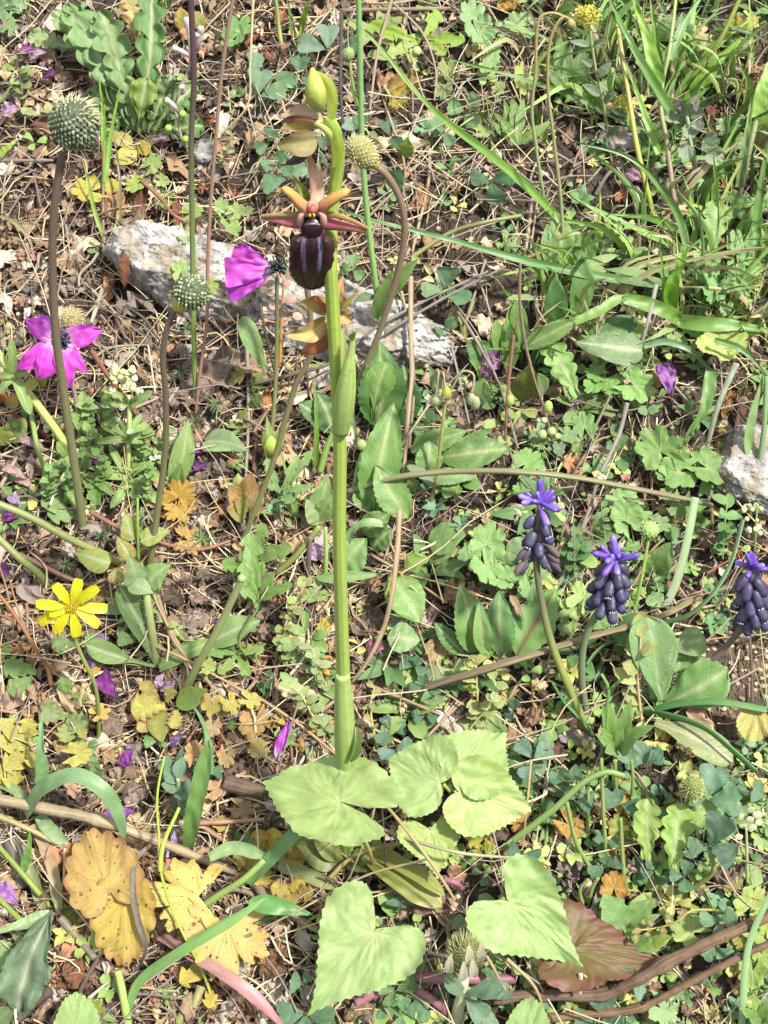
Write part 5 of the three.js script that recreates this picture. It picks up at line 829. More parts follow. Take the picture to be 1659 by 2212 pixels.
  grass('very long green blade running diagonally past the tall green stem',[[[[1950,1400,8],[1659,1120,30],[1100,660,62],[800,300,76],[570,85,84]],66,'#84b44c',{ n:60,c2: '#8fae58', fold:0.5, roll:10 }]]);
  grass('long straight blade slanting under the yellow flower clusters',[[[[2420,800,6],[2040,620,20],[1659,490,34],[1190,360,40]],48,'#76a058',{ n:40, fold:0.5, roll:5 }]]);
  grass('long bluish green blade running right from behind the orchid',[[[[2600,1820,10],[2100,1740,24],[1659,1640,34],[1200,1510,44],[800,1410,50],[520,1330,54]],66,'#6d9e5c',{ n:50, fold:0.4, roll:0 }]]);
  straw([[1000,1640,20],[1250,1480,28],[1480,1410,30],[1700,1370,30]],32,'#a9b078','dull green dry stalk'); straw([[560,80,40],[555,600,26],[575,900,16],[560,1100,4]],24,'#544c4a','thin black dead stalk');
  for (const [p, w, c] of [[[[550,10],[200,310],[140,540]],18,'#cbb899'],[[[500,50],[80,560]],13,'#d4c3a6'],[[[880,0,20],[790,330,14],[740,700,8]],22,'#b8a48a'],[[[980,60],[900,400]],26,'#c2ae94'],[[[890,20,20],[1080,220,20],[1160,460,14],[1150,640,8]],16,'#c9b598'],[[[550,70],[900,60],[1250,55]],34,'#b09c84'],[[[600,20],[880,20],[1080,-10]],18,'#c9b79a'],[[[1460,0],[1560,170],[1570,270]],16,'#d6c6a8'],[[[1340,200],[1320,560],[1220,770]],20,'#b9a68c'],[[[1540,400],[1340,520],[1220,770]],17,'#cbb897'],[[[1330,560],[1450,740],[1580,950]],22,'#9d9088'],[[[790,520],[870,760],[960,1030]],18,'#c6b596'],[[[880,780],[960,1050],[950,1240]],18,'#bca98c'],[[[1100,830],[1120,1080],[1010,1600]],24,'#c8b492'],[[[1150,880],[880,1210]],22,'#b4a28a'],[[[770,890],[1060,1040],[1240,1140]],20,'#cdbb9c'],[[[1500,910],[1150,1220],[1100,1420]],17,'#b09c84'],[[[1510,1130],[1310,1280]],14,'#d7ccb2'],[[[1510,1220],[1370,1350]],20,'#d3c7ae'],[[[1500,1120],[1590,1200],[1659,1300]],15,'#cfc3aa'],[[[1510,1220],[1530,1440]],13,'#d3c7ae'],[[[1030,1150],[1050,1410]],15,'#a89680'],[[[690,230],[700,350],[740,430]],18,'#c8b89c'],[[[1240,290],[1160,460]],16,'#cbb89a'],[[[1190,870],[1230,780],[1310,700]],13,'#a8967e'],[[[590,740],[640,860]],15,'#d7c8ac'],[[[560,1180],[620,1090],[640,980]],13,'#d3c4a6'],[[[640,1380],[700,1240]],16,'#d6c8aa'],[[[740,1370],[860,1250],[1010,1110]],22,'#b3a28a'],[[[180,640],[220,780]],18,'#d9caae'],[[[530,1590],[710,1440],[720,1530],[530,1590]],15,'#cfc0a2'],[[[1000,200],[1010,560],[1020,900],[1030,1150]],14,'#a2907a'],[[[1110,700],[1040,900],[1010,1000]],15,'#c4b394'],[[[700,700],[830,560],[880,500]],14,'#b8a68c'],[[[1250,0],[1310,90]],20,'#9c8c7c'],[[[1600,240],[1659,420]],15,'#a09080'],[[[430,420],[500,320],[600,250]],18,'#cdbba0'],[[[1040,0],[1310,80]],15,'#b5a48c'],[[[1180,1190],[1230,1130],[1310,1080]],17,'#b3a48c'],[[[0,1100],[60,1000],[110,1110]],16,'#cdb893'],[[[0,1150],[50,1420]],16,'#9b8c7c']]) straw(p, w, c);
}
use(2,0);
{
  // yellow clustered heads on silvery leafy stems
  const yel = (pts, head, r, leaves, label) => { const b = gp(...pts[0]); stand(b, -0.1); thing('yellow_cluster_plant', label, 'flower', b, 'yellow clustered flowers'); const P = [b, ...pts.slice(1).map(p => V(...p))], k = mpp(b); part('stem', tubeGeo(P, k * 11, k * 9,{ n:30,c:'#8f9a68',c2: '#a3ad7e' }), M.stem); for (const [bx, by, tx, ty, w] of leaves) L(V(bx, by, 1), V(tx, ty, rr(0,9)), w, { p:'ell',c:'#8fab88',up:0.3, fold:0.4 });
    for (let i = 0; i < 46; i++) { const a = i * 2.4, q = r * Math.sqrt(i / 46), x = head[0] + q * Math.cos(a), y = head[1] + q * Math.sin(a) * 0.8 + q * q / r * 0.25, low = i > 36; const A = V(x, y, 6 - 4 * q / r), d = r * 0.2; for (let n = 0; n < 3; n++) { const e = rr(0,6.28); part('floret', leafGeo(A, A.clone().add(V3(Math.cos(e) * k * d, rr(0.2,0.7) * k * d, Math.sin(e) * k * d)), d * k * 1.1,{ p:'obov',c: low ? '#e6e49a' : pick(['#f0e34a','#e9d93c','#f5ec6a']), nt:4,nw:1,v:0.05, fold:0.3 }), M.petal); } } };
  yel([[662,1030],[640,850],[610,640],[560,420],[520,130]],[510,90],88,[[520,290,395,262,48],[545,300,645,262,46],[575,490,665,395,62],[545,415,465,372,50],[590,600,475,535,64],[615,650,700,590,56],[640,830,570,785,44],[645,860,718,795,50],[655,940,572,880,56]],'topmost yellow flower cluster on a silvery-leaved stem, near the top edge');
  yel([[800,860],[770,740],[745,690]],[735,650],72,[[760,730,650,700,50],[790,800,860,740,50],[800,850,690,830,44]],'smaller yellow flower cluster on a short stem, lower of the two');
  const nod = (pts, label) => { const b = gp(...pts[0]); stand(b, -0.1); thing('nodding_stem_plant', label, 'plant', b); const P = [b, ...pts.slice(1).map(p => V(...p))], k = mpp(b); part('stem', tubeGeo(P, k * 12, k * 9,{ n:50,c:'#94a678',c2: '#a89a68' }), M.stem); part('nodding_tip', bodyGeo(P[P.length - 1], P[P.length - 1].clone().add(V3(0.002,-0.004,0.001)), t => k * (10 + 16 * Math.sin(t * 3)), { c:'#a8a06a',c2: '#8c8a5c' }), M.plain); };
  nod([[245,1330],[180,900],[158,700],[182,450],[190,200],[215,105],[285,82],[345,98],[400,135]],'thin hooked stem beside the yellow clusters, the taller of two'); nod([[360,1650],[345,1300],[300,900],[260,550],[275,260],[325,140],[365,105],[395,120]],'thin hooked stem beside the yellow clusters, bending at a lower height');
  dead(-20,10,90,70,120,'#e0ae58','orange-yellow dying leaf',{ rag:0.15 }); crenate([[80,165,190,190,'#a8d08e'],[115,510,170,100,'#b9cf72'],[620,560,120,-90,'#a5c68c']],'pale green scalloped leaf',{ foot: [150,420] });
  leafy('cut_leaf_plant','dark green leaf cut into pointed fingers beside the hooked stems','plant',[355,640],[[365,590,335,215,100,'#7ea45c'],[370,580,410,270,70,'#86ab62'],[380,570,505,310,95,'#7d9f5c'],[350,570,255,430,75,'#86ad60'],[355,560,285,370,70,'#7fa658'],[400,550,540,410,110,'#8cae6c']],{ p:'ell',td:0.2,tn:3,h:12,ht:20 });
  leafy('cut_leaf_plant','fan of pointed green leaf segments left of the hooked stems','plant',[60,960],[[60,930,30,610,85,'#93b868'],[70,930,110,620,70,'#8fb268'],[80,920,285,765,80,'#94ba5c'],[75,900,200,850,70,'#a0c468'],[40,920,-40,760,80,'#93ba60'],[60,890,70,780,60,'#a5c870']],{ p:'ell',td:0.2,tn:3,h:12,ht:18 });
  grass('tall broad-bladed grass tuft in the upper right',[
    [[[1085,1460,2],[1060,1250,14],[1010,870,30],[980,700,36],[990,520,42],[1030,330,48],[1075,-20,54]],36,'#9a7f70',{ stem:1,c2: '#9cb276', taper:0.6 }],
    [[[1060,740,34],[920,510,44],[780,260,52],[640,-30,58]],70,'#70a04a',{ fold:0.4, roll:8 }],[[[975,530,42],[930,380,48],[880,200,54],[800,-30,58]],95,'#a2d25e',{ roll:-8 }],[[[985,510,43],[950,250,52],[910,-30,58]],60,'#8dc252'],[[[1035,380,46],[1110,180,52],[1250,-40,58]],62,'#8fba7a'],
    [[[930,1390,2],[900,1250,14],[830,950,26],[780,650,36],[740,400,42],[700,150,46]],38,'#a6b352',{ stem:1,c2: '#b0a868', taper:0.7 }],[[[965,980,26],[850,650,40],[750,380,48]],52,'#88be4e'],[[[1180,1700,8],[1090,1370,24],[960,1170,36],[780,1000,44],[430,900,46]],60,'#8cb86e'],
    [[[1130,1590,6],[930,1510,18],[650,1370,26],[440,1270,30]],60,'#90be64'],[[[1090,1460,6],[900,1385,20],[620,1360,24]],58,'#7ca856']], true);
  grass('grass tuft at the upper right edge with a pale sheath',[
    [[[1470,1260,2],[1490,1170,10],[1540,950,24],[1590,740,36]],42,'#8a7866',{ stem:1,c2: '#9fae80' }],[[[1590,745,36],[1620,560,44],[1670,380,50]],110,'#a8d66c'],[[[1480,1190,12],[1520,900,28],[1565,600,42]],70,'#a9cc8e'],[[[1560,1700,6],[1610,1200,30],[1665,880,46]],78,'#709e4a',{ fold:0.5 }],[[[1315,1360,4],[1340,1050,20],[1475,770,32]],52,'#8cc254'],[[[1280,1340,4],[1310,1150,16],[1345,990,26]],62,'#95c65c'],[[[1195,1620,4],[1188,1400,14],[1180,1220,22]],34,'#84b454'],[[[980,1680,6],[978,1600,12],[975,1510,18]],40,'#9ac25e'],[[[1650,1659,4],[1640,1500,14],[1600,1350,20]],70,'#8db85c']], true);
  grass('olive stalk and wide bright blade leaning right in the upper right',[[[[1110,590,8],[1230,420,20],[1350,260,32],[1490,-30,46]],36,'#8d9c52',{ stem:1 }],[[[1150,650,10],[1300,440,22],[1490,240,30]],120,'#93c452'],[[[1430,180,30],[1550,210,26],[1670,275,20]],38,'#5f803e']], true);
  leafy('toothed_leaf_plant','bluish green toothed leaf standing upright behind the tall grass','plant',[1115,360],[[1115,380,1115,75,165,'#93b78c',{ ...TOOTH, p:'ell',ht:24 }]],{}, true);
  leafy('yellowing_plant','yellowing lobed leaves with a dark spotted one by the top right corner','plant',[1250,420],[[1400,230,1500,110,140,'#dcd566', CUT],[1480,190,1600,120,110,'#e2de80', CUT],[1180,350,1330,230,150,'#e3e8b0',{ p:'ell' }],[1190,470,1350,340,190,'#949f3e',{ p:'ell',c2: '#a07a34', blotch:0.4 }],[1110,560,1160,350,110,'#8a6a2c',{ p:'ell',m: M.spot, c2: '#4f3c1c', blotch:0.7 }],[1440,310,1540,260,110,'#b9cf90',{ p:'ell' }]],{ h:8,ht:14 }, true);
  // woolly plant
  { const b = gp(1240,1310); stand(b, -0.1); thing('woolly_plant','grey-green woolly plant with small white flowers among the grass','plant', b); const P = [b, V(1215,1150), V(1200,1050), V(1165,900), V(1150,780), V(1130,700)], k = mpp(b); part('stem', tubeGeo(P, k * 14, k * 12,{ n:30,c:'#9aa98a',c2: '#b3c2a4' }), M.stem);
    for (const [x, y, w, a] of [[1050,760,110,180],[1130,700,110,-90],[1205,720,100,-20],[1160,830,110,100],[1140,960,120,100],[1285,920,140,-10],[1310,1000,140,30],[1210,800,90,40],[1100,690,80,-120]]) { const [dx, dy] = dirv(a); const B = V(x - dx * w * 0.35, y - dy * w * 0.35,4), E = V(x + dx * w * 0.55, y + dy * w * 0.55,8); part('leaf', palmGeo(B, E, w * mpp(B), { k:'fan',c:'#a1bc98',td:0.12,tn:5, round:1,cup:0.3 }), M.palm); }
    for (const [x, y] of [[1190,640],[1205,680],[1220,790],[1235,800]]) L(V(x - 14, y + 20,8), V(x + 12, y - 26,10), 44,{ p:'petal',c:'#f2f0ea',m: M.petal, nt:8 },'petal'); L(V(1095,690,6), V(1075,645,8), 40,{ p:'petal',c:'#a04aa8',m: M.petal },'petal');
    for (const [x, y] of [[960,1060],[1030,1190],[1195,1190],[1000,1020]]) { part('side_stem', tubeGeo([V(1160,890), V((x + 1160) / 2, (y + 870) / 2), V(x, y, 3)], k * 6, k * 5,{ c:'#a8a488' }), M.stem); part('woolly_bud', seedHead(V(x, y, 3), UPV, k * 30, k * 34,{ n:60,cs: ['#b9c4a4','#a3b08e'], c0: '#8c9a7a', hook:0.2 }), M.plain); } }
  leafy('broad_leaf_plant','broad plain green leaf behind the tall grass stalks','plant',[950,1050],[[960,1020,920,760,210,'#8cb26c',{ p:'ell' }],[700,560,740,470,80,'#a0c468',{ p:'ell' }]],{}, true);
  crenate([[1310,1450,170,-85,'#a9d27e','lob'],[1470,1310,190,10,'#88b66c'],[1500,1560,190,100,'#93c074'],[1450,900,150,-10,'#b3d088'],[1600,1300,150,-30,'#8dba64'],[1400,800,140,170,'#bcd48c'],[1620,1500,140,60,'#8fbd66']],'bright green scalloped leaves under the edge grass',{ foot: [1400,1659] });
  for (const a of [[650,1050,710,1100,60,'#d58a5e'],[690,1280,770,1190,80,'#d68f62'],[1460,580,1600,520,150,'#dcb670'],[1290,660,1440,620,130,'#7f4c38'],[1520,480,1640,430,120,'#d9b078'],[1250,640,1330,760,100,'#8a5644'],[1600,650,1659,740,90,'#dcc060']]) dead(...a, 'orange-brown dead leaf');
  fallen(760,1100,860,1150,90,'#c49ab4','pale pink petal'); fallen(270,170,300,130,50,'#7f5a94','purple petal');
  leafy('spoon_leaf_plant','downy spoon-shaped green leaves at the foot of the hooked stems','plant',[420,1659],[[350,1680,300,1340,170,'#86b262'],[420,1600,430,1400,130,'#93bc70'],[480,1690,520,1480,140,'#6f9c52'],[280,1700,260,1420,120,'#8fba70'],[560,1600,700,1500,100,'#8aa468']],{ ...TOOTH, p:'ell',td:0.06 }, true);
  for (const [p, w, c] of [[[[390,30],[440,0]],16,'#d3c6ac'],[[[0,330],[110,420]],16,'#b8a794'],[[[20,300],[280,290]],18,'#cbbda4'],[[[90,240],[100,320],[40,400]],15,'#d3c5aa'],[[[210,30],[230,200]],22,'#c8b8a0'],[[[420,330],[440,210]],16,'#cabba0'],[[[640,260],[660,380]],13,'#b9a890'],[[[270,780],[460,680],[560,640]],16,'#ad9c8a'],[[[300,800],[420,900]],18,'#beab92'],[[[310,870],[180,1050],[140,1180]],17,'#c8b798'],[[[400,1120],[460,960],[590,830]],15,'#a39280'],[[[360,1280],[520,1150],[600,1060]],22,'#a8988a'],[[[170,1240],[110,1659]],26,'#cbb898'],[[[200,1240],[140,1659]],16,'#c1ad90'],[[[30,1659],[80,1350]],20,'#b8a68e'],[[[210,1400],[260,1540],[140,1600]],17,'#cbc0ae'],[[[500,1500],[600,1470],[700,1440]],20,'#b3744c'],[[[120,1640],[380,1540]],26,'#b58a66'],[[[0,1360],[200,1350]],28,'#b4b29a'],[[[880,320],[900,620]],20,'#c3b398'],[[[1040,390],[1060,500],[1040,680]],28,'#c8b99c'],[[[1240,140],[1400,60]],13,'#b3ac8c'],[[[1230,120],[1420,130]],12,'#a9a484'],[[[1280,80],[1500,10]],12,'#b7b090'],[[[1540,260],[1540,480]],26,'#cdbfa4'],[[[1430,210],[1400,540]],14,'#c3b69e'],[[[1440,260],[1540,620]],14,'#cdbd9c'],[[[1540,470],[1659,400]],14,'#c6b48e'],[[[700,1310],[1100,1300]],15,'#a89e84'],[[[1240,720],[1330,860],[1380,1000]],13,'#8a7458'],[[[1330,1150],[1450,1260]],17,'#c9983e'],[[[1340,1090],[1400,1220]],12,'#b58a48'],[[[1060,10],[960,120]],28,'#cdbfa8'],[[[980,100],[1040,40]],20,'#a89c8c'],[[[370,720],[600,720]],15,'#7a6c60'],[[[0,540],[80,700]],16,'#b3a28c'],[[[560,1240],[650,1100],[760,1060]],30,'#8c8078'],[[[420,1060],[640,950],[700,1000]],20,'#a09080'],[[[290,960],[460,1060]],22,'#b3a190']]) straw(p, w, c);
}

// ================================================================ band with the rock, left to right
use(0,1);
{
  // cleavers: thick leaning stem, upright flowering stem, whorls of narrow leaves
  const b = gp(560,1500); stand(b, -0.35); thing('cleavers_plant','cleavers with whorls of narrow leaves and tiny white-green flowers, left of the bent stem','plant', b);
  const k = mpp(b), P1 = [b, V(520,1390), V(400,1190), V(250,980), V(90,780), V(-40,600)], P2 = [gp(800,1590), V(815,1430), V(818,1180), V(822,1000), V(815,900)];
  part('stem', tubeGeo(P1, k * 24, k * 26,{ n:40,k:8,c:'#a9c66e',c2: '#bdd583', groove:0.15,gn:4 }), M.stem); part('stem', tubeGeo(P2, k * 15, k * 14,{ n:30,k:8,c:'#a9c470',c2: '#c1d694', groove:0.15,gn:4 }), M.stem);
  part('stem_hairs', hairs(P1, k * 24,160,0.0009,'#dbe6b8'), M.fuzz);
  const wh = (x, y, tips) => { for (const [tx, ty, w, dz = 6] of tips) L(V(x, y, 1), V(tx, ty, dz), w, { p:'strap',c:'#a6cc74',cm:'#cfe2a8', fold:0.25, arch:0.08,up:0.3,nt:14 }); };
  wh(815,1430,[[560,1410,52],[700,1620,60,14],[1025,1605,60,14],[960,1330,54],[690,1205,46,-4],[880,1230,44,-4],[600,1385,44,2]]); wh(812,1185,[[610,1205,46,8],[990,1142,52],[640,1090,50,-4],[900,1020,46,-6],[770,1060,36]]); wh(822,950,[[650,868,52],[972,874,50],[930,940,40],[700,960,44]]);
  wh(520,1390,[[238,1525,66],[330,1335,56],[650,1150,54,-4],[730,1535,60,12],[560,1255,50],[420,1290,60],[640,1600,50,10]]); wh(90,780,[[70,535,56],[195,1025,72],[-20,900,50],[-30,770,40],[200,770,36]]); wh(440,1280,[[360,1195,70],[560,1260,60],[330,1400,60]]);
  const fl = (x, y, z = 5) => { for (let q = 0; q < 4; q++) { const a = q * 1.57 + rr(0,1), A = V(x, y, z); part('flower_petal', leafGeo(A, A.clone().add(V3(Math.cos(a) * k * 26, rr(0,0.3) * k * 20 + Math.sin(a) * k * 16, k * 10)), k * 26,{ p:'ell',c:'#fbfce6',nt:5,nw:1,v:0.02 }), M.petal); } };
  for (let i = 0; i < 26; i++) { const x = 790 + rr(-75,80), y = 780 + rr(-60,90); part('flower_bud', ball(V(x, y, rr(0,10)), k * rr(15,23), pick(['#d6e2a4','#cbdc94','#e6edc6']), 8), M.plain); }
  for (const q of [[800,850,12],[890,870,9],[715,870,9],[830,1130,8],[970,1300,6],[480,1250,8],[780,980,7],[1000,1290,6],[700,1620,6],[230,470,6],[210,490,6]]) fl(...q);
}
leafy('cut_leaf_plant','pale green leaf cut into long segments behind the cleavers','plant',[640,1230],[[620,1180,525,870,105,'#a9cf80'],[600,1160,440,1010,110,'#a3c878'],[640,1120,670,870,110,'#93bc6a'],[620,1180,470,1080,70,'#9cc474'],[640,1170,740,1040,90,'#9ac072']],{ ...CUT, h:8,ht:22 });
leafy('broad_leaf_plant','broad soft green leaves under the cleavers whorls','plant',[560,1640],[[560,1640,420,1480,150,'#93ba66'],[590,1640,620,1430,150,'#8cb55e'],[480,1560,260,1600,160,'#9cbf76'],[520,1659,300,1659,150,'#a0c47e'],[850,1600,890,1440,120,'#9dc477'],[950,1560,1150,1420,110,'#a3c87c']],{ ...CUT, tn:3,h:4,ht:10 });
leafy('spoon_leaf_plant','smooth upright spoon-shaped leaf right of the bent seed head stem','plant',[1090,1540],[[1090,1500,1195,1055,150,'#93ba6c'],[1100,1520,1150,1330,90,'#86ad5e']],{ p:'ell',h:4,ht:22,cm:'#c0d898' }, true);
leafy('toothed_leaf_plant','pale finely toothed leaf lying beside purple petals below the rock','plant',[1290,1240],[[1295,1200,1575,1255,190,'#a8cb8c',{ p:'ovate',td:0.06,tn:14,cm:'#cfe0b4' }]],{ h:10,ht:12 }, true);
for (const a of [[1180,480,80],[1150,750,90],[1380,960,90,'#7f9c68'],[1240,1080,90,'#8f8a66'],[1180,610,60],[200,1540,90],[360,1060,60,'#8fb06c']]) feather(...a);
leafy('spoon_leaf_plant','plain spoon leaf standing in front of the right half of the rock','plant',[1659,780],[[1690,740,1540,395,120,'#93bb72',{ p:'paddle',h:24,ht:40,cm:'#bdd69a' }]],{}, true);
for (const a of [[1120,900,1560,650,300,'#b09a90',{ h:2,ht:4 }],[1080,960,1300,860,200,'#a58d80'],[900,960,1060,900,120,'#cbb7a2'],[960,1080,1030,980,110,'#cfbfae'],[1180,1500,1330,1380,200,'#b7a18c'],[870,1000,1000,1100,90,'#b59f8c'],[1290,1330,1480,1390,160,'#9c8c82']]) dead(a[0], a[1], a[2], a[3], a[4], a[5],'flat pinkish grey dead leaf',{ rag:0.2, arch:0.04, curl:0, ...(a[6] || {}) });
PLm('orange-yellow dying lobed leaf with spots below the bent seed head stem',[1130,1659],[1100,1600,8],[1230,1440,14],260,{ k:'anem',c:'#e8bd54',c2: '#d29a44',m: M.spot });
leafy('yellowing_plant','yellow-green leaves browning at the tips around a thick stem','plant',[1580,1640],[[1570,1640,1450,1470,140,'#d8b860'],[1580,1620,1600,1390,150,'#d3a86a'],[1570,1640,1490,1560,120,'#b9c860'],[1590,1640,1659,1460,120,'#dcc682'],[1560,1650,1440,1620,140,'#a9b85a'],[1590,1650,1680,1620,110,'#c3b060']],{ p:'ell',ct:'#b98a5c',t0: 0.4,h:8,ht:16,m: M.spot }, true);
straw([[60,1010,6],[200,1080,9],[350,1215,6]],17,'#a33d36','thin bright red runner'); straw([[350,920,6],[350,1120,4]],9,'#b04038','thin bright red runner');
for (const q of [[180,1200],[120,1400],[160,1460],[80,1380],[230,1220]]) fallen(q[0] - 60, q[1] - 20, q[0] + 50, q[1] + 30,60,'#cfb0ac','dried pinkish flower');
for (const q of [[570,1330,650,1290,80,'#8a2a92'],[1200,1360,1310,1340,100,'#7a3a80'],[1200,1270,1310,1260,60,'#a84ab0'],[60,1540,130,1600,70,'#b89ac8'],[20,1650,110,1659,60,'#7a2a80'],[410,1370,440,1360,40,'#a07ab8'],[870,1140,910,1120,40,'#c070c0'],[1340,130,1370,60,60,'#c38ab8'],[1250,120,1290,110,40,'#8a2a70']]) fallen(...q, 'fallen purple anemone petal');
leafy('yellowing_plant','yellow and green small leaves at the edge below the open anemone','plant',[120,1000],[[60,980,110,890,90,'#d8cf60'],[30,1220,0,1100,150,'#a9bb56'],[60,1200,160,1040,150,'#93ac5c'],[150,860,250,830,110,'#b9c25c'],[10,820,60,760,80,'#d6cc56'],[40,930,-10,900,70,'#d0783c'],[200,870,300,760,90,'#b6c65c']],{ p:'ell',h:6,ht:12 }, true);
dead(810,-30,790,215,110,'#96603f','rust brown curled dead leaf',{ h:28,ht:22 });
crenate([[1150,100,130,-90,'#a9cd74','ivy'],[1340,210,110,60,'#a6c25c','ivy']],'pale lobed green leaf behind the oval seed head',{ foot: [1200,260], h:30 });
leafy('mottled_leaf_plant','olive mottled lobed leaves at the lower edge of the rock','plant',[1500,860],[[1440,840,1560,760,120,'#9fae4c',{ m: M.spot, c2: '#8a5a3c', blotch:0.3 }],[1600,880,1659,760,120,'#8ba04a'],[1500,1050,1580,1000,80,'#b3bd66'],[1600,980,1659,900,100,'#7f9a4e']],{ ...CUT, h:8,ht:14 }, true);
for (const q of [[60,100,150,60,'#b8a486'],[20,420,70,430,'#c0ae8c'],[60,540,170,560,'#8d8378']]) dead(q[0], q[1], q[2], q[3] + 20,90, q[4],'pale tan dead leaf');
for (const [p, w, c] of [[[[250,0],[220,120],[80,280]],24,'#c2b49e'],[[[20,360],[60,170],[290,190]],16,'#b5a896'],[[[480,0],[440,110]],24,'#b3a492'],[[[620,0],[580,60],[510,130],[500,210]],22,'#c8baa4'],[[[400,80],[360,300]],14,'#a99c8c'],[[[200,210],[210,380]],13,'#8f8276'],[[[470,20],[560,180],[600,300]],14,'#8a7c70'],[[[660,200],[580,440]],34,'#d9cfc0'],[[[690,190],[760,300],[800,360]],22,'#8f8478'],[[[690,300],[740,420],[800,540]],24,'#8a7e74'],[[[800,330],[930,430],[990,580],[930,700]],22,'#6f645a'],[[[600,660],[700,600],[950,580]],22,'#b5a690'],[[[640,390],[800,580],[1000,740]],14,'#a89a8a'],[[[540,400],[690,240]],15,'#c9b89a'],[[[480,750],[560,700]],17,'#c9b99c'],[[[260,940],[360,790]],16,'#bba98c'],[[[0,1490],[80,1340],[190,1180]],30,'#c1b2a2'],[[[860,980],[1000,920],[1140,850]],18,'#c9bca6'],[[[1060,960],[1130,850]],20,'#d3c7b2'],[[[1120,860],[1140,1030]],14,'#c9bba4'],[[[1570,580],[1580,1000],[1560,1470]],26,'#b3a79a'],[[[1280,880],[1430,680],[1560,570]],18,'#9a8c80'],[[[1240,950],[1400,780]],14,'#6f665e'],[[[1460,870],[1659,810]],22,'#a8a096'],[[[1440,920],[1659,850]],20,'#9a9288'],[[[1420,860],[1440,760],[1560,700]],14,'#b9ab94'],[[[850,1000],[960,1150],[1060,1280],[1100,1340]],26,'#9a7466'],[[[1180,860],[1160,940],[1210,1010]],20,'#b8a468'],[[[1540,1050],[1659,1080]],14,'#b8a890'],[[[1560,1110],[1659,1170]],22,'#a8603c'],[[[1230,1130],[1240,1240],[1310,1310]],24,'#8c6458'],[[[620,560],[720,660]],14,'#a09282'],[[[980,640],[1000,800]],12,'#c5b8a0'],[[[1000,740],[870,800]],13,'#a39484'],[[[80,1250],[200,1330],[330,1420]],18,'#a08a78'],[[[0,1280],[120,1300]],16,'#c8b8aa'],[[[1400,1200],[1480,1080]],13,'#b9a894']]) straw(p, w, c);
dead(440,160,580,260,150,'#a8998a','flat pinkish grey dead leaf'); dead(160,210,300,260,120,'#8d7f72','flat pinkish grey dead leaf'); dead(380,200,420,280,50,'#cbbca8','pale tan dead leaf'); dead(800,700,840,660,60,'#b39c86','pale tan dead leaf'); dead(880,720,940,850,70,'#c09c74','pale tan dead leaf');
grass('green blade standing against the left edge',[[[[190,960,4],[210,1080,12],[240,1240,18],[290,1390,8]],36,'#93ad66',{ stem:1 }],[[[-10,560,10],[40,500,16],[20,420,20]],20,'#8fb060']]);
for (const [x, y, c] of [[520,1250,'#a9d07c'],[660,1400,'#9cc870'],[880,1230,'#a6cc7a'],[940,1480,'#a3cc76'],[420,1450,'#98c46c'],[700,1080,'#b0d484'],[300,1500,'#9cc672'],[1010,1250,'#a9ce80'],[560,1060,'#a3c97a']]) sprig([[x, y + 110,2],[x + rr(-30,30), y, 14],[x + rr(-40,40), y - 120,26]],16,'#a9c07a', c, 56,20,'bright finely divided green sprig',{ p:'lance',td:0 });
use(1,1);
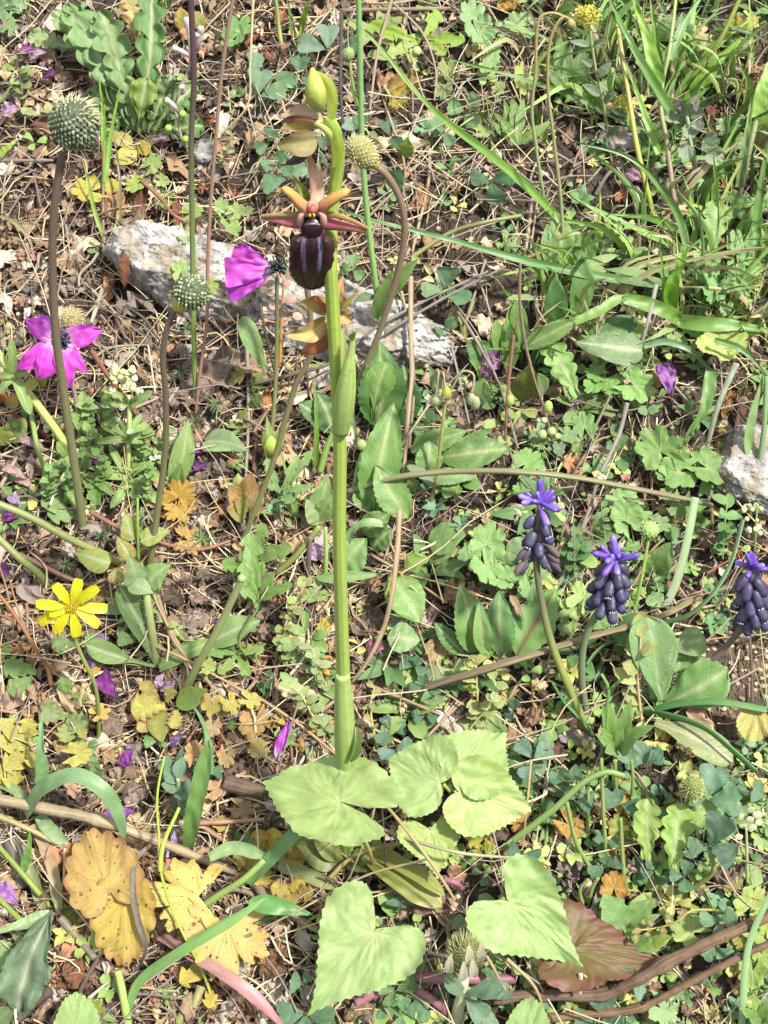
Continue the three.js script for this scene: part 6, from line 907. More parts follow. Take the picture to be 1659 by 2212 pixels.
{
  // salmon seed discs on an orange stalk
  const b = gp(165,720); stand(b, 0); thing('salmon_pod_plant','orange stalk with round salmon pink seed discs in front of the rock','plant', b); part('stem', tubeGeo([b, V(172,560), V(182,350), V(195,160)], mpp(b) * 12, mpp(b) * 8,{ n:20,c:'#d6a258',c2: '#dcb07a' }), M.stem);
  const dl = [[100,185],[215,190],[110,250],[290,265],[240,292],[130,335],[70,362],[280,400],[60,425],[190,440],[235,150],[160,130]]; discs(dl.map(q => [...q, rr(-4,5)]), 31,'#f4cdb8','seed_disc',0.14); for (const q of dl) part('disc_stalk', tubeGeo([V(q[0], q[1]), V((q[0] + 185) / 2, q[1] + 8), V(182, q[1] + 30)],0.00022,0.00022,{ n:4,k:4,c:'#dba878' }), M.stem);
  dead(75,1000,95,830,75,'#e3a067','orange dead leaf standing on edge',{ rag:0.05 }); dead(20,550,100,570,50,'#ecd3a0','cream dry bract');
  leafy('toothed_rosette_plant','large dark green toothed leaves behind the orchid sheath','plant',[780,1120],[[790,1100,800,560,330,'#5d8c48',{ h:6,ht:34,p:'ell' }],[960,1090,950,700,180,'#568343',{ h:4,ht:26,p:'ell' }],[520,1080,280,950,200,'#5f8f4e',{ h:4,ht:16,p:'ell' }],[500,1140,400,880,220,'#578547',{ h:4,ht:16,p:'ell' }],[760,1060,850,690,210,'#8fbe60',{ h:12,ht:34 }],[860,1100,1080,850,220,'#4f7d42',{ h:4,ht:16,p:'ell' }]],{ ...TOOTH }, true);
  leafy('toothed_rosette_plant','rosette of mid-green spoon-shaped toothed leaves in the centre, right of the orchid stem','plant',[760,1700],[[740,1659,895,945,280,'#82b15c',{ h:8,ht:34,p:'ell' }],[985,1680,775,1345,230,'#8fb96a',{ h:14,ht:26,p:'ell' }],[760,1720,660,1500,130,'#85ae60',{ h:8,ht:14 }],[980,1500,1050,1440,90,'#93bd68',{ h:10,ht:14,p:'ell' }]], TOOTH, true);
  leafy('toothed_rosette_plant','overlapping toothed leaves spreading right of the yellow-budded stem','plant',[1080,1420],[[1000,1260,1360,1125,170,'#8bb566',{ h:12,ht:18 }],[1180,1300,1630,1240,250,'#80ac5e',{ h:8,ht:13,m: M.fleck }],[1090,1410,1120,1185,190,'#88b664',{ h:12,ht:20 }],[1080,1440,1420,1420,120,'#a0c584',{ h:8,ht:10 }],[1270,1350,1560,1120,220,'#6f9f52',{ h:3,ht:8 }],[1110,1200,1060,1090,130,'#6d9c50',{ h:4,ht:8 }]],{ ...TOOTH, p:'ell' }, true);
  leafy('grey_leaf_plant','small grey-green wavy leaf crossing the dull green stalk','plant',[1150,1500],[[970,1345,1155,1495,75,'#98b68a',{ p:'ell',h:20,ht:16 }]],{}, true);
  // yellow-budded hairy stem
  const q = gp(1105,1690); stand(q, -0.15); thing('hairy_bud_plant','upright hairy stem with nodding grey-green buds, one showing yellow','flower', q); const k = mpp(q), P = [q, V(1140,1520), V(1165,1400), V(1190,1200), V(1212,1000), V(1218,940)];
  part('stem', tubeGeo(P, k * 13, k * 10,{ n:40,c:'#7f7a4c',c2: '#a3ad66' }), M.stem); part('stem_hairs', hairs(P, k * 12,200,0.0012,'#d9dcb8'), M.fuzz);
  const bud = (x, y, r, h, cs, yl) => { part('bud', seedHead(V(x, y, 4), V3(0,1,0.2), k * r, k * h, { n:90, cs, c0: cs[0], hook:0.1 }), M.plain); if (yl) part('yellow_tip', bodyGeo(V(x + 2, y + 20,5), V(x + 8, y - 60,6), t => k * (30 * Math.sin(Math.PI * clamp(0.2 + t * 0.72))), { c:'#d6cf62',c2: '#efe66c',n:10 }), M.petal, null, cur.children[cur.children.length - 1]); };
  bud(1222,905,34,48,['#9aa068','#b4b87a','#8a8a58'],1); bud(1158,935,36,44,['#a3ae84','#8f9c70','#b7c096']); bud(1190,900,30,50,['#9aa47a','#adb68c']); bud(1380,925,30,50,['#a9b48a','#94a274','#bcc59c']); bud(1408,950,32,56,['#a9b48a','#94a274','#bcc59c']);
  for (const s of [[[1218,950],[1150,830],[1165,750],[1175,745],[1160,900]],[[1218,950],[1195,800],[1205,755],[1215,830],[1222,870]],[[1222,950],[1270,840],[1335,748],[1395,765],[1400,830],[1385,890]]]) part('flower_stalk', tubeGeo(s.map((v, i) => V(v[0], v[1],2 + i)), k * 8, k * 7,{ n:24,k:6,c:'#a3a67c',c2: '#a99f7c' }), M.stem);
  part('bristles', hairs([V(1190,880,4), V(1225,905,6), V(1240,950,5)], k * 20,60,0.0034,'#e2e4cc'), M.fuzz);
  L(V(1185,910,-2), V(1115,715,2), 84,{ p:'ell',c:'#9cc492',up:0.2 }); L([1440,960,8],[1470,785,20],140,{ p:'ell',c:'#84aa6c' });
  for (const [x, y, r] of [[685,1215,34],[230,875,18],[1340,800,18],[540,110,22],[220,720,22]]) { const p = gp(x, y, 30), kk = mpp(p); named('small_bud_plant','thin stalk with small hairy bud','plant',[x, y + 130,0],'small budded stalks'); part('stem', tubeGeo([gp(x + 6, y + 150,0), gp(x + 3, y + 80,14), p],0.0005,0.0004,{ c:'#94a870',n:8,k:5 }), M.stem); part('bud', seedHead(p, UPV, kk * r, kk * r * 1.1,{ n:70,cs: ['#c1cf98','#adbf84','#d3dbae'], c0: '#98ab70', hook:0.2 }), M.plain); }
  clover([[1210,165,180,-60],[1125,265,130,200,'#84a878'],[1290,290,150,20,'#639560']],'#527f52',{ h:16 }); clover([[1165,550,90,-90],[1240,420,90,0]],'#6f9a66'); clover([[640,60,100,-90],[600,110,90,200],[660,130,90,40]],'#84b36e',{ h:28 }); clover([[1060,1130,110,200],[1130,1060,110,-60]],'#6f9a5c',{ h:6 });
  leafy('yellowish_bud_plant','pale yellow narrow buds by the dark round clover','plant',[1100,260],[[1125,130,1080,60,46,'#e0e0a0'],[1150,180,1070,165,40,'#e2e2a8'],[1060,60,1000,20,40,'#c9cf8a']],{ p:'ell',m: M.petal, fold:0.6,h:18,ht:22 }, true);
  fallen(1440,770,1570,640,130,'#b07aa8','mauve wilted petal',{ wave:0.4 }); dead(1480,1180,1580,1080,90,'#c09a86','curled pinkish leaf',{ curl:0.5,h:14,ht:18 });
  grass('single upright grass blade between the wavy stem and the orchid',[[[[390,1390,2],[400,1100,24],[383,760,44]],42,'#8db655']]); grass('blade leaning behind the cut leaf left of the orchid stem',[[[[275,1680,2],[230,1480,14],[175,1270,24]],50,'#8db85e']]); grass('thin green stalk leaning against the orchid stem',[[[[420,1390,4],[470,1220,18],[525,1100,28]],46,'#98bc6c',{ stem:1 }],[[[625,960,30],[650,1150,18],[660,1250,6]],34,'#9cc08a'],[[[640,1500,4],[660,1380,14],[690,1270,22]],34,'#9dbb74',{ stem:1 }]]);
  leafy('cut_leaf_plant','small plant with an olive pod between green bracts on the left','plant',[120,1330],[[110,1290,80,1020,70,'#a9cb78'],[130,1300,230,1060,90,'#a3c87a'],[90,1280,60,1120,60,'#9dc06c'],[100,1300,60,1220,60,'#b0c880']],{ p:'lance',h:10,ht:24 }); part('pod', bodyGeo(gp(110,1280,14), gp(112,1160,24), t => mpp(cur.P) * 46 * Math.pow(Math.sin(Math.PI * clamp(0.1 + 0.88 * t)), 0.7), { c:'#a3a860',c2: '#a5c463', groove:0.08,gn:3 }), M.waxy);
  dead(180,1270,300,1200,160,'#b3aaa0','grey dried flower tuft',{ td:0.6,tn:7, deep:1,rag:0.1 }); dead(300,1180,380,1240,90,'#b07a4c','rust brown curled dead leaf');
  leafy('cut_leaf_plant','fresh green leaf cut into fingers at the foot of the wavy stem','plant',[170,1600],[[170,1510,85,1300,90,'#98c274'],[180,1500,290,1285,80,'#9dc577'],[190,1510,375,1255,80,'#95be70'],[200,1520,370,1490,80,'#9ac272'],[170,1520,60,1450,80,'#8fba6c'],[180,1540,260,1580,100,'#93be70']],{ ...CUT, h:14,ht:20 });
  leafy('broad_leaf_plant','broad pale green leaves clasping a stem just left of the orchid','plant',[420,1750],[[400,1700,475,1390,170,'#a0c87a',{ ht:26 }],[430,1700,330,1560,150,'#a8cb8c'],[440,1690,500,1520,120,'#98c070',{ ht:24 }]],{ p:'ovate',h:12,ht:20,cm:'#c3dca4' }, true);
  leafy('broad_leaf_plant','dark broad leaves arching at the right of the buds','plant',[1540,700],[[1560,700,1350,560,190,'#6a9a54',{ p:'ell' }],[1620,760,1640,300,120,'#8ab85e',{ p:'ell',ht:26 }],[1600,700,1540,420,90,'#98c068',{ p:'strap',ht:24 }]],{ h:6,ht:16 }, true);
  straw([[600,1512,12],[900,1425,24],[1200,1388,30],[1640,1385,34],[2050,1425,34],[2450,1500,30],[2720,1555,24],[2920,1600,18]],52,'#a9ab82','long flattened dull green stalk arching across the centre',{ c2: '#b09a82', groove:0.15,gn:3, flat:0.6,m: M.grass, cf: t => Math.exp(-(((t - 0.83) / 0.05) ** 2)) });
  for (const [p, w, c] of [[[[840,430,26],[1150,270,20],[1490,115,12]],24,'#a29a90'],[[[835,505,26],[1200,290,22],[1600,85,14]],24,'#958a80'],[[[1000,150,24],[1000,500,30],[1005,800,26],[990,950,22],[955,1390,10]],34,'#c9b394'],[[[985,450,30],[1020,800,20],[990,1240,8]],22,'#b3a084'],[[[1020,0,20],[985,160,24]],22,'#c9b79c'],[[[1400,80],[1480,300],[1550,530]],16,'#beb2a2'],[[[1475,40],[1350,430],[1230,760]],18,'#b3a79a'],[[[1290,360,12],[1390,510,16],[1560,830,14],[1680,1240,8]],22,'#a89c90'],[[[860,1340,18],[1000,1130,20],[1115,960,18]],24,'#b9b0a4'],[[[740,1450],[590,1560]],18,'#b59c8a'],[[[0,830,10],[250,770,24],[480,700,30],[790,460,28]],24,'#8c8078'],[[[0,860,8],[300,820,18],[480,740,24]],18,'#9a9088'],[[[1220,420],[1290,720],[1372,1080]],15,'#bcb0a2'],[[[190,690,30],[260,600,28]],16,'#b0a090'],[[[180,462,30],[340,465,28]],10,'#8a7c72'],[[[1010,830],[1130,600],[1200,480]],18,'#9aa08a'],[[[650,700,26],[730,650,28]],18,'#a8988a'],[[[940,240,26],[980,400,26]],18,'#cfbd9c'],[[[1380,510],[1500,590]],16,'#b8ac9c'],[[[1390,540],[1430,660]],13,'#a89a8c'],[[[1310,620],[1450,720]],13,'#7f746c'],[[[20,640,26],[120,760,10]],16,'#6a6058'],[[[30,200,30],[60,420,30],[130,740,8]],20,'#5f5c44'],[[[850,100],[760,0]],18,'#c0b29c'],[[[830,160],[640,260]],13,'#b59a8a'],[[[0,1140],[80,1010]],26,'#b08a7c'],[[[0,1380],[20,1180]],26,'#8a5c4c']]) straw(p, w, c);
  straw([[1655,520,30],[1615,900,20],[1600,1200,6]],24,'#93664e','reddish brown upright stalk'); 
}
use(2,1);
{
  leafy('speckled_leaf_plant','broad oval green leaf speckled with white, right of centre','plant',[860,700],[[860,620,415,560,250,'#93b880',{ p:'ovate',m: M.fleck, td:0.05,tn:18,nt:44,cm:'#d8e4c0',h:24,ht:24, roll:10, fold:0.12,cup:0.1 }],[870,450,500,500,170,'#5d8c50',{ p:'ell',h:10,ht:14 }]],{}, true);
  leafy('toothed_leaf_plant','long toothed leaf blade arching above the speckled oval leaf','plant',[120,640],[[100,600,470,415,140,'#95bf68',{ ...TOOTH, p:'ell',h:20,ht:28, arch:0.05 }]],{}, true); RB([[430,440,28],[600,365,32],[700,300,33],[790,275,33]],76,{ c:'#9cc572',p:'strap' },'leaf');
  grass('grass tuft spreading flat blades above the withered mauve petal',[[[[740,285,34],[880,320,32],[1040,385,26],[1110,450,14]],92,'#85b355',{ p:'strap' }],[[[1040,340,22],[1060,180,36],[1150,-40,48]],110,'#97d050'],[[[1030,330,20],[1000,220,30],[980,-20,42]],44,'#8cc458'],[[[1090,430,16],[1250,450,24],[1470,460,26],[1700,500,22]],110,'#8ab960'],[[[1070,460,14],[960,520,20],[870,560,20]],60,'#aac688'],[[[870,590,22],[1000,562,24],[1160,610,20],[1300,740,12],[1430,770,8]],48,'#86ae80'],[[[1300,750,24],[1260,980,18],[1130,1180,8]],95,'#82ad5e'],[[[1470,490,22],[1560,500,22],[1690,470,22]],60,'#a5cf74'],[[[1240,540,14],[1120,470,16],[1010,390,20]],70,'#7fab58'],[[[1230,300,20],[1240,430,10],[1180,0,34]],50,'#85ad6c']], true);
  grass('two thin twisted blades in front of the rock at the edge',[[[[1590,1430,8],[1535,1200,22],[1560,1000,32],[1625,770,40]],66,'#a8c98a',{ twist:90,p:'strap' }],[[[1570,1520,4],[1630,1150,24],[1650,780,40]],40,'#84a276',{ stem:1 }],[[[1560,1560,4],[1600,1400,14]],26,'#8fb070',{ stem:1 }]], true); grass('dark green blade arching over the scalloped leaves at the right edge',[[[[1320,548,34],[1500,615,32],[1700,850,22]],46,'#648f42'],[[[1680,1000,20],[1660,800,30]],60,'#8fba68']]);
  leafy('broad_leaf_plant','upright dark broad leaves left of the toothed blade','plant',[420,480],[[430,440,470,-30,150,'#70a050'],[320,460,310,140,150,'#5f9049'],[110,620,60,300,110,'#8ab560',{ p:'strap' }],[30,640,20,440,90,'#6f9f55'],[180,290,0,290,46,'#a9cc80',{ p:'strap' }],[80,930,150,700,190,'#95a553',{ h:6 }],[230,900,190,760,110,'#7fa858']],{ p:'ell',h:8,ht:30 }, true);
  crenate([[350,740,190,-118,'#a3d07a','lob']],'bright scalloped leaf in a ladder of lobes left of the speckled leaf',{ foot: [480,980] });
  crenate([[830,845,230,20,'#9ccf74'],[670,845,150,170,'#97c86c'],[560,830,150,140,'#8dc062'],[560,760,130,200,'#7fb058']],'bright green round-lobed leaf under the speckled leaf',{ foot: [740,1000] });
  crenate([[830,340,150,-90,'#a9be64'],[860,480,110,120,'#b0c470'],[1060,540,110,80,'#a3c47a'],[950,800,110,90,'#b08f4e']],'olive yellow-green small lobed leaf',{ foot: [900,600] });
  crenate([[1265,70,200,100,'#99c87e'],[1330,230,180,120,'#93c278'],[1490,210,130,60,'#9cc874'],[1560,90,130,10,'#a9d07c'],[1450,110,120,100,'#93c070'],[1390,350,90,100,'#a3c48a']],'soft green lobed leaf at the foot of the edge grass',{ foot: [1400,420], h:22 });
  crenate([[1310,590,210,190,'#c9dd80','kidney'],[1440,560,190,-30,'#bcd674','ger']],'yellow-green scalloped leaf at the right edge',{ foot: [1500,700], h:24 });
  crenate([[490,1090,170,-100,'#80ae62'],[130,1330,190,-40,'#90c068'],[200,1180,130,80,'#82aa60'],[390,1160,130,20,'#86ac70'],[450,1230,90,100,'#7fa85c'],[90,1500,110,150,'#98c470'],[330,1240,90,90,'#86a878']],'mid-green lobed leaf in the shade below centre right',{ foot: [300,1420], h:9 });
  crenate([[960,1240,290,-130,'#93be6c'],[1080,1390,250,170,'#8cba66'],[1290,1370,260,20,'#86b262'],[1020,1530,110,160,'#8fb46c']],'large mid-green lobed leaf beside the edge rock',{ foot: [1150,1520], h:16 });
  crenate([[730,1590,210,200,'#a8d088'],[840,1640,120,0,'#9cc880'],[1100,1610,170,100,'#8ab06a']],'pale green lobed leaf below the long dull stalk',{ foot: [800,1700] });
  fallen(985,700,1045,925,120,'#b272c0','withered mauve petal with a tan bud, hanging right of the speckled leaf',{ h:22,ht:20,p:'ovate',cb:'#8a4a9a', wave:0.3 }); cur = null;
  for (const a of [[1440,870,1370,1290,80,'#b57d44'],[1500,960,1400,1280,70,'#7f5840'],[1380,910,1390,1080,50,'#c08a4c']]) dead(...a, 'orange-brown dry grass leaf',{ p:'strap',rag:0.1 });
  leafy('seedling_plant','young seedling with two oval leaves on a pale stalk over dark soil','plant',[895,1160],[[895,1000,830,1005,70,'#8cb878'],[895,1000,970,995,76,'#86b274']],{ p:'ell',h:22,ht:24 }, true); ST([[900,1160,0],[898,1080,10],[895,1000,21]],20,14,{ c:'#a3b88a' });
  leafy('seedling_plant','bright chickweed-like seedling above the large lobed leaves','plant',[1120,1260],[[1110,1230,1080,1150,40,'#a0d070'],[1115,1220,1060,1180,40,'#98c86a'],[1120,1220,1170,1160,40,'#a3d27a'],[1110,1240,1150,1250,50,'#a9cf86'],[1090,1090,1080,1040,30,'#9acb6c']],{ p:'ell',h:10,ht:16 }, true);
  { const b = gp(250,1260); stand(b, 0); thing('pod_stalk_plant','brown kinked stalk bearing pale green hairy pods, left of the dark hollow','plant', b); const k = mpp(b); part('stem', tubeGeo([gp(355,1310,4), V(290,1180), V(250,1040), V(215,920), V(180,820), V(115,560), V(82,300), V(85,60)], k * 9, k * 9,{ n:50,c:'#a89684',c2: '#bca48c', rough:0.15 }), M.straw); for (const [x, y, r, h, c] of [[262,975,30,46,'#a9cc74'],[20,935,26,40,'#aaca70'],[235,1060,22,22,'#b8c69a'],[225,1150,32,34,'#a9ba88'],[285,1130,30,28,'#b3c78c'],[200,1060,14,14,'#b5c58f'],[320,1160,22,22,'#b9d288']]) part('pod', seedHead(V(x, y, 4), UPV, k * r, k * h, { n:40,cs: [c], c0: c, hook:0.1 }), M.plain); part('pod_stalk', tubeGeo([V(20,975,3), V(100,995,3), V(190,995,3), V(240,1030,2)], k * 5, k * 5,{ n:12,c:'#b0806a' }), M.stem); }
  for (const [x, y, c] of [[750,1430,'#d8938a'],[600,1430,'#efeccb'],[1530,1620,'#d9e2b4'],[570,1410,'#e6dc9a']]) { named('tiny_flower_plant','tiny pale flower on a thin stalk','flower',[x + 40, y + 60,0],'tiny flowers'); const p = gp(x, y, 20), k = mpp(p); ST([gp(x + 40, y + 70,0), p],10,8,{ c:'#a3a070',n:6 }); for (let i = 0; i < 5; i++) { const a = i * 1.257; part('petal', leafGeo(p, p.clone().add(V3(Math.cos(a) * k * 30, k * 14, Math.sin(a) * k * 30)), k * 30,{ p:'obov', c, nt:6,nw:1 }), M.petal); } }
  for (const [p, w, c] of [[[[80,390,24],[40,560,22],[15,720,16],[0,1060,6]],24,'#8f6c52'],[[[950,200,30],[900,420,28],[850,590,20]],30,'#b6b0a8'],[[[765,950,20],[720,1130,16],[600,1390,20]],30,'#a8a29a'],[[[580,1420,16],[520,1659,6]],26,'#a39c94'],[[[490,300,22],[570,520,16]],16,'#a9a07c'],[[[640,370,22],[575,520,14]],20,'#9aa472'],[[[560,195,16],[700,260,12]],15,'#c9bda2'],[[[420,930,8],[740,1000,14],[1000,930,10]],18,'#8d8078'],[[[660,900,14],[500,1230,6]],20,'#9a9a78'],[[[1460,700,34],[1350,950,26],[1260,1275,8]],42,'#aebaa4'],[[[1100,850],[1220,855]],13,'#c0b09a'],[[[1060,840],[1180,970]],20,'#b5aa90'],[[[1060,940],[1150,1010]],16,'#a9a478'],[[[700,1150],[560,1200],[500,1300],[480,1350]],15,'#a9ac70'],[[[590,1140],[450,1350],[410,1420]],15,'#9a9880'],[[[0,1200,10],[60,1350,14],[180,1510,10]],14,'#a8a498'],[[[260,1500,16],[430,1480,14]],14,'#b8ae78'],[[[0,1540],[60,1500]],18,'#b3b060'],[[[840,1390],[900,1640]],18,'#a88a6e'],[[[915,1390],[930,1640]],22,'#9d7f68'],[[[1470,1390],[1490,1540]],12,'#8a5a4c'],[[[780,1120],[800,1380]],14,'#7c706a'],[[[620,560],[660,470]],12,'#b9b08c'],[[[180,240],[200,440]],28,'#c3b8a4'],[[[250,0],[240,250],[210,440]],15,'#b0a488'],[[[1300,560],[1240,640]],14,'#c5ba9c'],[[[720,200],[560,200]],12,'#9f8a70'],[[[1560,390],[1659,430]],18,'#b08a74'],[[[1580,330],[1659,400]],13,'#9c8676']]) straw(p, w, c);
  dead(740,60,830,20,90,'#d6cdb0','pale dry leaf tip'); dead(780,110,880,85,60,'#b59a7c','pale dry leaf tip'); 
  leafy('broad_leaf_plant','dull green blade tips lying flat at the top of the tangle','plant',[900,180],[[350,110,700,10,60,'#a9c886',{ p:'strap' }],[440,150,640,105,60,'#b3c982',{ p:'strap' }],[930,140,600,100,70,'#8fb46a',{ p:'lance' }],[1010,190,640,170,80,'#7fa25c',{ p:'lance' }],[1040,140,880,60,70,'#86ac62',{ p:'lance' }]],{ h:14,ht:20 }, true);
}

// ================================================================ band of the yellow flower and the hyacinths
use(0,2);
{
  const LS = (label, pts, w0, w1, c, c2) => { thing('leaning_stem_plant', label, 'plant',[pts[0][0], pts[0][1],0]); ST(pts, w0, w1,{ c, c2,n:30,k:9 }); part('stem_down', hairs(pts.map(P3), w0 * 0.00004,120,0.0006,'#d0d4b4'), M.fuzz); };
  LS('long olive stem leaning in from the left edge to the clasping leaves',[[770,360,8],[620,290,16],[400,180,26],[200,70,34],[-60,-40,40]],52,46,'#96a062','#8f9a68');
  LS('second olive stem leaning in from the left edge, nearer the yellow flower',[[310,500,4],[240,420,12],[130,330,22],[-60,150,32]],52,44,'#86965a','#909a66');
  leafy('clasping_leaf_plant','hairy plant with pale cupped leaves clasping a thick stem, right of the yellow flower','plant',[1000,1020],[
    [890,500,820,300,170,'#a9cd8c',{ h:26,ht:40 }],[930,500,1090,360,170,'#a0c87c',{ h:26,ht:36 }],[820,490,985,530,130,'#b0d199',{ h:30,ht:28, droop:0.2 }],[700,360,470,290,170,'#a3b45e',{ h:22,ht:20,cup:0.4 }],[700,420,790,480,110,'#c9c070',{ c2: '#a87c5c', blotch:0.5,h:22,ht:20 }],[840,330,740,180,110,'#b0b658',{ c2: '#9a7a48', blotch:0.5,h:26,ht:30 }],[900,220,1090,150,130,'#b3c26a',{ h:24,ht:24 }],[850,210,800,30,120,'#b6c468',{ h:22,ht:28 }],
    [1000,1000,755,500,150,'#7fa658',{ h:4,ht:24,p:'paddle' }],[985,1010,545,875,140,'#95b86e',{ h:5,ht:14,p:'spoon' }],[1010,1020,1360,850,100,'#9abf72',{ h:4,ht:12,p:'strap' }],[1330,870,1659,720,200,'#9fc67e',{ h:10,ht:16,p:'ell' }],[860,850,755,835,70,'#8fb572',{ h:8,ht:10 }]],{ p:'ovate',cm:'#c8dcae' }, true);
  { const P = [[1000,1010,0],[975,850,12],[940,620,24],[925,500,28]]; ST(P, 56,50,{ c:'#8f9a68',c2: '#a5b67c' }); part('stem_hairs', hairs(P.map(P3), 0.0036,240,0.0022,'#dfe4c8'), M.fuzz); ST([[880,330,14],[875,100,30],[875,-60,36]],20,16,{ c:'#86b052' }); }
  sprig([[1230,1010,2],[1090,800,12],[1000,620,22],[970,540,26]],24,'#b8a078','#adc46c',60,7,'trailing pinkish stem with scattered pale leaflets');
  PLm('orange-yellow spotted lobed leaf lying below its lookalike in the middle left',[1250,330],[1130,200,6],[1340,230,9],260,{ k:'anem',c:'#e0bc6c',c2: '#c08a50',m: M.spot });
  PLm('bright orange-yellow lobed leaf tip just above the spotted one',[1080,130],[1120,-40,8],[1180,110,9],240,{ k:'anem',c:'#e8c254',c2: '#d0a04a',m: M.spot });
  feather(640,180,90,'#6f8a64'); feather(1290,200,100,'#9ab878'); feather(420,370,80,'#94bb7c'); feather(900,60,90,'#a3b878'); feather(1280,150,60,'#a0b884');
  { const p = gp(1295,430,12), k = mpp(p); named('burr_plant','spiky purplish burr on the brown litter','plant',[1295,490,0], null, true); cur.userData.label = 'two spiky purplish burrs on the brown litter'; for (const [x, y, r] of [[1295,430,34],[1180,470,26]]) { const c = gp(x, y, 10), g = []; for (let i = 0; i < 110; i++) { const d = V3(rr(-1,1), rr(-0.4,1), rr(-1,1)).normalize(); g.push(tubeGeo([c, c.clone().addScaledVector(d, k * r * rr(1.3,2.2))], k * 2.6, k * 1,{ n:2,k:3,c:'#b0b48c',c2: pick(['#8a5c74','#7a4c64','#9a8a84']) })); } part('burr', merged(g), M.plain); } }
  // orange-brown twig with forks
  { thing('forked_twig','orange-brown forked dead stem at the left edge below the yellow flower','twig',[320,1130,0]); const o = { c:'#c8906a',c2: '#b8805a', rough:0.15,m: M.straw }; ST([[325,1130,4],[290,1000,10],[240,930,14],[160,790,20],[60,640,26],[-20,540,30]],30,22, o); ST([[160,775,20],[110,640,26],[60,460,32]],18,10,{ ...o, c:'#b89c86' },'branch'); ST([[60,600,26],[30,480,30],[-10,360,34]],16,10,{ ...o, c:'#b0947c' },'branch'); ST([[80,715,22],[-20,680,22]],16,12, o, 'branch'); ST([[270,980,11],[330,950,14],[350,890,18]],14,8, o, 'branch'); for (const [x, y] of [[110,880],[300,1000],[290,970]]) for (let q = 0; q < 4; q++) { const [dx, dy] = dirv(q * 90 + rr(0,60)); ST([[x, y, 12],[x + dx * 45, y + dy * 45,15]],12,6,{ ...o, c:'#d39c74' },'bract'); } ST([[172,770,20],[175,690,24],[168,610,28]],18,22,{ ...o, c:'#b8b4a0' },'pod'); }
  for (const q of [[640,1050,740,1215,120,'#8d2f96','large dark purple petal, lower right of the yellow flower'],[780,1650,840,1540,90,'#8a3498','crumpled purple petal half hidden under tan litter']]) { fallen(...q); }
  for (const q of [[1000,1150,1040,1060,60,'#e0c4dc'],[1030,1150,1110,1140,70,'#c9a0c8'],[540,1000,650,940,110,'#7f5080'],[600,850,690,830,60,'#b9a0c0'],[1360,750,1420,730,60,'#8a5c90'],[20,50,120,60,90,'#7f2a86'],[0,380,60,440,80,'#7a2c84'],[1090,1520,1150,1440,60,'#9070a8'],[1490,1310,1530,1320,40,'#a080b0']]) fallen(...q, 'small purple petal scrap');
  leafy('yellowing_plant','yellow-green toothed leaves browning at the edges, at the foot of the leaning olive stem','plant',[1090,1290],[[1050,1270,830,1290,220,'#cfcc62',{ c2: '#a9764c' }],[1010,1290,1030,1500,150,'#aab552',{ p:'ell',td:0,c2: '#8f8a48', blotch:0.3 }],[1010,1240,900,1110,110,'#c9bb58',{ c2: '#9a6a48', blotch:0.4 }],[1120,1260,1320,1170,150,'#8fb04e',{ p:'ell',td:0 }],[1120,1290,1100,1410,110,'#d3cc66',{ c2: '#b08050' }],[1010,1290,880,1430,120,'#d8bf74',{ c2: '#b08a60' }],[1060,1240,1090,1140,90,'#b8b858']],{ ...CUT, td:0.35,tn:5,m: M.spot, h:8,ht:12 }, true);
  leafy('yellowing_plant','large pale yellow cut leaf in the lower left corner of the litter','plant',[200,1540],[[200,1500,-10,1370,160,'#d9d06a'],[190,1490,170,1340,150,'#d3cf6a'],[180,1540,-30,1490,150,'#d0cc68'],[180,1560,20,1659,170,'#d3cd66'],[200,1560,200,1659,110,'#cfca62']],{ ...CUT, m: M.spot, h:8,ht:12 }, true);
  leafy('cut_leaf_plant','green lobed leaves mixed with brown litter below the yellow flower','plant',[330,1400],[[230,1050,20,1010,160,'#84a862'],[210,1080,60,1190,150,'#93b46a'],[420,1330,250,1270,190,'#93b070',{ c2: '#b8a070', blotch:0.3 }],[430,1330,560,1400,170,'#9ab472'],[430,1210,400,1080,130,'#9cb86c'],[500,1280,530,1170,110,'#8fae5c'],[440,1360,420,1500,150,'#a9b870'],[520,1380,520,1470,80,'#cfcc62'],[20,940,60,870,90,'#9dbb6c'],[20,990,-20,920,80,'#b3c06a'],[470,870,330,900,150,'#7fa45c'],[560,800,600,900,160,'#8fb46c']],{ ...CUT, td:0.4,tn:4,h:6,ht:10 }, true);
  crenate([[640,1310,130,-20,'#e3bd5c','ivy'],[600,1035,110,-30,'#d9b34e','ivy']],'orange-yellow lobed leaf with brown spots',{ foot: [600,1250], m: M.spot }); crenate([[500,1570,170,-10,'#dad36e','ger']],'pale yellow three-lobed leaf',{ foot: [440,1659] });
  crenate([[1340,1265,140,100,'#e3cd66','ivy'],[1465,1260,140,60,'#e6d468','ivy'],[1590,1230,130,20,'#dcd070','ivy'],[1320,1010,110,-20,'#b3c66a']],'bright yellow small lobed leaf',{ foot: [1480,1400], m: M.spot }); crenate([[1240,1560,150,-90,'#d9b67c','ger'],[1610,1380,200,100,'#dab06c','ger'],[1440,1590,130,90,'#d9b878','ger'],[1640,1540,130,170,'#d0c070','ger'],[1350,1400,120,100,'#d3b88e','ger']],'tan withered lobed leaf',{ foot: [1500,1620], m: M.spot });
  { thing('red_stem_plant','dark red branched stem with small bracts among yellow leaves','plant',[1400,1600,0]); ST([[1405,1600,2],[1410,1420,10],[1390,1310,16]],26,14,{ c:'#a04a38',c2: '#8c3f3c' }); for (let q = 0; q < 9; q++) ST([[1405,1580 - q * 28,5 + q],[1405 + rr(-60,60), 1550 - q * 28,9 + q]],10,8,{ c:'#a85a44',n:4,k:4 },'bract'); }
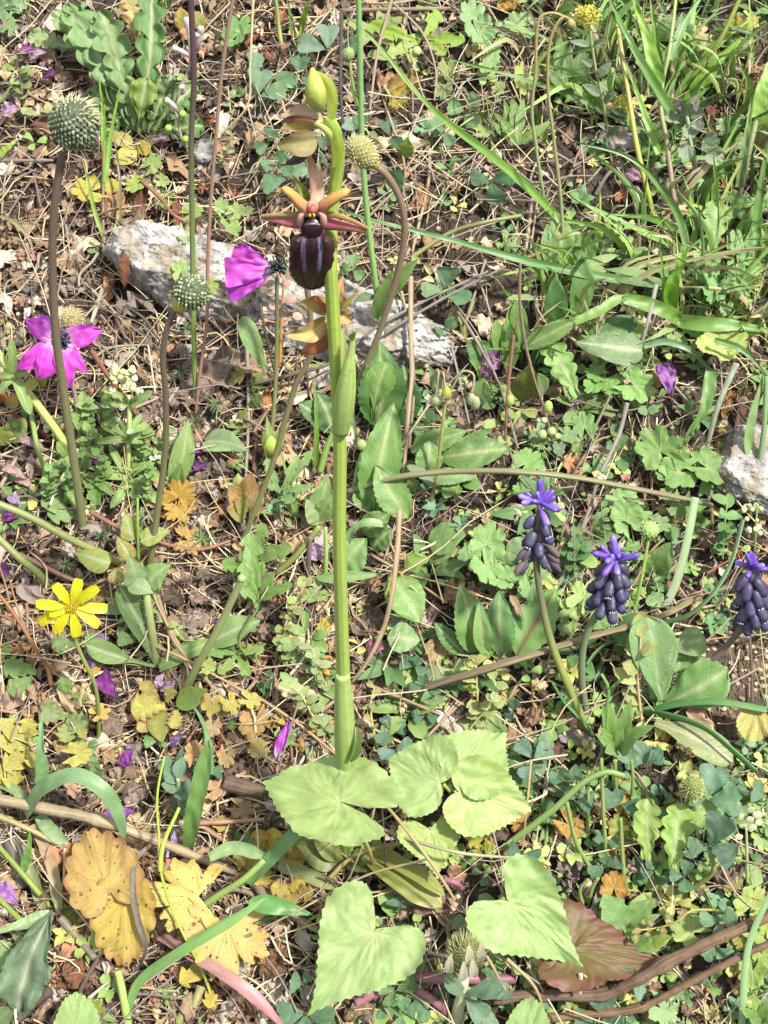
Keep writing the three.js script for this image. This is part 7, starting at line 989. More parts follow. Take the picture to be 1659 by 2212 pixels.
  leafy('cut_leaf_plant','star of green cut leaf segments right of the leaning olive stem','plant',[1500,980],[[1500,930,1310,930,100,'#8fb65e'],[1500,940,1385,1060,90,'#94bb62'],[1510,950,1590,1070,100,'#93ba60'],[1510,930,1680,900,100,'#98bf68'],[1500,920,1470,845,70,'#7fa252']],{ ...CUT, h:12,ht:14 }, true); ST([[1660,1000,2],[1520,870,18],[1640,640,26]],20,16,{ c:'#7f9a52',c2: '#6f8a4c' });
  leafy('cut_leaf_plant','fresh cut leaf in three tiers left of the orchid stem','plant',[1640,640],[[1640,640,1590,160,160,'#93bd6c'],[1610,420,1410,345,130,'#86b05e'],[1630,600,1480,490,110,'#9ac276'],[1640,620,1540,350,120,'#9cc678'],[1620,400,1520,290,80,'#86ae60']],{ ...CUT, h:12,ht:26 }, true);
  grass('broad pale green blade standing up in the lower left',[[[[265,1780,8],[262,1500,26],[268,1305,34]],84,'#94c28a',{ p:'grass' }],[[[612,1720,4],[600,1620,14],[578,1540,20]],90,'#98bc84']]); grass('tall blade curving beside the yellow lobed leaves',[[[[1330,1700,22],[1325,1560,28],[1300,1400,34],[1238,1275,40]],60,'#90c082',{ p:'grass' }]]);
  clover([[1110,1600,110,160],[1170,1590,110,-40],[1040,1640,80,160]],'#779e7c'); clover([[960,1485,90,170],[1010,1470,60,30],[1040,1510,50,40]],'#a0cc7e'); clover([[800,845,110,190]],'#84ad68',{ phrase:'round green leaflet' });
  straw([[120,300,4],[430,450,8],[560,492,8],[690,450,6]],38,'#b5927c','thick pinkish dry stem'); straw([[570,30,10],[800,150,10],[1250,270,10],[1500,205,8]],32,'#b4846e','thick pinkish dry stem');
  for (const a of [[640,1330,780,1480,160,'#a8937c'],[830,1500,950,1659,150,'#b5a89a'],[650,1580,790,1610,130,'#d3ae80'],[360,1560,560,1430,140,'#e0bc88'],[1040,1050,1150,1100,120,'#a39082'],[430,1000,300,1060,150,'#c9a98c'],[180,1090,260,1260,120,'#cba98a'],[1200,560,1390,600,130,'#c0a58c'],[400,400,320,250,200,'#9a8474'],[220,820,350,860,120,'#b0937c'],[1000,500,1130,640,160,'#6f5c4c'],[640,650,800,760,180,'#8a7460'],[700,540,560,640,120,'#d3b06c'],[1330,330,1400,300,80,'#caa07c'],[1150,60,1260,130,130,'#8a7868'],[200,1290,120,1330,120,'#dcb688'],[1300,1450,1380,1620,90,'#d8b48a'],[1560,1450,1659,1330,110,'#d09c5c'],[30,200,120,60,120,'#8d8074'],[230,1320,330,1290,90,'#d6b88e'],[820,720,1000,760,150,'#7d6a5a']]) dead(...a);
  for (const [p, w, c] of [[[[930,860,10],[1200,980,14],[1659,1235,12]],24,'#cfb38c'],[[[1000,560,12],[1090,820,12],[1230,1010,10],[1415,1205,6]],32,'#b99c80'],[[[350,170],[220,320],[100,490]],28,'#ad9580'],[[[900,1330],[830,1500],[770,1645]],24,'#8d8378'],[[[0,230],[180,350],[330,480]],22,'#a5806e'],[[[130,260],[260,200]],18,'#8c7c70'],[[[1180,1500],[1300,1330]],20,'#b58a70'],[[[0,1290],[200,1330]],24,'#cfa684'],[[[300,1480],[460,1600]],24,'#b5937a'],[[[1430,1500],[1659,1480]],36,'#cda888'],[[[640,1540],[800,1510]],22,'#c79c80'],[[[1490,1260],[1659,1060]],24,'#c49a7e'],[[[380,1250],[430,1220]],10,'#c9c0ac'],[[[540,300],[470,230]],16,'#b7a58e'],[[[640,900],[720,1000],[840,1010]],16,'#7a6c60'],[[[700,1170],[880,1180]],14,'#6f6258'],[[[1480,390],[1490,490]],13,'#bcae98'],[[[250,0],[240,60],[260,180]],18,'#b6a896']]) straw(p, w, c);
}
use(1,2);
{
  leafy('toothed_rosette_plant','pale broad leaves at the lower right of the orchid stem with one arching blade','plant',[620,470],[[560,440,720,200,250,'#93be72',{ p:'ell',h:8,ht:16 }],[400,455,860,425,80,'#98c07c',{ p:'lance',h:10,ht:12,td:0 }],[700,170,870,40,170,'#86b25a',{ p:'ell',h:10,ht:20 }],[760,260,880,140,160,'#6d9a54',{ p:'ell',h:4,ht:10 }],[960,400,1125,325,130,'#a3ce66',{ p:'ell',h:14,ht:18, fold:0.5 }],[700,900,860,1020,160,'#7f9f5c',{ p:'ell',h:3,ht:6 }]], TOOTH, true); RB([[585,260,12],[645,140,22],[740,100,26],[870,132,22]],56,{ c:'#a0c88a',p:'strap' },'leaf');
  leafy('round_leaf_plant','large rounded leaf with angular outline right of the orchid stem','plant',[880,760],[[870,440,1060,740,260,'#93c270',{ p:'ell',td:0.06,tn:8,h:18,ht:16,cm:'#bdd99c' }]],{}, true);
  leafy('round_leaf_plant','pale hexagonal leaf with pale veins below the rounded leaf','plant',[960,960],[[850,830,1060,850,210,'#abcf8c',{ p:'ell',td:0.1,tn:5,h:16,ht:16,cm:'#d5e4b8' }]],{}, true);
  crenate([[1490,220,250,-80,'#a3d382'],[1480,385,230,60,'#a0d080'],[1575,465,160,30,'#9ccc7c'],[1350,300,110,150,'#98c07c']],'bright fresh scalloped leaf left of the half-withered hyacinth',{ foot: [1500,560], h:18 });
  leafy('broad_leaf_plant','broad flat green leaves behind the scalloped ones','plant',[1240,300],[[1110,230,1360,170,230,'#8cb670',{ p:'ell' }],[1120,360,1300,260,120,'#93bb76',{ p:'ell' }],[1150,420,1420,330,90,'#8aae6c',{ p:'lance' }],[1560,400,1680,300,140,'#9cc080',{ p:'ell' }]],{ h:6,ht:10 }, true);
  leafy('toothed_rosette_plant','group of upright toothed leaves with a narrow folded one, below the hyacinth stems','plant',[1420,960],[[1400,930,1310,495,240,'#83b268',{ ht:26 }],[1470,940,1435,590,120,'#a9d382',{ ht:28, fold:0.5,td:0.05 }],[1350,940,1145,730,130,'#639a54',{ ht:14 }],[1590,950,1565,525,200,'#74a664',{ ht:24 }],[1500,960,1440,800,110,'#8fbc6c',{ ht:14 }]],{ ...TOOTH, p:'ell',h:6 }, true);
  leafy('cut_leaf_plant','tier of narrow green cut leaves left of the orchid stem','plant',[20,680],[[10,610,60,345,100,'#8fba5e'],[20,600,135,420,90,'#93be62'],[20,620,255,495,100,'#8fb85c'],[-10,345,245,255,140,'#94bd68'],[0,320,65,105,120,'#98c070'],[20,630,-60,460,80,'#8cb65a']],{ ...CUT, h:10,ht:22 }, true);
  fallen(410,340,390,230,110,'#d3b4d8','pale lavender petal beside the orchid stem'); fallen(150,1600,262,1350,64,'#cc4fdc','bright magenta petal on edge, left of the orchid foot',{ ct:'#b03cc0',cb:'#efe0ee',b1: 0.3 }); fallen(720,910,860,890,110,'#9c627c','dull mauve petal by the hexagonal leaf');
  dead(1140,1060,1145,815,190,'#c6ae80','tan dead leaf with dark flecks',{ rag:0.15 }); dead(1230,1340,1400,1210,200,'#b06472','rosy red crumpled dead leaf',{ wave:0.4 }); leafy('pale_leaf_plant','pale green withering leaf under the long dry blade','plant',[1150,1240],[[1010,1140,1330,1130,260,'#adc98c',{ p:'ell',h:4,ht:6 }]],{}, true); dead(1210,540,1480,590,200,'#b89a74','flat tan dead leaf');
  clover([[985,1000,110,200],[1045,1050,100,20],[1030,980,70,-60]],'#6c9a78'); clover([[1140,1170,100,0],[1080,1110,80,-90],[1035,1160,90,190]],'#6c9a76'); clover([[1060,1310,100,150],[1125,1340,100,10]],'#6d9a78'); clover([[920,1410,110,0],[850,1360,80,220],[850,1490,110,160]],'#719e7c'); clover([[900,1560,120,100],[960,1500,110,0],[840,1580,90,180]],'#7fa68c');
  sprig([[330,480,30],[280,600,24],[220,740,14],[150,900,4]].reverse(), 20,'#c0b78c','#bac97c',56,22,'yellow-green chickweed-like sprig with white buds left of the orchid stem'); sprig([[480,1180,2],[420,1040,14],[370,900,20]],16,'#b9b888','#b3cc8c',60,16,'pale bushy sprig left of the orchid sheath'); sprig([[260,1080,2],[230,980,10],[200,880,18],[280,900,18]],18,'#b5b487','#aecb84',66,18,'pale bushy sprig with rounded leaves'); sprig([[520,1480,4],[380,1330,14],[300,1190,20],[230,1130,22]],22,'#b9bb86','#b0cc86',64,18,'pale hairy sprig leaning left from the orchid foot'); sprig([[820,1640,2],[770,1450,10],[745,1250,18],[770,1150,16]],18,'#b3b470','#c3cc84',44,10,'yellowish sprig bending over right of the orchid foot'); sprig([[1430,1400,4],[1420,1150,18],[1410,1000,24],[1380,950,26]],14,'#c3c88c','#cdd27c',60,14,'upright pale yellow sprig under the toothed leaves'); sprig([[1300,1500,2],[1440,1330,14],[1540,1200,22],[1530,1100,24]],18,'#b9b87c','#c0d28c',70,14,'pale hairy sprig right of the rosy dead leaf'); sprig([[60,1250,2],[70,1150,10],[90,1040,16]],14,'#7f9a70','#6f9a6c',50,9,'small dark green sprig');
  for (const a of [[440,820,490,680,100,'#cdbf50'],[590,780,640,710,100,'#dcbc50'],[420,1060,500,950,130,'#e0bd66'],[0,1320,70,1230,150,'#e3b560'],[70,1380,200,1360,140,'#dcb668'],[340,1330,430,1440,80,'#dcbc62'],[300,1560,330,1420,60,'#dcb060'],[-20,1500,60,1540,130,'#c3b450'],[20,950,-40,880,130,'#a9b450']]) dead(...a, 'yellow-orange dying leaf',{ rag:0.2,m: M.spot });
  for (const a of [[680,640,800,560,150,'#8a7058'],[640,720,760,830,170,'#a5897a'],[1000,860,920,960,110,'#b49a7c'],[160,190,300,140,110,'#b08c70'],[620,560,560,480,110,'#8c7660'],[640,1190,760,1240,110,'#b59a84'],[700,1420,640,1560,90,'#a08878'],[1180,1240,1300,1190,110,'#c9a588'],[1000,1420,1090,1500,120,'#9c8676'],[120,1640,260,1620,140,'#8c7058'],[800,1280,890,1240,70,'#dcb688'],[1480,1300,1400,1180,80,'#8f5c70'],[30,640,140,660,150,'#9c8876'],[230,1300,330,1220,110,'#d0ae84']]) dead(...a);
  straw([[930,20,34],[912,300,30],[872,600,24],[820,790,16],[730,975,10],[630,1115,4]],36,'#d0b896','long pale dry stalk',{ c2: '#bca884' }); for (const [x, y, tx, ty] of [[890,400,840,560],[880,420,870,560],[900,330,830,320],[905,410,950,480],[890,330,960,310]]) straw([[x, y, 28],[(x + tx) / 2 + 10, (y + ty) / 2 - 20,28],[tx, ty, 26]],18,'#d0b462','withered yellow flower stalk');
  straw([[1090,1150,12],[1380,1060,24],[1680,970,32],[2130,830,32],[2560,710,22],[2850,560,10]],62,'#a39078','long flat dry blade lying behind the hyacinth stems',{ groove:0.2,gn:3, flat:0.45,c2: '#a59a70' });
  { thing('dark_stem_plant','short dark purplish stem left of the orchid stem','plant',[345,480,0]); ST([[342,470,0],[352,320,14],[362,190,24]],34,30,{ c:'#7d6668',c2: '#8a7470' }); }
  grass('thin green stalk between the orchid and the dark stem',[[[[455,460,4],[462,300,16],[458,130,26]],34,'#9dc078',{ stem:1 }],[[[400,560,4],[420,440,10],[380,360,16]],50,'#b9c89c']]); ST([[150,420,6],[280,300,16],[420,125,26]],44,40,{ c:'#909c5c',c2: '#98aa68' });
  for (const [p, w, c] of [[[[890,0],[870,200],[840,330]],26,'#a89484'],[[[740,300],[980,440],[1230,610]],22,'#c7b08c'],[[[0,1190,8],[300,1390,12],[520,1570,16],[650,1680,20]],24,'#cfae88'],[[[730,1130,8],[950,1220,12],[1190,1320,12]],28,'#bda488'],[[[1510,1090],[1250,1310],[1100,1465]],30,'#c7ae90'],[[[1400,1110],[1250,1290],[1110,1440]],18,'#d6c2a2'],[[[700,1380],[1000,1530]],22,'#d9c69c'],[[[850,600],[740,660],[660,690]],18,'#c9b18c'],[[[680,690],[670,720]],12,'#c9b18c'],[[[870,600],[885,720],[860,1040]],22,'#5f5840'],[[[840,820],[720,790],[600,800]],18,'#7f5c4c'],[[[600,870],[690,980],[770,1020]],13,'#b59c84'],[[[640,1270],[800,1230]],18,'#a98f78'],[[[930,1020],[950,1130],[990,1200]],13,'#d3c4a8'],[[[1040,1350],[1070,1550]],12,'#cfc0a8'],[[[860,1400],[875,1580]],14,'#c9b99c'],[[[160,10],[180,80]],14,'#b9a490'],[[[1310,960],[1270,1040]],14,'#b9b078'],[[[1240,930],[1380,950]],15,'#d6cf9a'],[[[1650,850],[1580,960]],28,'#b3a9a0'],[[[260,430],[310,560],[300,660]],20,'#b0a078'],[[[440,1180],[520,1230]],14,'#d0b59c'],[[[430,1300],[530,1220]],30,'#dcb8a0'],[[[0,1120],[90,960]],30,'#a98672'],[[[150,1250],[140,1020],[160,850]],26,'#b99a7e']]) straw(p, w, c);
}
use(2,2);
{
  leafy('toothed_rosette_plant','large lobed leaf behind the first hyacinth stem','plant',[70,980],[[60,950,310,520,290,'#92c670',{ p:'ell',td:0.16, round:1,tn:6,h:8,ht:18,cm:'#8a6a50' }],[20,880,60,560,150,'#6c9f5a',{ p:'ell' }],[130,930,240,800,120,'#b0a060',{ p:'ell',h:2,ht:4 }]], TOOTH, true);
  leafy('downy_rosette_plant','rosette of rounded downy pale green leaves on the sandy patch','plant',[970,1240],[[955,1210,890,690,290,'#9cc884',{ ht:34 }],[985,1230,890,870,180,'#8aba74',{ ht:26 }],[1040,900,1260,830,190,'#98c47c',{ h:18,ht:20 }],[1010,1240,1400,1030,290,'#8dbd70',{ ht:18,h:8 }],[1030,1180,1250,950,180,'#9cc06c',{ ht:14,h:6 }],[940,1370,1440,1620,210,'#bfd294',{ ht:10,h:10,cm:'#dfe6c4',p:'paddle',m: M.fleck }],[830,1060,800,800,110,'#a5c98c',{ ht:18 }],[620,1270,800,1250,110,'#a9c88a',{ h:3,ht:4 }]],{ p:'paddle',h:8,cm:'#c6dea8' }, true);
  { const P = [[1000,1210,6],[1050,1020,18],[1085,835,28]]; ST(P, 32,26,{ c:'#86a868',c2: '#8a9a62' }); part('stem_hairs', hairs(P.map(P3), 0.002,150,0.0022,'#e3ead0'), M.fuzz); }
  sprig([[860,1395,2],[832,1100,18],[845,920,28],[850,830,32]],22,'#c9a98c','#c6d484',110,8,'thin pinkish hairy seedling with yellow-green leaflets in front of the downy rosette');
  leafy('cut_leaf_plant','fan of pointed green leaf segments at the foot of the hyacinth stems','plant',[690,1650],[[690,1560,605,1240,70,'#86b158'],[690,1550,650,1235,80,'#93bf66'],[700,1540,790,1220,110,'#90bb66'],[710,1550,745,1405,90,'#a0cc74'],[710,1540,940,1390,100,'#98c070'],[680,1550,590,1400,80,'#98c66c'],[690,1570,560,1440,70,'#9dc874'],[690,1560,620,1560,110,'#a0c876'],[720,1560,830,1470,110,'#a3c878']],{ p:'ell',td:0.1,tn:3,h:16,ht:32 }, true); ST([[690,1670,2],[690,1550,18]],34,30,{ c:'#9dba78' });
  grass('thin forked grass stalk in front of the hyacinth stems',[[[[600,1690,2],[615,1350,22],[645,1150,34],[600,1060,40]],26,'#6f9c54',{ stem:1 }],[[[640,1200,30],[690,1130,36],[745,1085,40]],44,'#7fa86c']]);
  clover([[110,1540,130,230],[240,1600,160,-60],[150,1680,130,130]],'#7ea68a'); clover([[50,1350,120,200],[40,1260,90,-90]],'#557f5c'); clover([[870,1590,180,-70],[770,1570,130,220]],'#82aa8a',{ at: [830,1659] }); clover([[230,1500,130,-20]],'#9cb88a');
  crenate([[500,560,220,-60,'#b8da84','ivy'],[410,650,180,150,'#b3d67e','ivy'],[630,710,150,-20,'#98c478','kidney']],'fresh yellow-green lobed leaf beside the plump hyacinth',{ foot: [520,760] }); crenate([[90,440,120,-20,'#98c47c'],[20,430,130,190,'#9cc880'],[150,520,150,90,'#94c47a'],[220,420,110,-40,'#8cb870'],[130,340,120,-60,'#98c07c'],[230,620,110,90,'#90bc70']],'small bright lobed leaf behind the first hyacinth',{ foot: [150,640] }); crenate([[750,60,210,-120,'#aed68c'],[850,90,190,20,'#9cc67a'],[980,110,130,10,'#93b870'],[440,160,80,90,'#82a868']],'pale scalloped leaf above the plump hyacinth',{ foot: [820,300], h:16 }); crenate([[1570,1370,230,100,'#ddd47e','fan'],[1450,620,110,60,'#cbd06a'],[1640,690,110,20,'#a3cc70'],[380,760,130,120,'#a8c878']],'pale yellow fan-shaped leaf near the right edge',{ foot: [1659,1300] });
  leafy('broad_leaf_plant','plain upright oval leaf between the middle and edge hyacinths','plant',[960,460],[[950,440,1050,220,150,'#93bd70',{ ht:24 }],[900,560,980,640,130,'#98bf80',{ h:6,ht:8 }],[900,420,880,330,80,'#86b05e']],{ p:'ell',h:6,ht:12 }, true);
  { thing('budded_stem_plant','thin bright green stem with a round bud between the hyacinths','plant',[790,700,0]); ST([[795,700,2],[850,480,18],[905,180,34]],24,18,{ c:'#8fb562',c2: '#94b868' }); part('bud', seedHead(gp(905,145,37), UPV, 0.0042,0.0038,{ n:70,cs: ['#c3d79c','#b3cb88'], c0: '#98b870', hook:0.1 }), M.plain); L([905,220,32],[940,130,38],56,{ p:'ell',c:'#9cc470' }); L([885,260,28],[900,180,33],40,{ p:'ell',c:'#9cc470' }); }
  sprig([[370,420,2],[420,330,14],[470,240,22]],20,'#7a9a5c','#5f9450',80,14,'dark green glossy sprig right of the withered hyacinth',{ p:'ell',td:0 }); sprig([[420,600,2],[430,300,20],[425,160,26]],12,'#8f8a6a','#84a868',40,6,'thin dark stalk with tiny leaves'); sprig([[1370,330,2],[1380,160,16],[1390,50,24],[1400,-20,28]],16,'#93b078','#8fc46c',70,12,'fresh green sprig under the edge rock',{ p:'ell',td:0 }); sprig([[625,330,2],[620,160,14],[600,0,24]],12,'#86a86a','#84ae66',44,9,'thin leafy green stalk above the plump hyacinth');
  { thing('pale_cluster_plant','pale greenish white flower cluster on a thin stem above the edge hyacinth','flower',[1570,290,0]); ST([[1570,290,2],[1580,150,18],[1590,-20,30]],18,14,{ c:'#8fb86c' }); for (let i = 0; i < 16; i++) { const x = 1560 + rr(-70,60), y = 80 + rr(-90,110); part('flower_bud', ball(gp(x, y, 24 + rr(-4,6)), 0.0011 * rr(0.8,1.3), pick(['#d6e4ac','#c9dc9c','#e3ecc8']), 8), M.plain); } }
  dead(430,220,740,150,330,'#ad9a90','large flat pinkish grey dead leaf',{ rag:0.15, arch:0.04, curl:0,h:2,ht:4 }); dead(490,120,520,360,190,'#a8968c','flat pinkish grey dead leaf'); dead(1430,190,1515,370,50,'#d08c4c','orange dry blade',{ p:'lance',rag:0 }); dead(110,1330,230,1360,140,'#b8927c'); dead(480,20,560,180,80,'#a8744c'); dead(330,820,420,800,130,'#b0a070'); dead(300,1500,330,1659,110,'#8a6a5c'); dead(830,1190,700,1220,110,'#8a5c4c');
  fallen(790,70,830,105,50,'#d667b8','tiny pink petal tip'); for (const q of [[700,960],[760,1040],[1150,1540],[1180,1570],[1245,740],[640,980],[220,1160],[230,1290],[1110,1520]]) dead(q[0] - 40, q[1] - 10, q[0] + 30, q[1] + 20,60,'#e3cd84','dried straw-yellow floret',{ td:0.5,tn:4, deep:1,saw:1,h:12,ht:16 });
  leafy('dead_bud_plant','narrow tan pod with a pink seed at the left of the lobed leaf','plant',[90,720],[[20,560,110,720,50,'#cdbf8c',{ p:'lance', fold:0.6,h:20,ht:18,m: M.dead }],[55,620,70,690,30,'#d9a090',{ p:'ell',h:21,ht:20,m: M.petal }]],{}, true);
  for (let i = 0; i < 90; i++) { const x = rr(1230,1659), y = rr(880,1300), p = gp(x, y, 0.5), r = mpp(p) * rr(7,20), g = new THREE.IcosahedronGeometry(r, 1); const q = g.attributes.position; for (let k = 0; k < q.count; k++) { const s = 1 + 0.3 * noise3(q.getX(k) / r + i, q.getY(k) / r, q.getZ(k) / r); q.setXYZ(k, q.getX(k) * s, q.getY(k) * s * 0.7, q.getZ(k) * s); } g.computeVertexNormals(); g.translate(p.x, p.y, p.z); if (r / mpp(p) > 11) beside(solo('sand_grain','small tan grit stone','stone', solidCol(g, pick(['#c9b596','#b8a184','#d6c8ae','#a08a70']), 0.1), M.plain, 'grit on the sandy patch'), 'small tan grit stone'); }
  for (const [p, w, c] of [[[[1540,810,8],[1555,1000,8],[1560,1240,6]],24,'#6f6258'],[[[1540,740],[1659,770]],18,'#9c9488'],[[[530,0,20],[480,130,14],[330,500,6]],24,'#b6aea4'],[[[1070,340],[1080,480],[1160,600]],18,'#c9ad90'],[[[1250,460],[1230,560],[1170,660]],20,'#c3a688'],[[[900,480],[1000,520],[1020,580]],16,'#5f544c'],[[[640,180],[760,230],[850,280]],16,'#a84a4c'],[[[490,20],[600,110],[660,190]],18,'#a85c54'],[[[1240,640],[1400,610],[1500,620]],18,'#cfb99c'],[[[360,760],[480,780],[560,720]],15,'#c0a988'],[[[0,1250],[60,1140],[130,1060]],18,'#d0be9c'],[[[40,1250],[0,1300]],14,'#cab897'],[[[150,1180],[240,1080],[290,1030]],17,'#d3bf98'],[[[260,1100],[400,1160],[540,1160],[560,1240]],15,'#cdb88c'],[[[170,1170],[160,1230],[230,1320],[300,1290]],24,'#cda878'],[[[270,1020],[340,1010],[420,1060]],13,'#c9b894'],[[[710,1110],[700,1260]],18,'#b39a78'],[[[700,1140],[830,1150]],16,'#b9a484'],[[[480,790],[650,750],[780,640]],18,'#b5a070'],[[[520,890],[680,850],[780,820]],22,'#9cae70'],[[[560,1110],[600,1000],[640,900]],34,'#86a070'],[[[1030,340],[1000,440],[980,500]],34,'#8fa878'],[[[930,470],[1000,430],[1090,360]],40,'#98b080'],[[[1260,1290],[1350,1200]],11,'#8f7c68'],[[[1650,1500],[1500,1640]],26,'#9ab090'],[[[1410,130],[1290,330]],12,'#a5987c'],[[[1300,0],[1310,160]],24,'#8f6a58'],[[[1270,420],[1440,330],[1659,290]],17,'#a86a54'],[[[1110,470],[1160,520],[1250,560]],16,'#b58c70'],[[[1300,520],[1400,560],[1560,520]],14,'#d6c49c'],[[[1540,1120],[1540,1210]],10,'#b9a58c']]) straw(p, w, c);
  leafy('broad_leaf_plant','blunt pale leaf at the left behind the withered hyacinth','plant',[60,380],[[0,330,170,200,170,'#9cc48a',{ p:'ell' }],[20,360,140,330,110,'#98c080',{ p:'ell' }]],{ h:5,ht:8 }, true);
}

// ================================================================ front band
use(0,3);
{
  thing('lobed_yellow_leaf_plant','two large round-toothed orange-yellow leaves meeting at one stalk, with brown flecks','plant',[560,1190,0]);
  PL([690,818,22],[560,415,26],500,{ k:'kidney',c:'#d9bd68',c2: '#94543a',m: M.spot, td:0.1,tn:8, round:1,ep:4, blotch:0.5, roll:-6,cup:0.05 }); PL([790,850,20],[775,1310,14],430,{ k:'kidney',c:'#d6be60',c2: '#b07a48',m: M.spot, td:0.1,tn:8, round:1,ep:6, blotch:0.15, roll:6,cup:0.05 });
  ST([[510,1190,2],[600,1000,10],[700,820,21]],40,34,{ c:'#6f6258',c2: '#8a7c6c' },'stalk'); RB([[950,530,26],[865,620,28],[848,800,28],[880,990,26],[928,1170,22],[880,1310,14],[790,1400,6]],44,{ c:'#b0a49a',c2: '#8f8278',m: M.dead, twist:50,p:'strap' },'dry_strip'); RB([[800,560,14],[830,600,22],[800,660,24],[850,700,24]],40,{ c:'#8f6a4c',m: M.dead, p:'strap' },'curled_edge');
  PLm('bright yellow cut leaf right of the two orange-yellow leaves, pointing left',[1400,900],[1360,850,20],[860,830,24],520,{ k:'anem',c:'#eedd80',c2: '#e0be68',m: M.spot, pole:0.2, span:2.1 });
  PLm('large pale yellow cut leaf under a green blade, pointing down',[1440,900],[1440,930,16],[1420,1450,14],640,{ k:'anem',c:'#ead988',c2: '#e0b868',m: M.spot, pole:0.2, span:2.1 });
  leafy('yellowing_plant','small yellow lobes under the large pale yellow leaf','plant',[1360,1560],[[1340,1240,1140,1400,150,'#ead56a'],[1340,1420,1330,1560,110,'#e0cd60'],[1600,700,1500,560,150,'#cdbb60'],[1640,760,1600,600,130,'#c9b858'],[100,20,-20,120,200,'#dbd262'],[120,20,60,170,150,'#d3ca5c'],[200,80,260,40,110,'#a9ad54'],[420,20,380,70,90,'#c9bd58']],{ ...CUT, m: M.spot, h:6,ht:10 }, true);
  straw([[-60,225,14],[300,295,18],[640,370,20],[1000,500,18],[1250,600,14],[1500,695,6]],78,'#cfbc9c','thick pale dry stalk lying across the lower left',{ node: [0.45], c2: '#c3ae8e' }); straw([[-20,335,12],[200,430,14],[420,545,10]],40,'#d8c690','straw-yellow stalk below the thick pale one');
  grass('downy grass arching a broad blade over the thick dry stalk',[[[[160,330,14],[290,150,34],[480,80,42],[640,165,40],[740,300,32],[792,490,18]],100,'#95c088',{ p:'strap', fold:0.2 }],[[[255,200,22],[268,60,30],[272,-60,36]],78,'#93bf84',{ p:'strap' }],[[[330,925,2],[240,820,10],[130,690,18],[-20,520,26]],42,'#8a9c56',{ stem:1 }],[[[150,680,18],[180,560,24],[192,430,30]],66,'#82b262'],[[[240,1090,2],[130,1000,12],[-20,850,22]],44,'#8d9e5a',{ stem:1 }],[[[320,975,14],[170,1020,18],[-30,1080,20]],110,'#a0c488'],[[[250,340,12],[330,430,14],[430,520,12]],90,'#a9c896',{ p:'strap' }],[[[215,390,10],[330,650,12],[385,980,8]],76,'#cbb692',{ p:'strap',c2: '#b0b47c' }],[[[175,560,8],[230,780,8],[290,960,6]],76,'#a9b87c',{ p:'strap' }],[[[-20,130,8],[100,180,10],[230,330,10]],64,'#a0ba84',{ p:'strap' }],[[[90,1080,4],[160,1180,6],[240,1260,4]],60,'#b3bb84',{ p:'strap' }]], true);
  grass('grass with a long blade sweeping up to the right across the yellow leaf',[[[[800,1600,6],[880,1400,18],[1180,1180,32],[1500,985,40],[1700,850,44]],66,'#8dba70',{ p:'strap' }],[[[820,1700,2],[790,1520,10],[750,1320,18]],62,'#a6c073',{ stem:1 }],[[[1140,1010,8],[1380,850,22],[1550,740,30],[1680,620,36]],52,'#92ac66',{ stem:1 }],[[[1330,600,26],[1480,540,30],[1700,600,30]],84,'#a5c68a',{ p:'strap' }]], true);
  grass('single broad blade crossing the thick dry stalk',[[[[1195,540,8],[1240,300,26],[1310,-30,44],[1330,-150,50]],110,'#84b268',{ p:'strap' }]]);
  thing('twining_stem_plant','thin yellow-green twining stem in front of the yellow leaves','plant',[1365,1560,0]); ST([[1365,1560,2],[1290,1330,14],[1200,1160,22],[1090,920,30],[1022,690,36],[1010,480,42],[1000,200,50],[1045,-40,58]],22,15,{ c:'#9fae4e',c2: '#a9c058',n:60 }); ST([[1018,690,36],[1035,530,42],[1140,285,50]],34,22,{ c:'#a9c058' },'branch'); ST([[1030,690,36],[1060,660,37],[1068,610,38]],18,40,{ c:'#8f7a5c',c2: '#b87868' },'bud'); ST([[1062,600,39],[1068,560,40]],24,16,{ c:'#a89ac8',c2: '#9888c0' },'flower_tip');
  grass('pinkish strap blade slanting down out of the yellow leaves',[[[[1000,1095,4],[1250,1240,14],[1500,1400,20],[1659,1530,22],[1810,1700,22]],86,'#d3a4a0',{ p:'strap',c2: '#d88f98' }]]);
  leafy('crumpled_leaf_plant','crumpled grey-green woolly leaf in the lower left corner','plant',[100,1659],[[110,1600,330,950,300,'#84a37e',{ wave:0.2, fold:0.6,td:0.1,tn:12,ht:30,nt:40,nw:6,h:8,cm:'#c9d4bc' }],[90,1640,-20,1560,160,'#7fa070',{}],[230,1400,330,1300,120,'#93ae8a',{ h:10 }]],{ p:'ell' }, true); ST([[60,1690,2],[150,1450,10],[230,1310,16]],60,40,{ c:'#a3a890',c2: '#c3c9b4' });
  crenate([[40,1340,280,20,'#a9cb8c'],[20,1190,130,-40,'#9cc080']],'pale scalloped leaf at the lower left edge',{ foot: [10,1500] }); crenate([[480,1620,300,-90,'#accf88','kidney']],'pale green toothed leaf cut by the bottom edge',{ foot: [480,1720], h:20, full:1 });
  crenate([[430,960,130,190,'#8f9f44'],[540,960,110,-20,'#a9ac56'],[500,1000,110,60,'#99a64c']],'olive small scalloped leaf',{ foot: [480,1060], h:6 }); crenate([[590,1570,150,0,'#98a444']],'olive small scalloped leaf',{ foot: [560,1640] });
  clover([[1165,65,120,-70],[1080,20,130,200],[1060,90,70,160]],'#739c7a',{ h:18 }); clover([[1360,85,110,-20],[1270,60,90,200],[1340,20,90,-90]],'#5f8c68',{ h:10 });
  sprig([[1160,330,4],[1140,200,18],[1130,100,28]],46,'#a3b896','#7da07c',90,8,'woolly budded clover shoot above the thick dry stalk',{ p:'ell',td:0 });
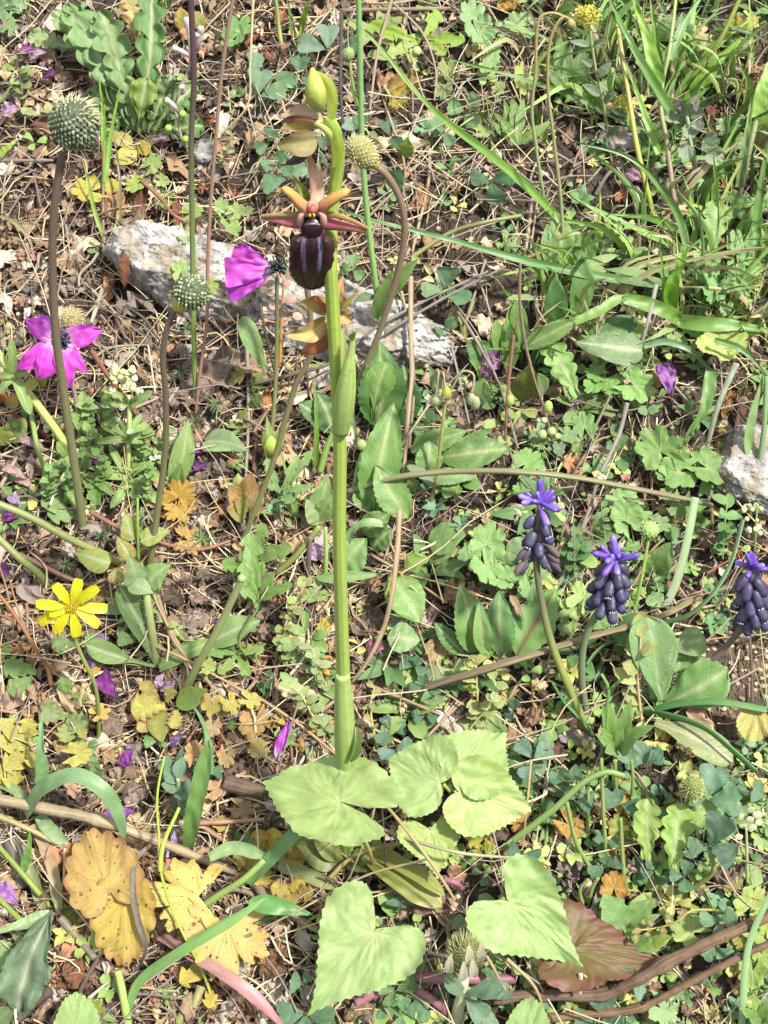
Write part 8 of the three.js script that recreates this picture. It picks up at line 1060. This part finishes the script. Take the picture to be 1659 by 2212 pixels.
  fallen(650,360,850,310,100,'#b06ac4','crumpled purple petal under the arching blade'); fallen(770,400,830,270,70,'#8f4aa0','crumpled purple petal under the arching blade'); fallen(-20,800,110,890,120,'#c088d0','lilac petal at the left edge of the lower band'); fallen(1100,520,1108,430,40,'#b9a4d0','tiny lilac petal');
  for (const a of [[440,1240,560,1480,190,'#ad7350'],[390,1350,470,1420,150,'#a0684a'],[560,1300,600,1420,90,'#b5907a'],[740,60,930,220,230,'#9a8068'],[780,30,880,90,150,'#b09478'],[700,90,800,40,130,'#cdb49a'],[880,650,1000,620,150,'#b0805c'],[420,1290,340,1420,110,'#96664a'],[1560,1460,1480,1640,230,'#cfa882'],[1640,1480,1560,1640,170,'#c09a76'],[1080,1270,1160,1350,130,'#a8764e'],[1260,660,1330,760,150,'#5c4636'],[0,380,50,460,120,'#c0a890'],[1050,210,1120,330,110,'#e3c8a0'],[620,1560,760,1650,170,'#a89890'],[1090,1060,1110,1180,60,'#d3c4a4'],[400,400,480,390,90,'#a06a40'],[310,230,460,270,170,'#7c6a5c'],[1440,420,1520,560,130,'#8a6c54']]) dead(...a);
  for (const q of [[1370,170,150,-20,'#e6b890'],[1540,290,150,20,'#dcb48c'],[1420,390,110,10,'#d9bd60']]) crenate([[q[0], q[1], q[2], q[3], q[4],'ger']],'salmon-tan withered lobed leaf',{ foot: [q[0], q[1] + 80], m: M.spot, h:8 });
  straw([[1440,130,10],[1550,160,14],[1680,190,14]],110,'#85705e','short thick brown stick',{ m: M.bark }); straw([[70,480,6],[110,620,8],[150,800,6]],110,'#8f857c','weathered grey stick standing at the left edge',{ m: M.bark }); straw([[1250,385,8],[1450,375,12],[1680,360,12]],34,'#d3a488','pinkish runner stem');
  for (const [p, w, c] of [[[[1240,370],[1400,480],[1659,620]],40,'#b89474'],[[[390,390],[480,365],[640,365]],12,'#bdb0a0'],[[[640,80],[750,140]],34,'#8f7c78'],[[[80,100],[150,250]],22,'#a8826c'],[[[290,210],[350,380]],22,'#a87c68'],[[[380,980],[480,1100],[600,1240]],60,'#a5968a'],[[[560,1500],[690,1390]],26,'#e0d3b8'],[[[600,1520],[690,1420]],20,'#e0d3b8'],[[[880,1400],[1050,1330],[1200,1420]],18,'#b0a094'],[[[640,1500],[900,1470],[1170,1500]],20,'#9a8d80'],[[[820,1590],[900,1640]],24,'#a59a8c'],[[[900,1250],[960,1310],[1060,1330]],18,'#c9baa4'],[[[1000,1190],[900,1240]],15,'#c0ae94'],[[[700,1120],[560,1350],[500,1480]],44,'#6a5c52'],[[[90,1570],[200,1480],[220,1380]],22,'#cbc4a0'],[[[330,1440],[200,1540],[80,1659]],90,'#6f6056'],[[[1210,1500],[1130,1659]],80,'#a3ac6c'],[[[1280,1420],[1230,1560]],60,'#b8b47c'],[[[1400,1000],[1659,940]],40,'#b5a48c'],[[[1300,870],[1480,800],[1659,860]],50,'#a88e7a'],[[[1180,1150],[1400,1080],[1659,1040]],15,'#d3c3a4'],[[[1360,590],[1520,640],[1659,690]],16,'#d0bc94'],[[[950,290],[920,330],[860,380]],10,'#c9bba8'],[[[100,1070],[230,1120]],18,'#bcae98']]) straw(p, w, c);
}
use(1,3);
{
  leafy('yellowing_plant','yellow spotted cut leaf half hidden by the blade left of the orchid foot','plant',[180,760],[[110,660,20,420,160,'#e3cb58'],[140,640,120,410,150,'#e6cf5c'],[150,650,330,470,160,'#e3c854'],[160,660,330,610,140,'#dfc350'],[120,670,-10,760,190,'#dcc85c'],[240,830,110,790,150,'#d9c656'],[240,830,250,910,150,'#d6be50'],[250,820,380,830,130,'#d0bc56'],[200,800,330,760,130,'#d9c458']],{ ...CUT, m: M.spot, c2: '#b88a44', blotch:0.2,h:6,ht:10 }, true);
  grass('blue-green pointed grass blade rising in front of the ragged heart leaf',[[[[-30,770,18],[130,590,32],[300,410,46],[450,210,56],[553,62,62]],92,'#86b47a',{ p: t => 0.5 + 0.5 * Math.sin(Math.PI * Math.min(1, t * 1.1)) - 0.5 * t ** 3, roll:0 }]], true); grass('two grass blades pointing right below the spotted yellow leaf',[[[[-40,890,22],[150,910,24],[400,972,20]],120,'#79b06c',{ p:'lance' }],[[[60,600,6],[280,680,12],[545,800,6]],96,'#b6c286',{ p:'strap' }],[[[-20,960,14],[80,840,22]],50,'#8fc068']], true);
  for (const [p, w, c] of [[[[580,0,46],[790,215,46],[950,400,48],[1110,610,44],[1280,870,30]],24,'#d8bd8c'],[[[785,215,46],[740,400,40],[610,735,16]],15,'#d3c39c'],[[[810,235,45],[830,450,36],[840,660,20]],14,'#6f5448'],[[[760,400,20],[1000,490,34],[1300,570,40],[1659,605,20]],24,'#d6cda4'],[[[1110,612,44],[950,650,36],[790,690,30],[650,745,26],[300,930,24],[0,1085,14]],18,'#d3bf94'],[[[90,1100],[230,1150],[380,1225]],24,'#d3c4ac'],[[[1390,1085,24],[1500,1260,20],[1680,1600,6]],24,'#d0b890'],[[[1440,1150,22],[1659,1320,10]],16,'#d3c8b0'],[[[470,750,8],[600,620,14],[720,560,18],[940,510,20]],34,'#bdae74'],[[[880,200],[1020,310]],36,'#d0c09c'],[[[930,80],[920,220]],16,'#7a5c48'],[[[0,750],[100,880],[430,1070]],60,'#a8937c'],[[[260,980],[350,1040],[430,1080]],40,'#c7b48c'],[[[0,1010],[210,970]],60,'#a7a678'],[[[170,1110],[230,1030],[250,980]],20,'#c9bca8'],[[[110,600],[330,720],[500,830]],24,'#a09084'],[[[40,1450],[180,1510],[300,1540]],24,'#b9a894'],[[[520,1590],[570,1659]],18,'#c8b99c'],[[[700,1600],[700,1659]],20,'#3f3a36'],[[[1040,1280],[1150,1240]],22,'#cdbda4'],[[[1110,1210],[1230,1230]],34,'#b7aa9c'],[[[1030,620],[1060,720],[1100,650]],12,'#7f6a4c'],[[[1390,490],[1560,620]],20,'#b9a468'],[[[1590,490],[1530,420],[1560,330]],13,'#8a7a64'],[[[1380,420],[1659,330]],17,'#cdb47c'],[[[640,1530],[830,1540]],16,'#a8a09c']]) straw(p, w, c);
  for (const [pts, w, l] of [[[[990,1365,6],[1250,1370,12],[1660,1375,10]],78,'thick dull purple runner stem below the cream clover head'],[[[1000,1430,8],[1130,1500,10],[1250,1610,4]],60,'short dull purple stem bending down beside the cream clover'],[[[650,1530,4],[760,1470,8],[900,1440,6]],70,'dull purple stem under the heart leaf with a pinhole'],[[[1210,740,12],[1280,760,12],[1330,800,8]],44,'short pink stem between the two large heart leaves']]) { thing('purple_stem_plant', l, 'plant',[pts[0][0], pts[0][1],0]); ST(pts, w, w * 0.85,{ c:'#a0707c',c2: '#8a5c66' }); part('stem_hairs', hairs(pts.map(P3), w * 0.00006,90,0.0012,'#d8c8c4'), M.fuzz); }
  dead(910,800,1260,960,280,'#b08c7a','large flat pinkish brown dead leaf',{ rag:0.15, arch:0.05,h:3,ht:5 }); fallen(920,850,1000,780,120,'#d0a8b4','pinkish petal tucked beside the basal orchid leaf');
  for (const a of [[40,1240,240,1330,220,'#97704f'],[250,1210,330,1290,130,'#7f5c48'],[-10,1100,60,1300,150,'#d3a868'],[150,1120,250,1230,150,'#9a6c4c'],[790,240,1000,330,230,'#9a8068'],[720,330,860,420,190,'#7d6654'],[620,480,700,560,110,'#6f5a48'],[880,250,980,200,150,'#bda68c'],[570,1620,780,1530,150,'#b59a74'],[300,980,360,1090,110,'#8a7460'],[1400,440,1640,470,170,'#7c6456'],[1150,1430,1250,1540,150,'#b8aa98'],[20,220,140,300,170,'#8f7f5c'],[200,330,90,420,130,'#7a6a4c']]) dead(...a); fallen(90,240,130,310,70,'#e6c4dc','pale pink petal under the ragged heart leaf');
  leafy('yellowing_plant','small yellow lobed leaf between the hanging heart leaf and the right one','plant',[1450,560],[[1440,540,1370,430,150,'#d3c860'],[1450,540,1530,520,130,'#d6cc64'],[1440,550,1400,610,80,'#b9c05c'],[1560,560,1659,520,70,'#b3b060']],{ ...CUT, h:8,ht:12 }, true); 
  clover([[885,930,150,-80],[960,920,60,-90]],'#668f70',{ h:12 }); clover([[290,1440,150,220],[340,1380,90,-60]],'#739c7a'); clover([[240,1600,180,180],[440,1600,150,20],[330,1659,130,90]],'#6f9a76',{ at: [340,1590] }); clover([[850,1430,110,200],[970,1420,140,-20],[880,1500,110,100]],'#7fae70'); clover([[860,1590,150,200],[1040,1580,170,-10],[950,1540,110,-90],[930,1659,130,100]],'#7dab78'); clover([[1200,1120,130,-70],[1290,1010,110,-20]],'#86ab86'); clover([[1480,1330,120,10],[1400,1300,90,200]],'#6f9a68'); clover([[1560,1480,170,-30],[1420,1560,130,200],[1480,1640,150,80]],'#84aa86',{ at: [1440,1510] });
}
use(2,3);
{
  const tw = (label, pts, w, c, nodes) => { thing('brown_twig', label, 'twig',[pts[0][0], pts[0][1],0]); const q = pts.map(P3), k = mpp(q[0]); part('bark', tubeGeo(q, w * k / 2, w * k * 0.4,{ n:90,k:12, c, c2: '#947860', node: nodes, rough:0.15, groove:0.03,gn:3 }), M.bark); ST([pts[2],[pts[2][0] + 70, pts[2][1] - 60, pts[2][2] + 6]], w * 0.3, w * 0.16,{ c:'#6f5f52',m: M.bark },'stub'); };
  tw('upper of two brown twigs, thicker and jointed, in the lower right corner',[[-90,1500,8],[300,1475,14],[620,1470,18],[850,1370,24],[1070,1245,28],[1380,1100,32],[1720,950,34]],84,'#85705f',[0.36,0.6]); tw('lower of two brown twigs, thinner and paler, in the lower right corner',[[130,1630,6],[500,1600,12],[830,1560,16],[1250,1350,24],[1720,1120,28]],56,'#987c5f',[0.42]);
  grass('arching grooved green stalk right of the heart leaf cluster',[[[[-30,545,8],[300,290,24],[500,115,36],[640,58,40],[745,85,40]],52,'#86a262',{ stem:1, groove:0.25,gn:3 }]]); grass('pale green blade standing up at the lower right edge',[[[[1490,1700,6],[1540,1150,34],[1690,800,50]],50,'#98bc8c',{ stem:1, flat:0.5 }]]);
  crenate([[890,420,190,-88,'#aed270','lob'],[1090,470,210,-84,'#a9d06c','lob'],[1150,440,130,-30,'#b5d674','ivy']],'upright bright scalloped leaf standing in the right clover patch',{ foot: [950,720], h:16 }); crenate([[1230,340,220,170,'#aecd74'],[1320,290,130,-20,'#b0cf80']],'soft yellow-green lobed leaf behind the dark clover',{ foot: [1240,520] }); crenate([[1150,1070,230,200,'#b8d480','ger'],[1560,900,230,-60,'#bad06a'],[1600,1100,190,30,'#b3cc70'],[1560,1340,190,100,'#aacb6c'],[1640,1000,150,0,'#c0d270'],[1630,1230,150,60,'#a9c86c'],[1500,1130,130,120,'#b9b860']],'yellow-green scalloped leaf above the brown twigs',{ foot: [1400,1200] }); crenate([[990,1570,210,40,'#aacb8a','ger'],[1080,1460,110,-80,'#b5cf98']],'pale scalloped leaf below the twigs',{ foot: [950,1659] }); crenate([[130,1650,300,-80,'#a9cc86','kidney']],'pale green leaf cut by the bottom edge under the twigs',{ foot: [130,1740], h:16 });
  leafy('toothed_leaf_plant','spotted toothed leaf with three lobes above the reddish leaf','plant',[760,1110],[[770,1080,610,830,240,'#98c178',{ td:0.3,tn:2.5,saw:1, deep:1 }],[760,1100,930,870,170,'#88b364'],[780,1100,980,960,70,'#9cc080'],[870,1130,1050,1110,110,'#a3bd58'],[820,1130,930,1200,130,'#93b86c']],{ p:'ell',h:8,ht:16 }, true);
  leafy('grass_like_plant','bright narrow-leaved shoot in the lower right corner','plant',[1640,1659],[[1600,1659,1480,1560,80,'#93ba62'],[1610,1659,1570,1470,90,'#9cc46c'],[1620,1659,1680,1500,80,'#98c068'],[1600,1680,1540,1620,80,'#8cb45c']],{ p:'ell',h:10,ht:20 }, true);
  for (const l of [[[440,130,150,-60],[370,70,90,200],[310,140,110,220]],[[470,265,160,0],[400,220,110,-120]],[[650,270,150,-140],[790,320,140,-20],[720,210,90,-90]],[[1010,230,110,-90],[950,180,80,200]],[[1010,620,110,-60],[930,640,110,200],[1020,715,100,80],[900,700,90,170]],[[1150,680,110,-80],[1150,770,110,90],[1075,720,90,190]],[[590,505,110,-110],[670,515,90,-10]],[[570,690,110,150],[620,640,100,-90],[690,640,100,-20]],[[1280,1000,120,190],[1400,980,120,-30],[1360,1050,120,90]],[[1380,1170,150,80],[1300,1230,110,170],[1330,1110,90,210]],[[1500,240,170,-70],[1430,150,100,200]],[[130,590,150,20],[60,560,110,200]],[[70,50,90,90],[170,-20,170,-20],[210,20,110,60]],[[1590,1420,130,-60],[1640,1480,130,40]],[[1300,1390,110,160],[1240,1320,90,90]],[[830,20,180,200],[930,-20,150,-20]],[[1640,170,170,180],[1659,260,130,60]]]) clover(l, pick(['#73a07a','#6a9670','#5f8c66','#7da680']));
  clover([[1310,120,210,-80],[1390,235,210,5],[1200,200,130,170]],'#78a380',{ at: [1270,230], h:24, phrase:'large blue-green folded clover leaf' }); clover([[1340,430,220,-70,'#4a6f58'],[1365,560,200,40,'#547a60'],[1225,565,160,190,'#86ab84']],'#5f8568',{ at: [1285,530], h:26, phrase:'very dark clover leaf with white flecks' }); clover([[790,1430,190,0],[770,1350,110,-60]],'#84ad8e',{ h:18 }); clover([[610,1570,200,-100],[690,1620,160,60],[500,1640,160,180]],'#5d8868',{ h:10 });
  { const c = gp(1180,160,30), k = mpp(c); thing('clover_bud_plant','woolly unopened clover head with dark lines, in the right clover patch','clover',[1200,420,0]); ST([[1200,420,0],[1200,300,16],[1185,230,26]],40,46,{ c:'#a9ba8c' }); part('flower_head', seedHead(c, V3(-0.1,1,0.2), k * 72, k * 105,{ n:260,cs: ['#b9c884','#a3b56c','#c6d498'], c0: '#7a8a52', fluff:-1,cf:'#bccb86', hook:0.2 }), M.plain); part('hairs', hairs([gp(1200,400,5), gp(1190,300,18), c], k * 40,120,0.0026,'#e6ecd4'), M.fuzz); }
  { thing('white_seed_plant','thin stem bearing a cluster of pale greenish white discs at the right edge','flower',[1530,800,0]); ST([[1530,820,2],[1525,600,16],[1520,410,26]],24,16,{ c:'#9cb078',c2: '#a9bc84' }); const s = gp(1520,420,26); stand(s, 0); discs([[1490,345],[1550,300,3],[1592,330,2],[1560,410,3],[1475,470,2],[1545,360,4],[1600,380,0],[1500,400,0]],29,'#dfe8c4','seed_disc',0.2); }
  for (const [p, w] of [[[[640,700,2],[612,300,24],[600,-30,40]],30],[[[695,180,6],[685,-20,20]],34],[[[530,670,2],[440,500,14],[380,250,26]],34],[[[755,820,2],[735,600,14],[722,350,26]],32],[[[1190,790,2],[1310,690,12],[1288,560,24]],38],[[[480,900,2],[465,800,10],[520,740,14]],30],[[[520,900,2],[540,800,10],[580,730,16]],30],[[[510,500,2],[515,300,14],[520,50,26]],24],[[[790,250,4],[800,100,18],[790,-20,26]],26]]) grass('slender dull green stalk',[[p, w, '#8ba060',{ stem:1 }]]);
  for (const q of [[400,400,190,40,'#e6b95e'],[680,780,190,-90,'#dcac4c'],[740,270,130,-90,'#d9c65c'],[1050,290,110,-20,'#cf9c34'],[740,160,130,0,'#cdbf6c'],[490,1580,200,-90,'#dfcb60'],[100,390,150,150,'#dca552'],[450,1390,190,170,'#d0c068'],[700,520,110,0,'#d9c860'],[690,600,130,120,'#dcb460'],[1430,770,130,0,'#d0cc80'],[760,490,130,60,'#c3cc62'],[710,400,150,-100,'#b9cc66']]) crenate([[q[0], q[1], q[2], q[3], q[4],'ger']],'yellow withering lobed leaf',{ foot: [q[0] + 10, q[1] + 90], m: M.spot, h: rr(5,9), c2: '#b07c40', blotch:0.4 });
  { thing('dry_pod_plant','straw-yellow dried stem with small empty pods beside the toothed spotted leaf','plant',[1510,970,0]); const o = { c:'#d8c478',m: M.straw }; ST([[1520,970,4],[1300,935,14],[1160,945,18],[1090,1000,18],[1000,1040,16],[800,1070,14]],16,11, o); for (const [x, y, tx, ty] of [[1100,930,1160,960],[1040,1000,1030,960],[930,1030,900,1000],[960,1050,1020,1080],[850,1060,790,1080],[880,1030,870,990],[900,1080,890,1110],[820,1090,820,1150],[1000,1050,980,1090],[1130,990,1110,930]]) L([x, y, 17],[tx, ty, 18],36,{ p:'ell',c:'#dcc87c', fold:0.6,m: M.dead, nt:8,nw:2 },'pod'); }
  for (const a of [[380,560,460,740,200,'#a09088'],[300,480,430,600,110,'#b3a398'],[1300,680,1540,680,200,'#9a8070'],[730,660,830,700,130,'#d3bca6'],[810,640,700,670,90,'#c9b09a'],[20,340,110,400,130,'#7a5c48'],[90,130,120,260,130,'#b0764c'],[1100,1520,1200,1600,150,'#b08c74'],[950,1380,880,1480,110,'#b5907c'],[280,1390,380,1420,110,'#b8703c'],[350,770,420,800,80,'#b5a498'],[1210,850,1300,880,110,'#a89a90'],[180,640,280,560,110,'#5c4a3e'],[1500,560,1659,620,130,'#bba89a']]) dead(...a);
  for (const [p, w, c] of [[[[0,1245,20],[170,1415,20],[255,1670,6]],26,'#d0bd98'],[[[490,1400],[300,1659]],18,'#d3c4a8'],[[[0,1370],[100,1620]],28,'#cdb48c'],[[[130,1270],[180,1400],[240,1659]],22,'#d6c9b0'],[[[20,1659],[200,1520],[400,1440]],26,'#c3b49a'],[[[155,-20,30],[130,250,24],[98,560,8]],15,'#d8c090'],[[[165,1400],[200,1280]],12,'#c9bba0'],[[[470,1340,30],[465,1470,24]],30,'#e0dccb'],[[[490,1350,30],[590,1440,14]],17,'#d8d06a'],[[[1080,1280],[1110,1380],[1150,1300]],13,'#b3a698'],[[[1160,1440],[1240,1560],[1260,1640]],15,'#bfb0a0'],[[[1300,1450],[1340,1580],[1400,1659]],15,'#b5a28c'],[[[1210,740],[1400,790],[1520,830]],15,'#b59c80'],[[[1170,820],[1330,780],[1480,800]],15,'#c3ab8c'],[[[1390,600,20],[1659,655,14]],14,'#94a070'],[[[200,130],[330,200]],24,'#a89c94'],[[[280,450],[400,560],[460,640]],24,'#b3a090'],[[[560,680],[700,600],[760,620]],12,'#c9b898'],[[[1000,1330],[1170,1370],[1300,1340]],14,'#b8a48c'],[[[520,1510],[510,1590]],16,'#7a6850'],[[[1300,1640],[1420,1520]],13,'#a58a70'],[[[150,1450],[290,1350]],44,'#93a870'],[[[40,1380],[30,1180]],24,'#7fa060'],[[[240,560],[260,400]],26,'#9cb078'],[[[1210,1640],[1300,1600]],20,'#c0a898']]) straw(p, w, c);
  { named('tiny_flower_plant','pale cream little flower in the dark at the bottom right','flower',[1260,1659,0], null, true); const p = gp(1290,1610,10), k = mpp(p); for (let i = 0; i < 7; i++) L(p.clone(), gp(1290 + rr(-40,40), 1600 + rr(-36,10), 16), 22,{ p:'ell',c:'#efe8b8',m: M.petal, nt:6,nw:1 },'petal'); }
}
use();

// ================================================================ labels that name what a scattered thing lies beside
{
  const LM = [['the dark orchid flower',675,500],['the foot of the orchid stem',745,1600],['the yellow star-shaped flower',155,1310],['the open magenta anemone',130,740],['the pale limestone rock',560,640],['the grey rock by the picture edge',1610,1000],['the two-lobed orange-yellow leaf',220,1900],['the reddish heart-shaped leaf',1320,2030],['the cream clover head',1005,2000],['the white-flowered cleavers',270,960],['the half-withered grape hyacinth',1165,1110],['the plump grape hyacinth',1330,1240],['the grape hyacinth at the picture edge',1625,1260],['the nodding hairy buds',965,850],['the speckled oval leaf',1315,770],['the withered mauve petal',1447,820],['the topmost yellow flower cluster',1265,40],['the smaller yellow flower cluster',1345,215],['the woolly white-flowered plant',1490,275],['the pinkish white fumitory',405,110],['the large upper seed head',160,270],['the lobed leaf rosette',280,220],['the spotted yellow lobed leaf',400,1100],['the two brown twigs',1400,2080],['the sandy bare patch',1590,1440],['the dark grey pebble',1240,1590],['the heart-shaped leaf with a pinhole',790,2030],['the magenta anemone in side view',540,590],['the short oval seed head',412,632],['the topmost orchid bud',695,190]];
  const groups = {};
  for (const m of marks) {
    m.p = project(new THREE.Box3().setFromObject(m.o).getCenter(V3(0,0,0))); let best = null, bd = 1e9; for (const l of LM) { const d = Math.hypot(m.p[0] - l[1], m.p[1] - l[2]); if (d < bd) { bd = d; best = l; } }
    const dx = m.p[0] - best[1], dy = m.p[1] - best[2]; m.d = bd;
    const rel = bd < 45 ? 'right by' : Math.abs(dx) > Math.abs(dy) ? (dx < 0 ? 'left of' : 'right of') : (dy < 0 ? 'above' : 'below');
    (groups[m.phrase + '|' + rel + '|' + best[0]] ||= []).push(m);
  }
  const ord = ['','second ','third ','fourth ','fifth ','sixth ','seventh ','eighth ','ninth ','tenth ','eleventh ','twelfth ', ...'thirteen,fourteen,fifteen,sixteen,seventeen,eighteen,nineteen'.split(',').map(q => q + 'th '), 'twentieth ', ...'first,second,third,fourth,fifth,sixth'.split(',').map(q => 'twenty-' + q + ' ')];
  for (const k in groups) {
    const [ph, rel, lm] = k.split('|');
    groups[k].sort((a, b) => a.d - b.d).forEach((m, i) => { m.o.userData.label = (groups[k].length > 1 ? (i ? ord[Math.min(i, 25)] + 'nearest ' : 'nearest ') : '') + `${ph} ${rel} ${lm}`; });
  }
}
renderer.render(scene, camera);
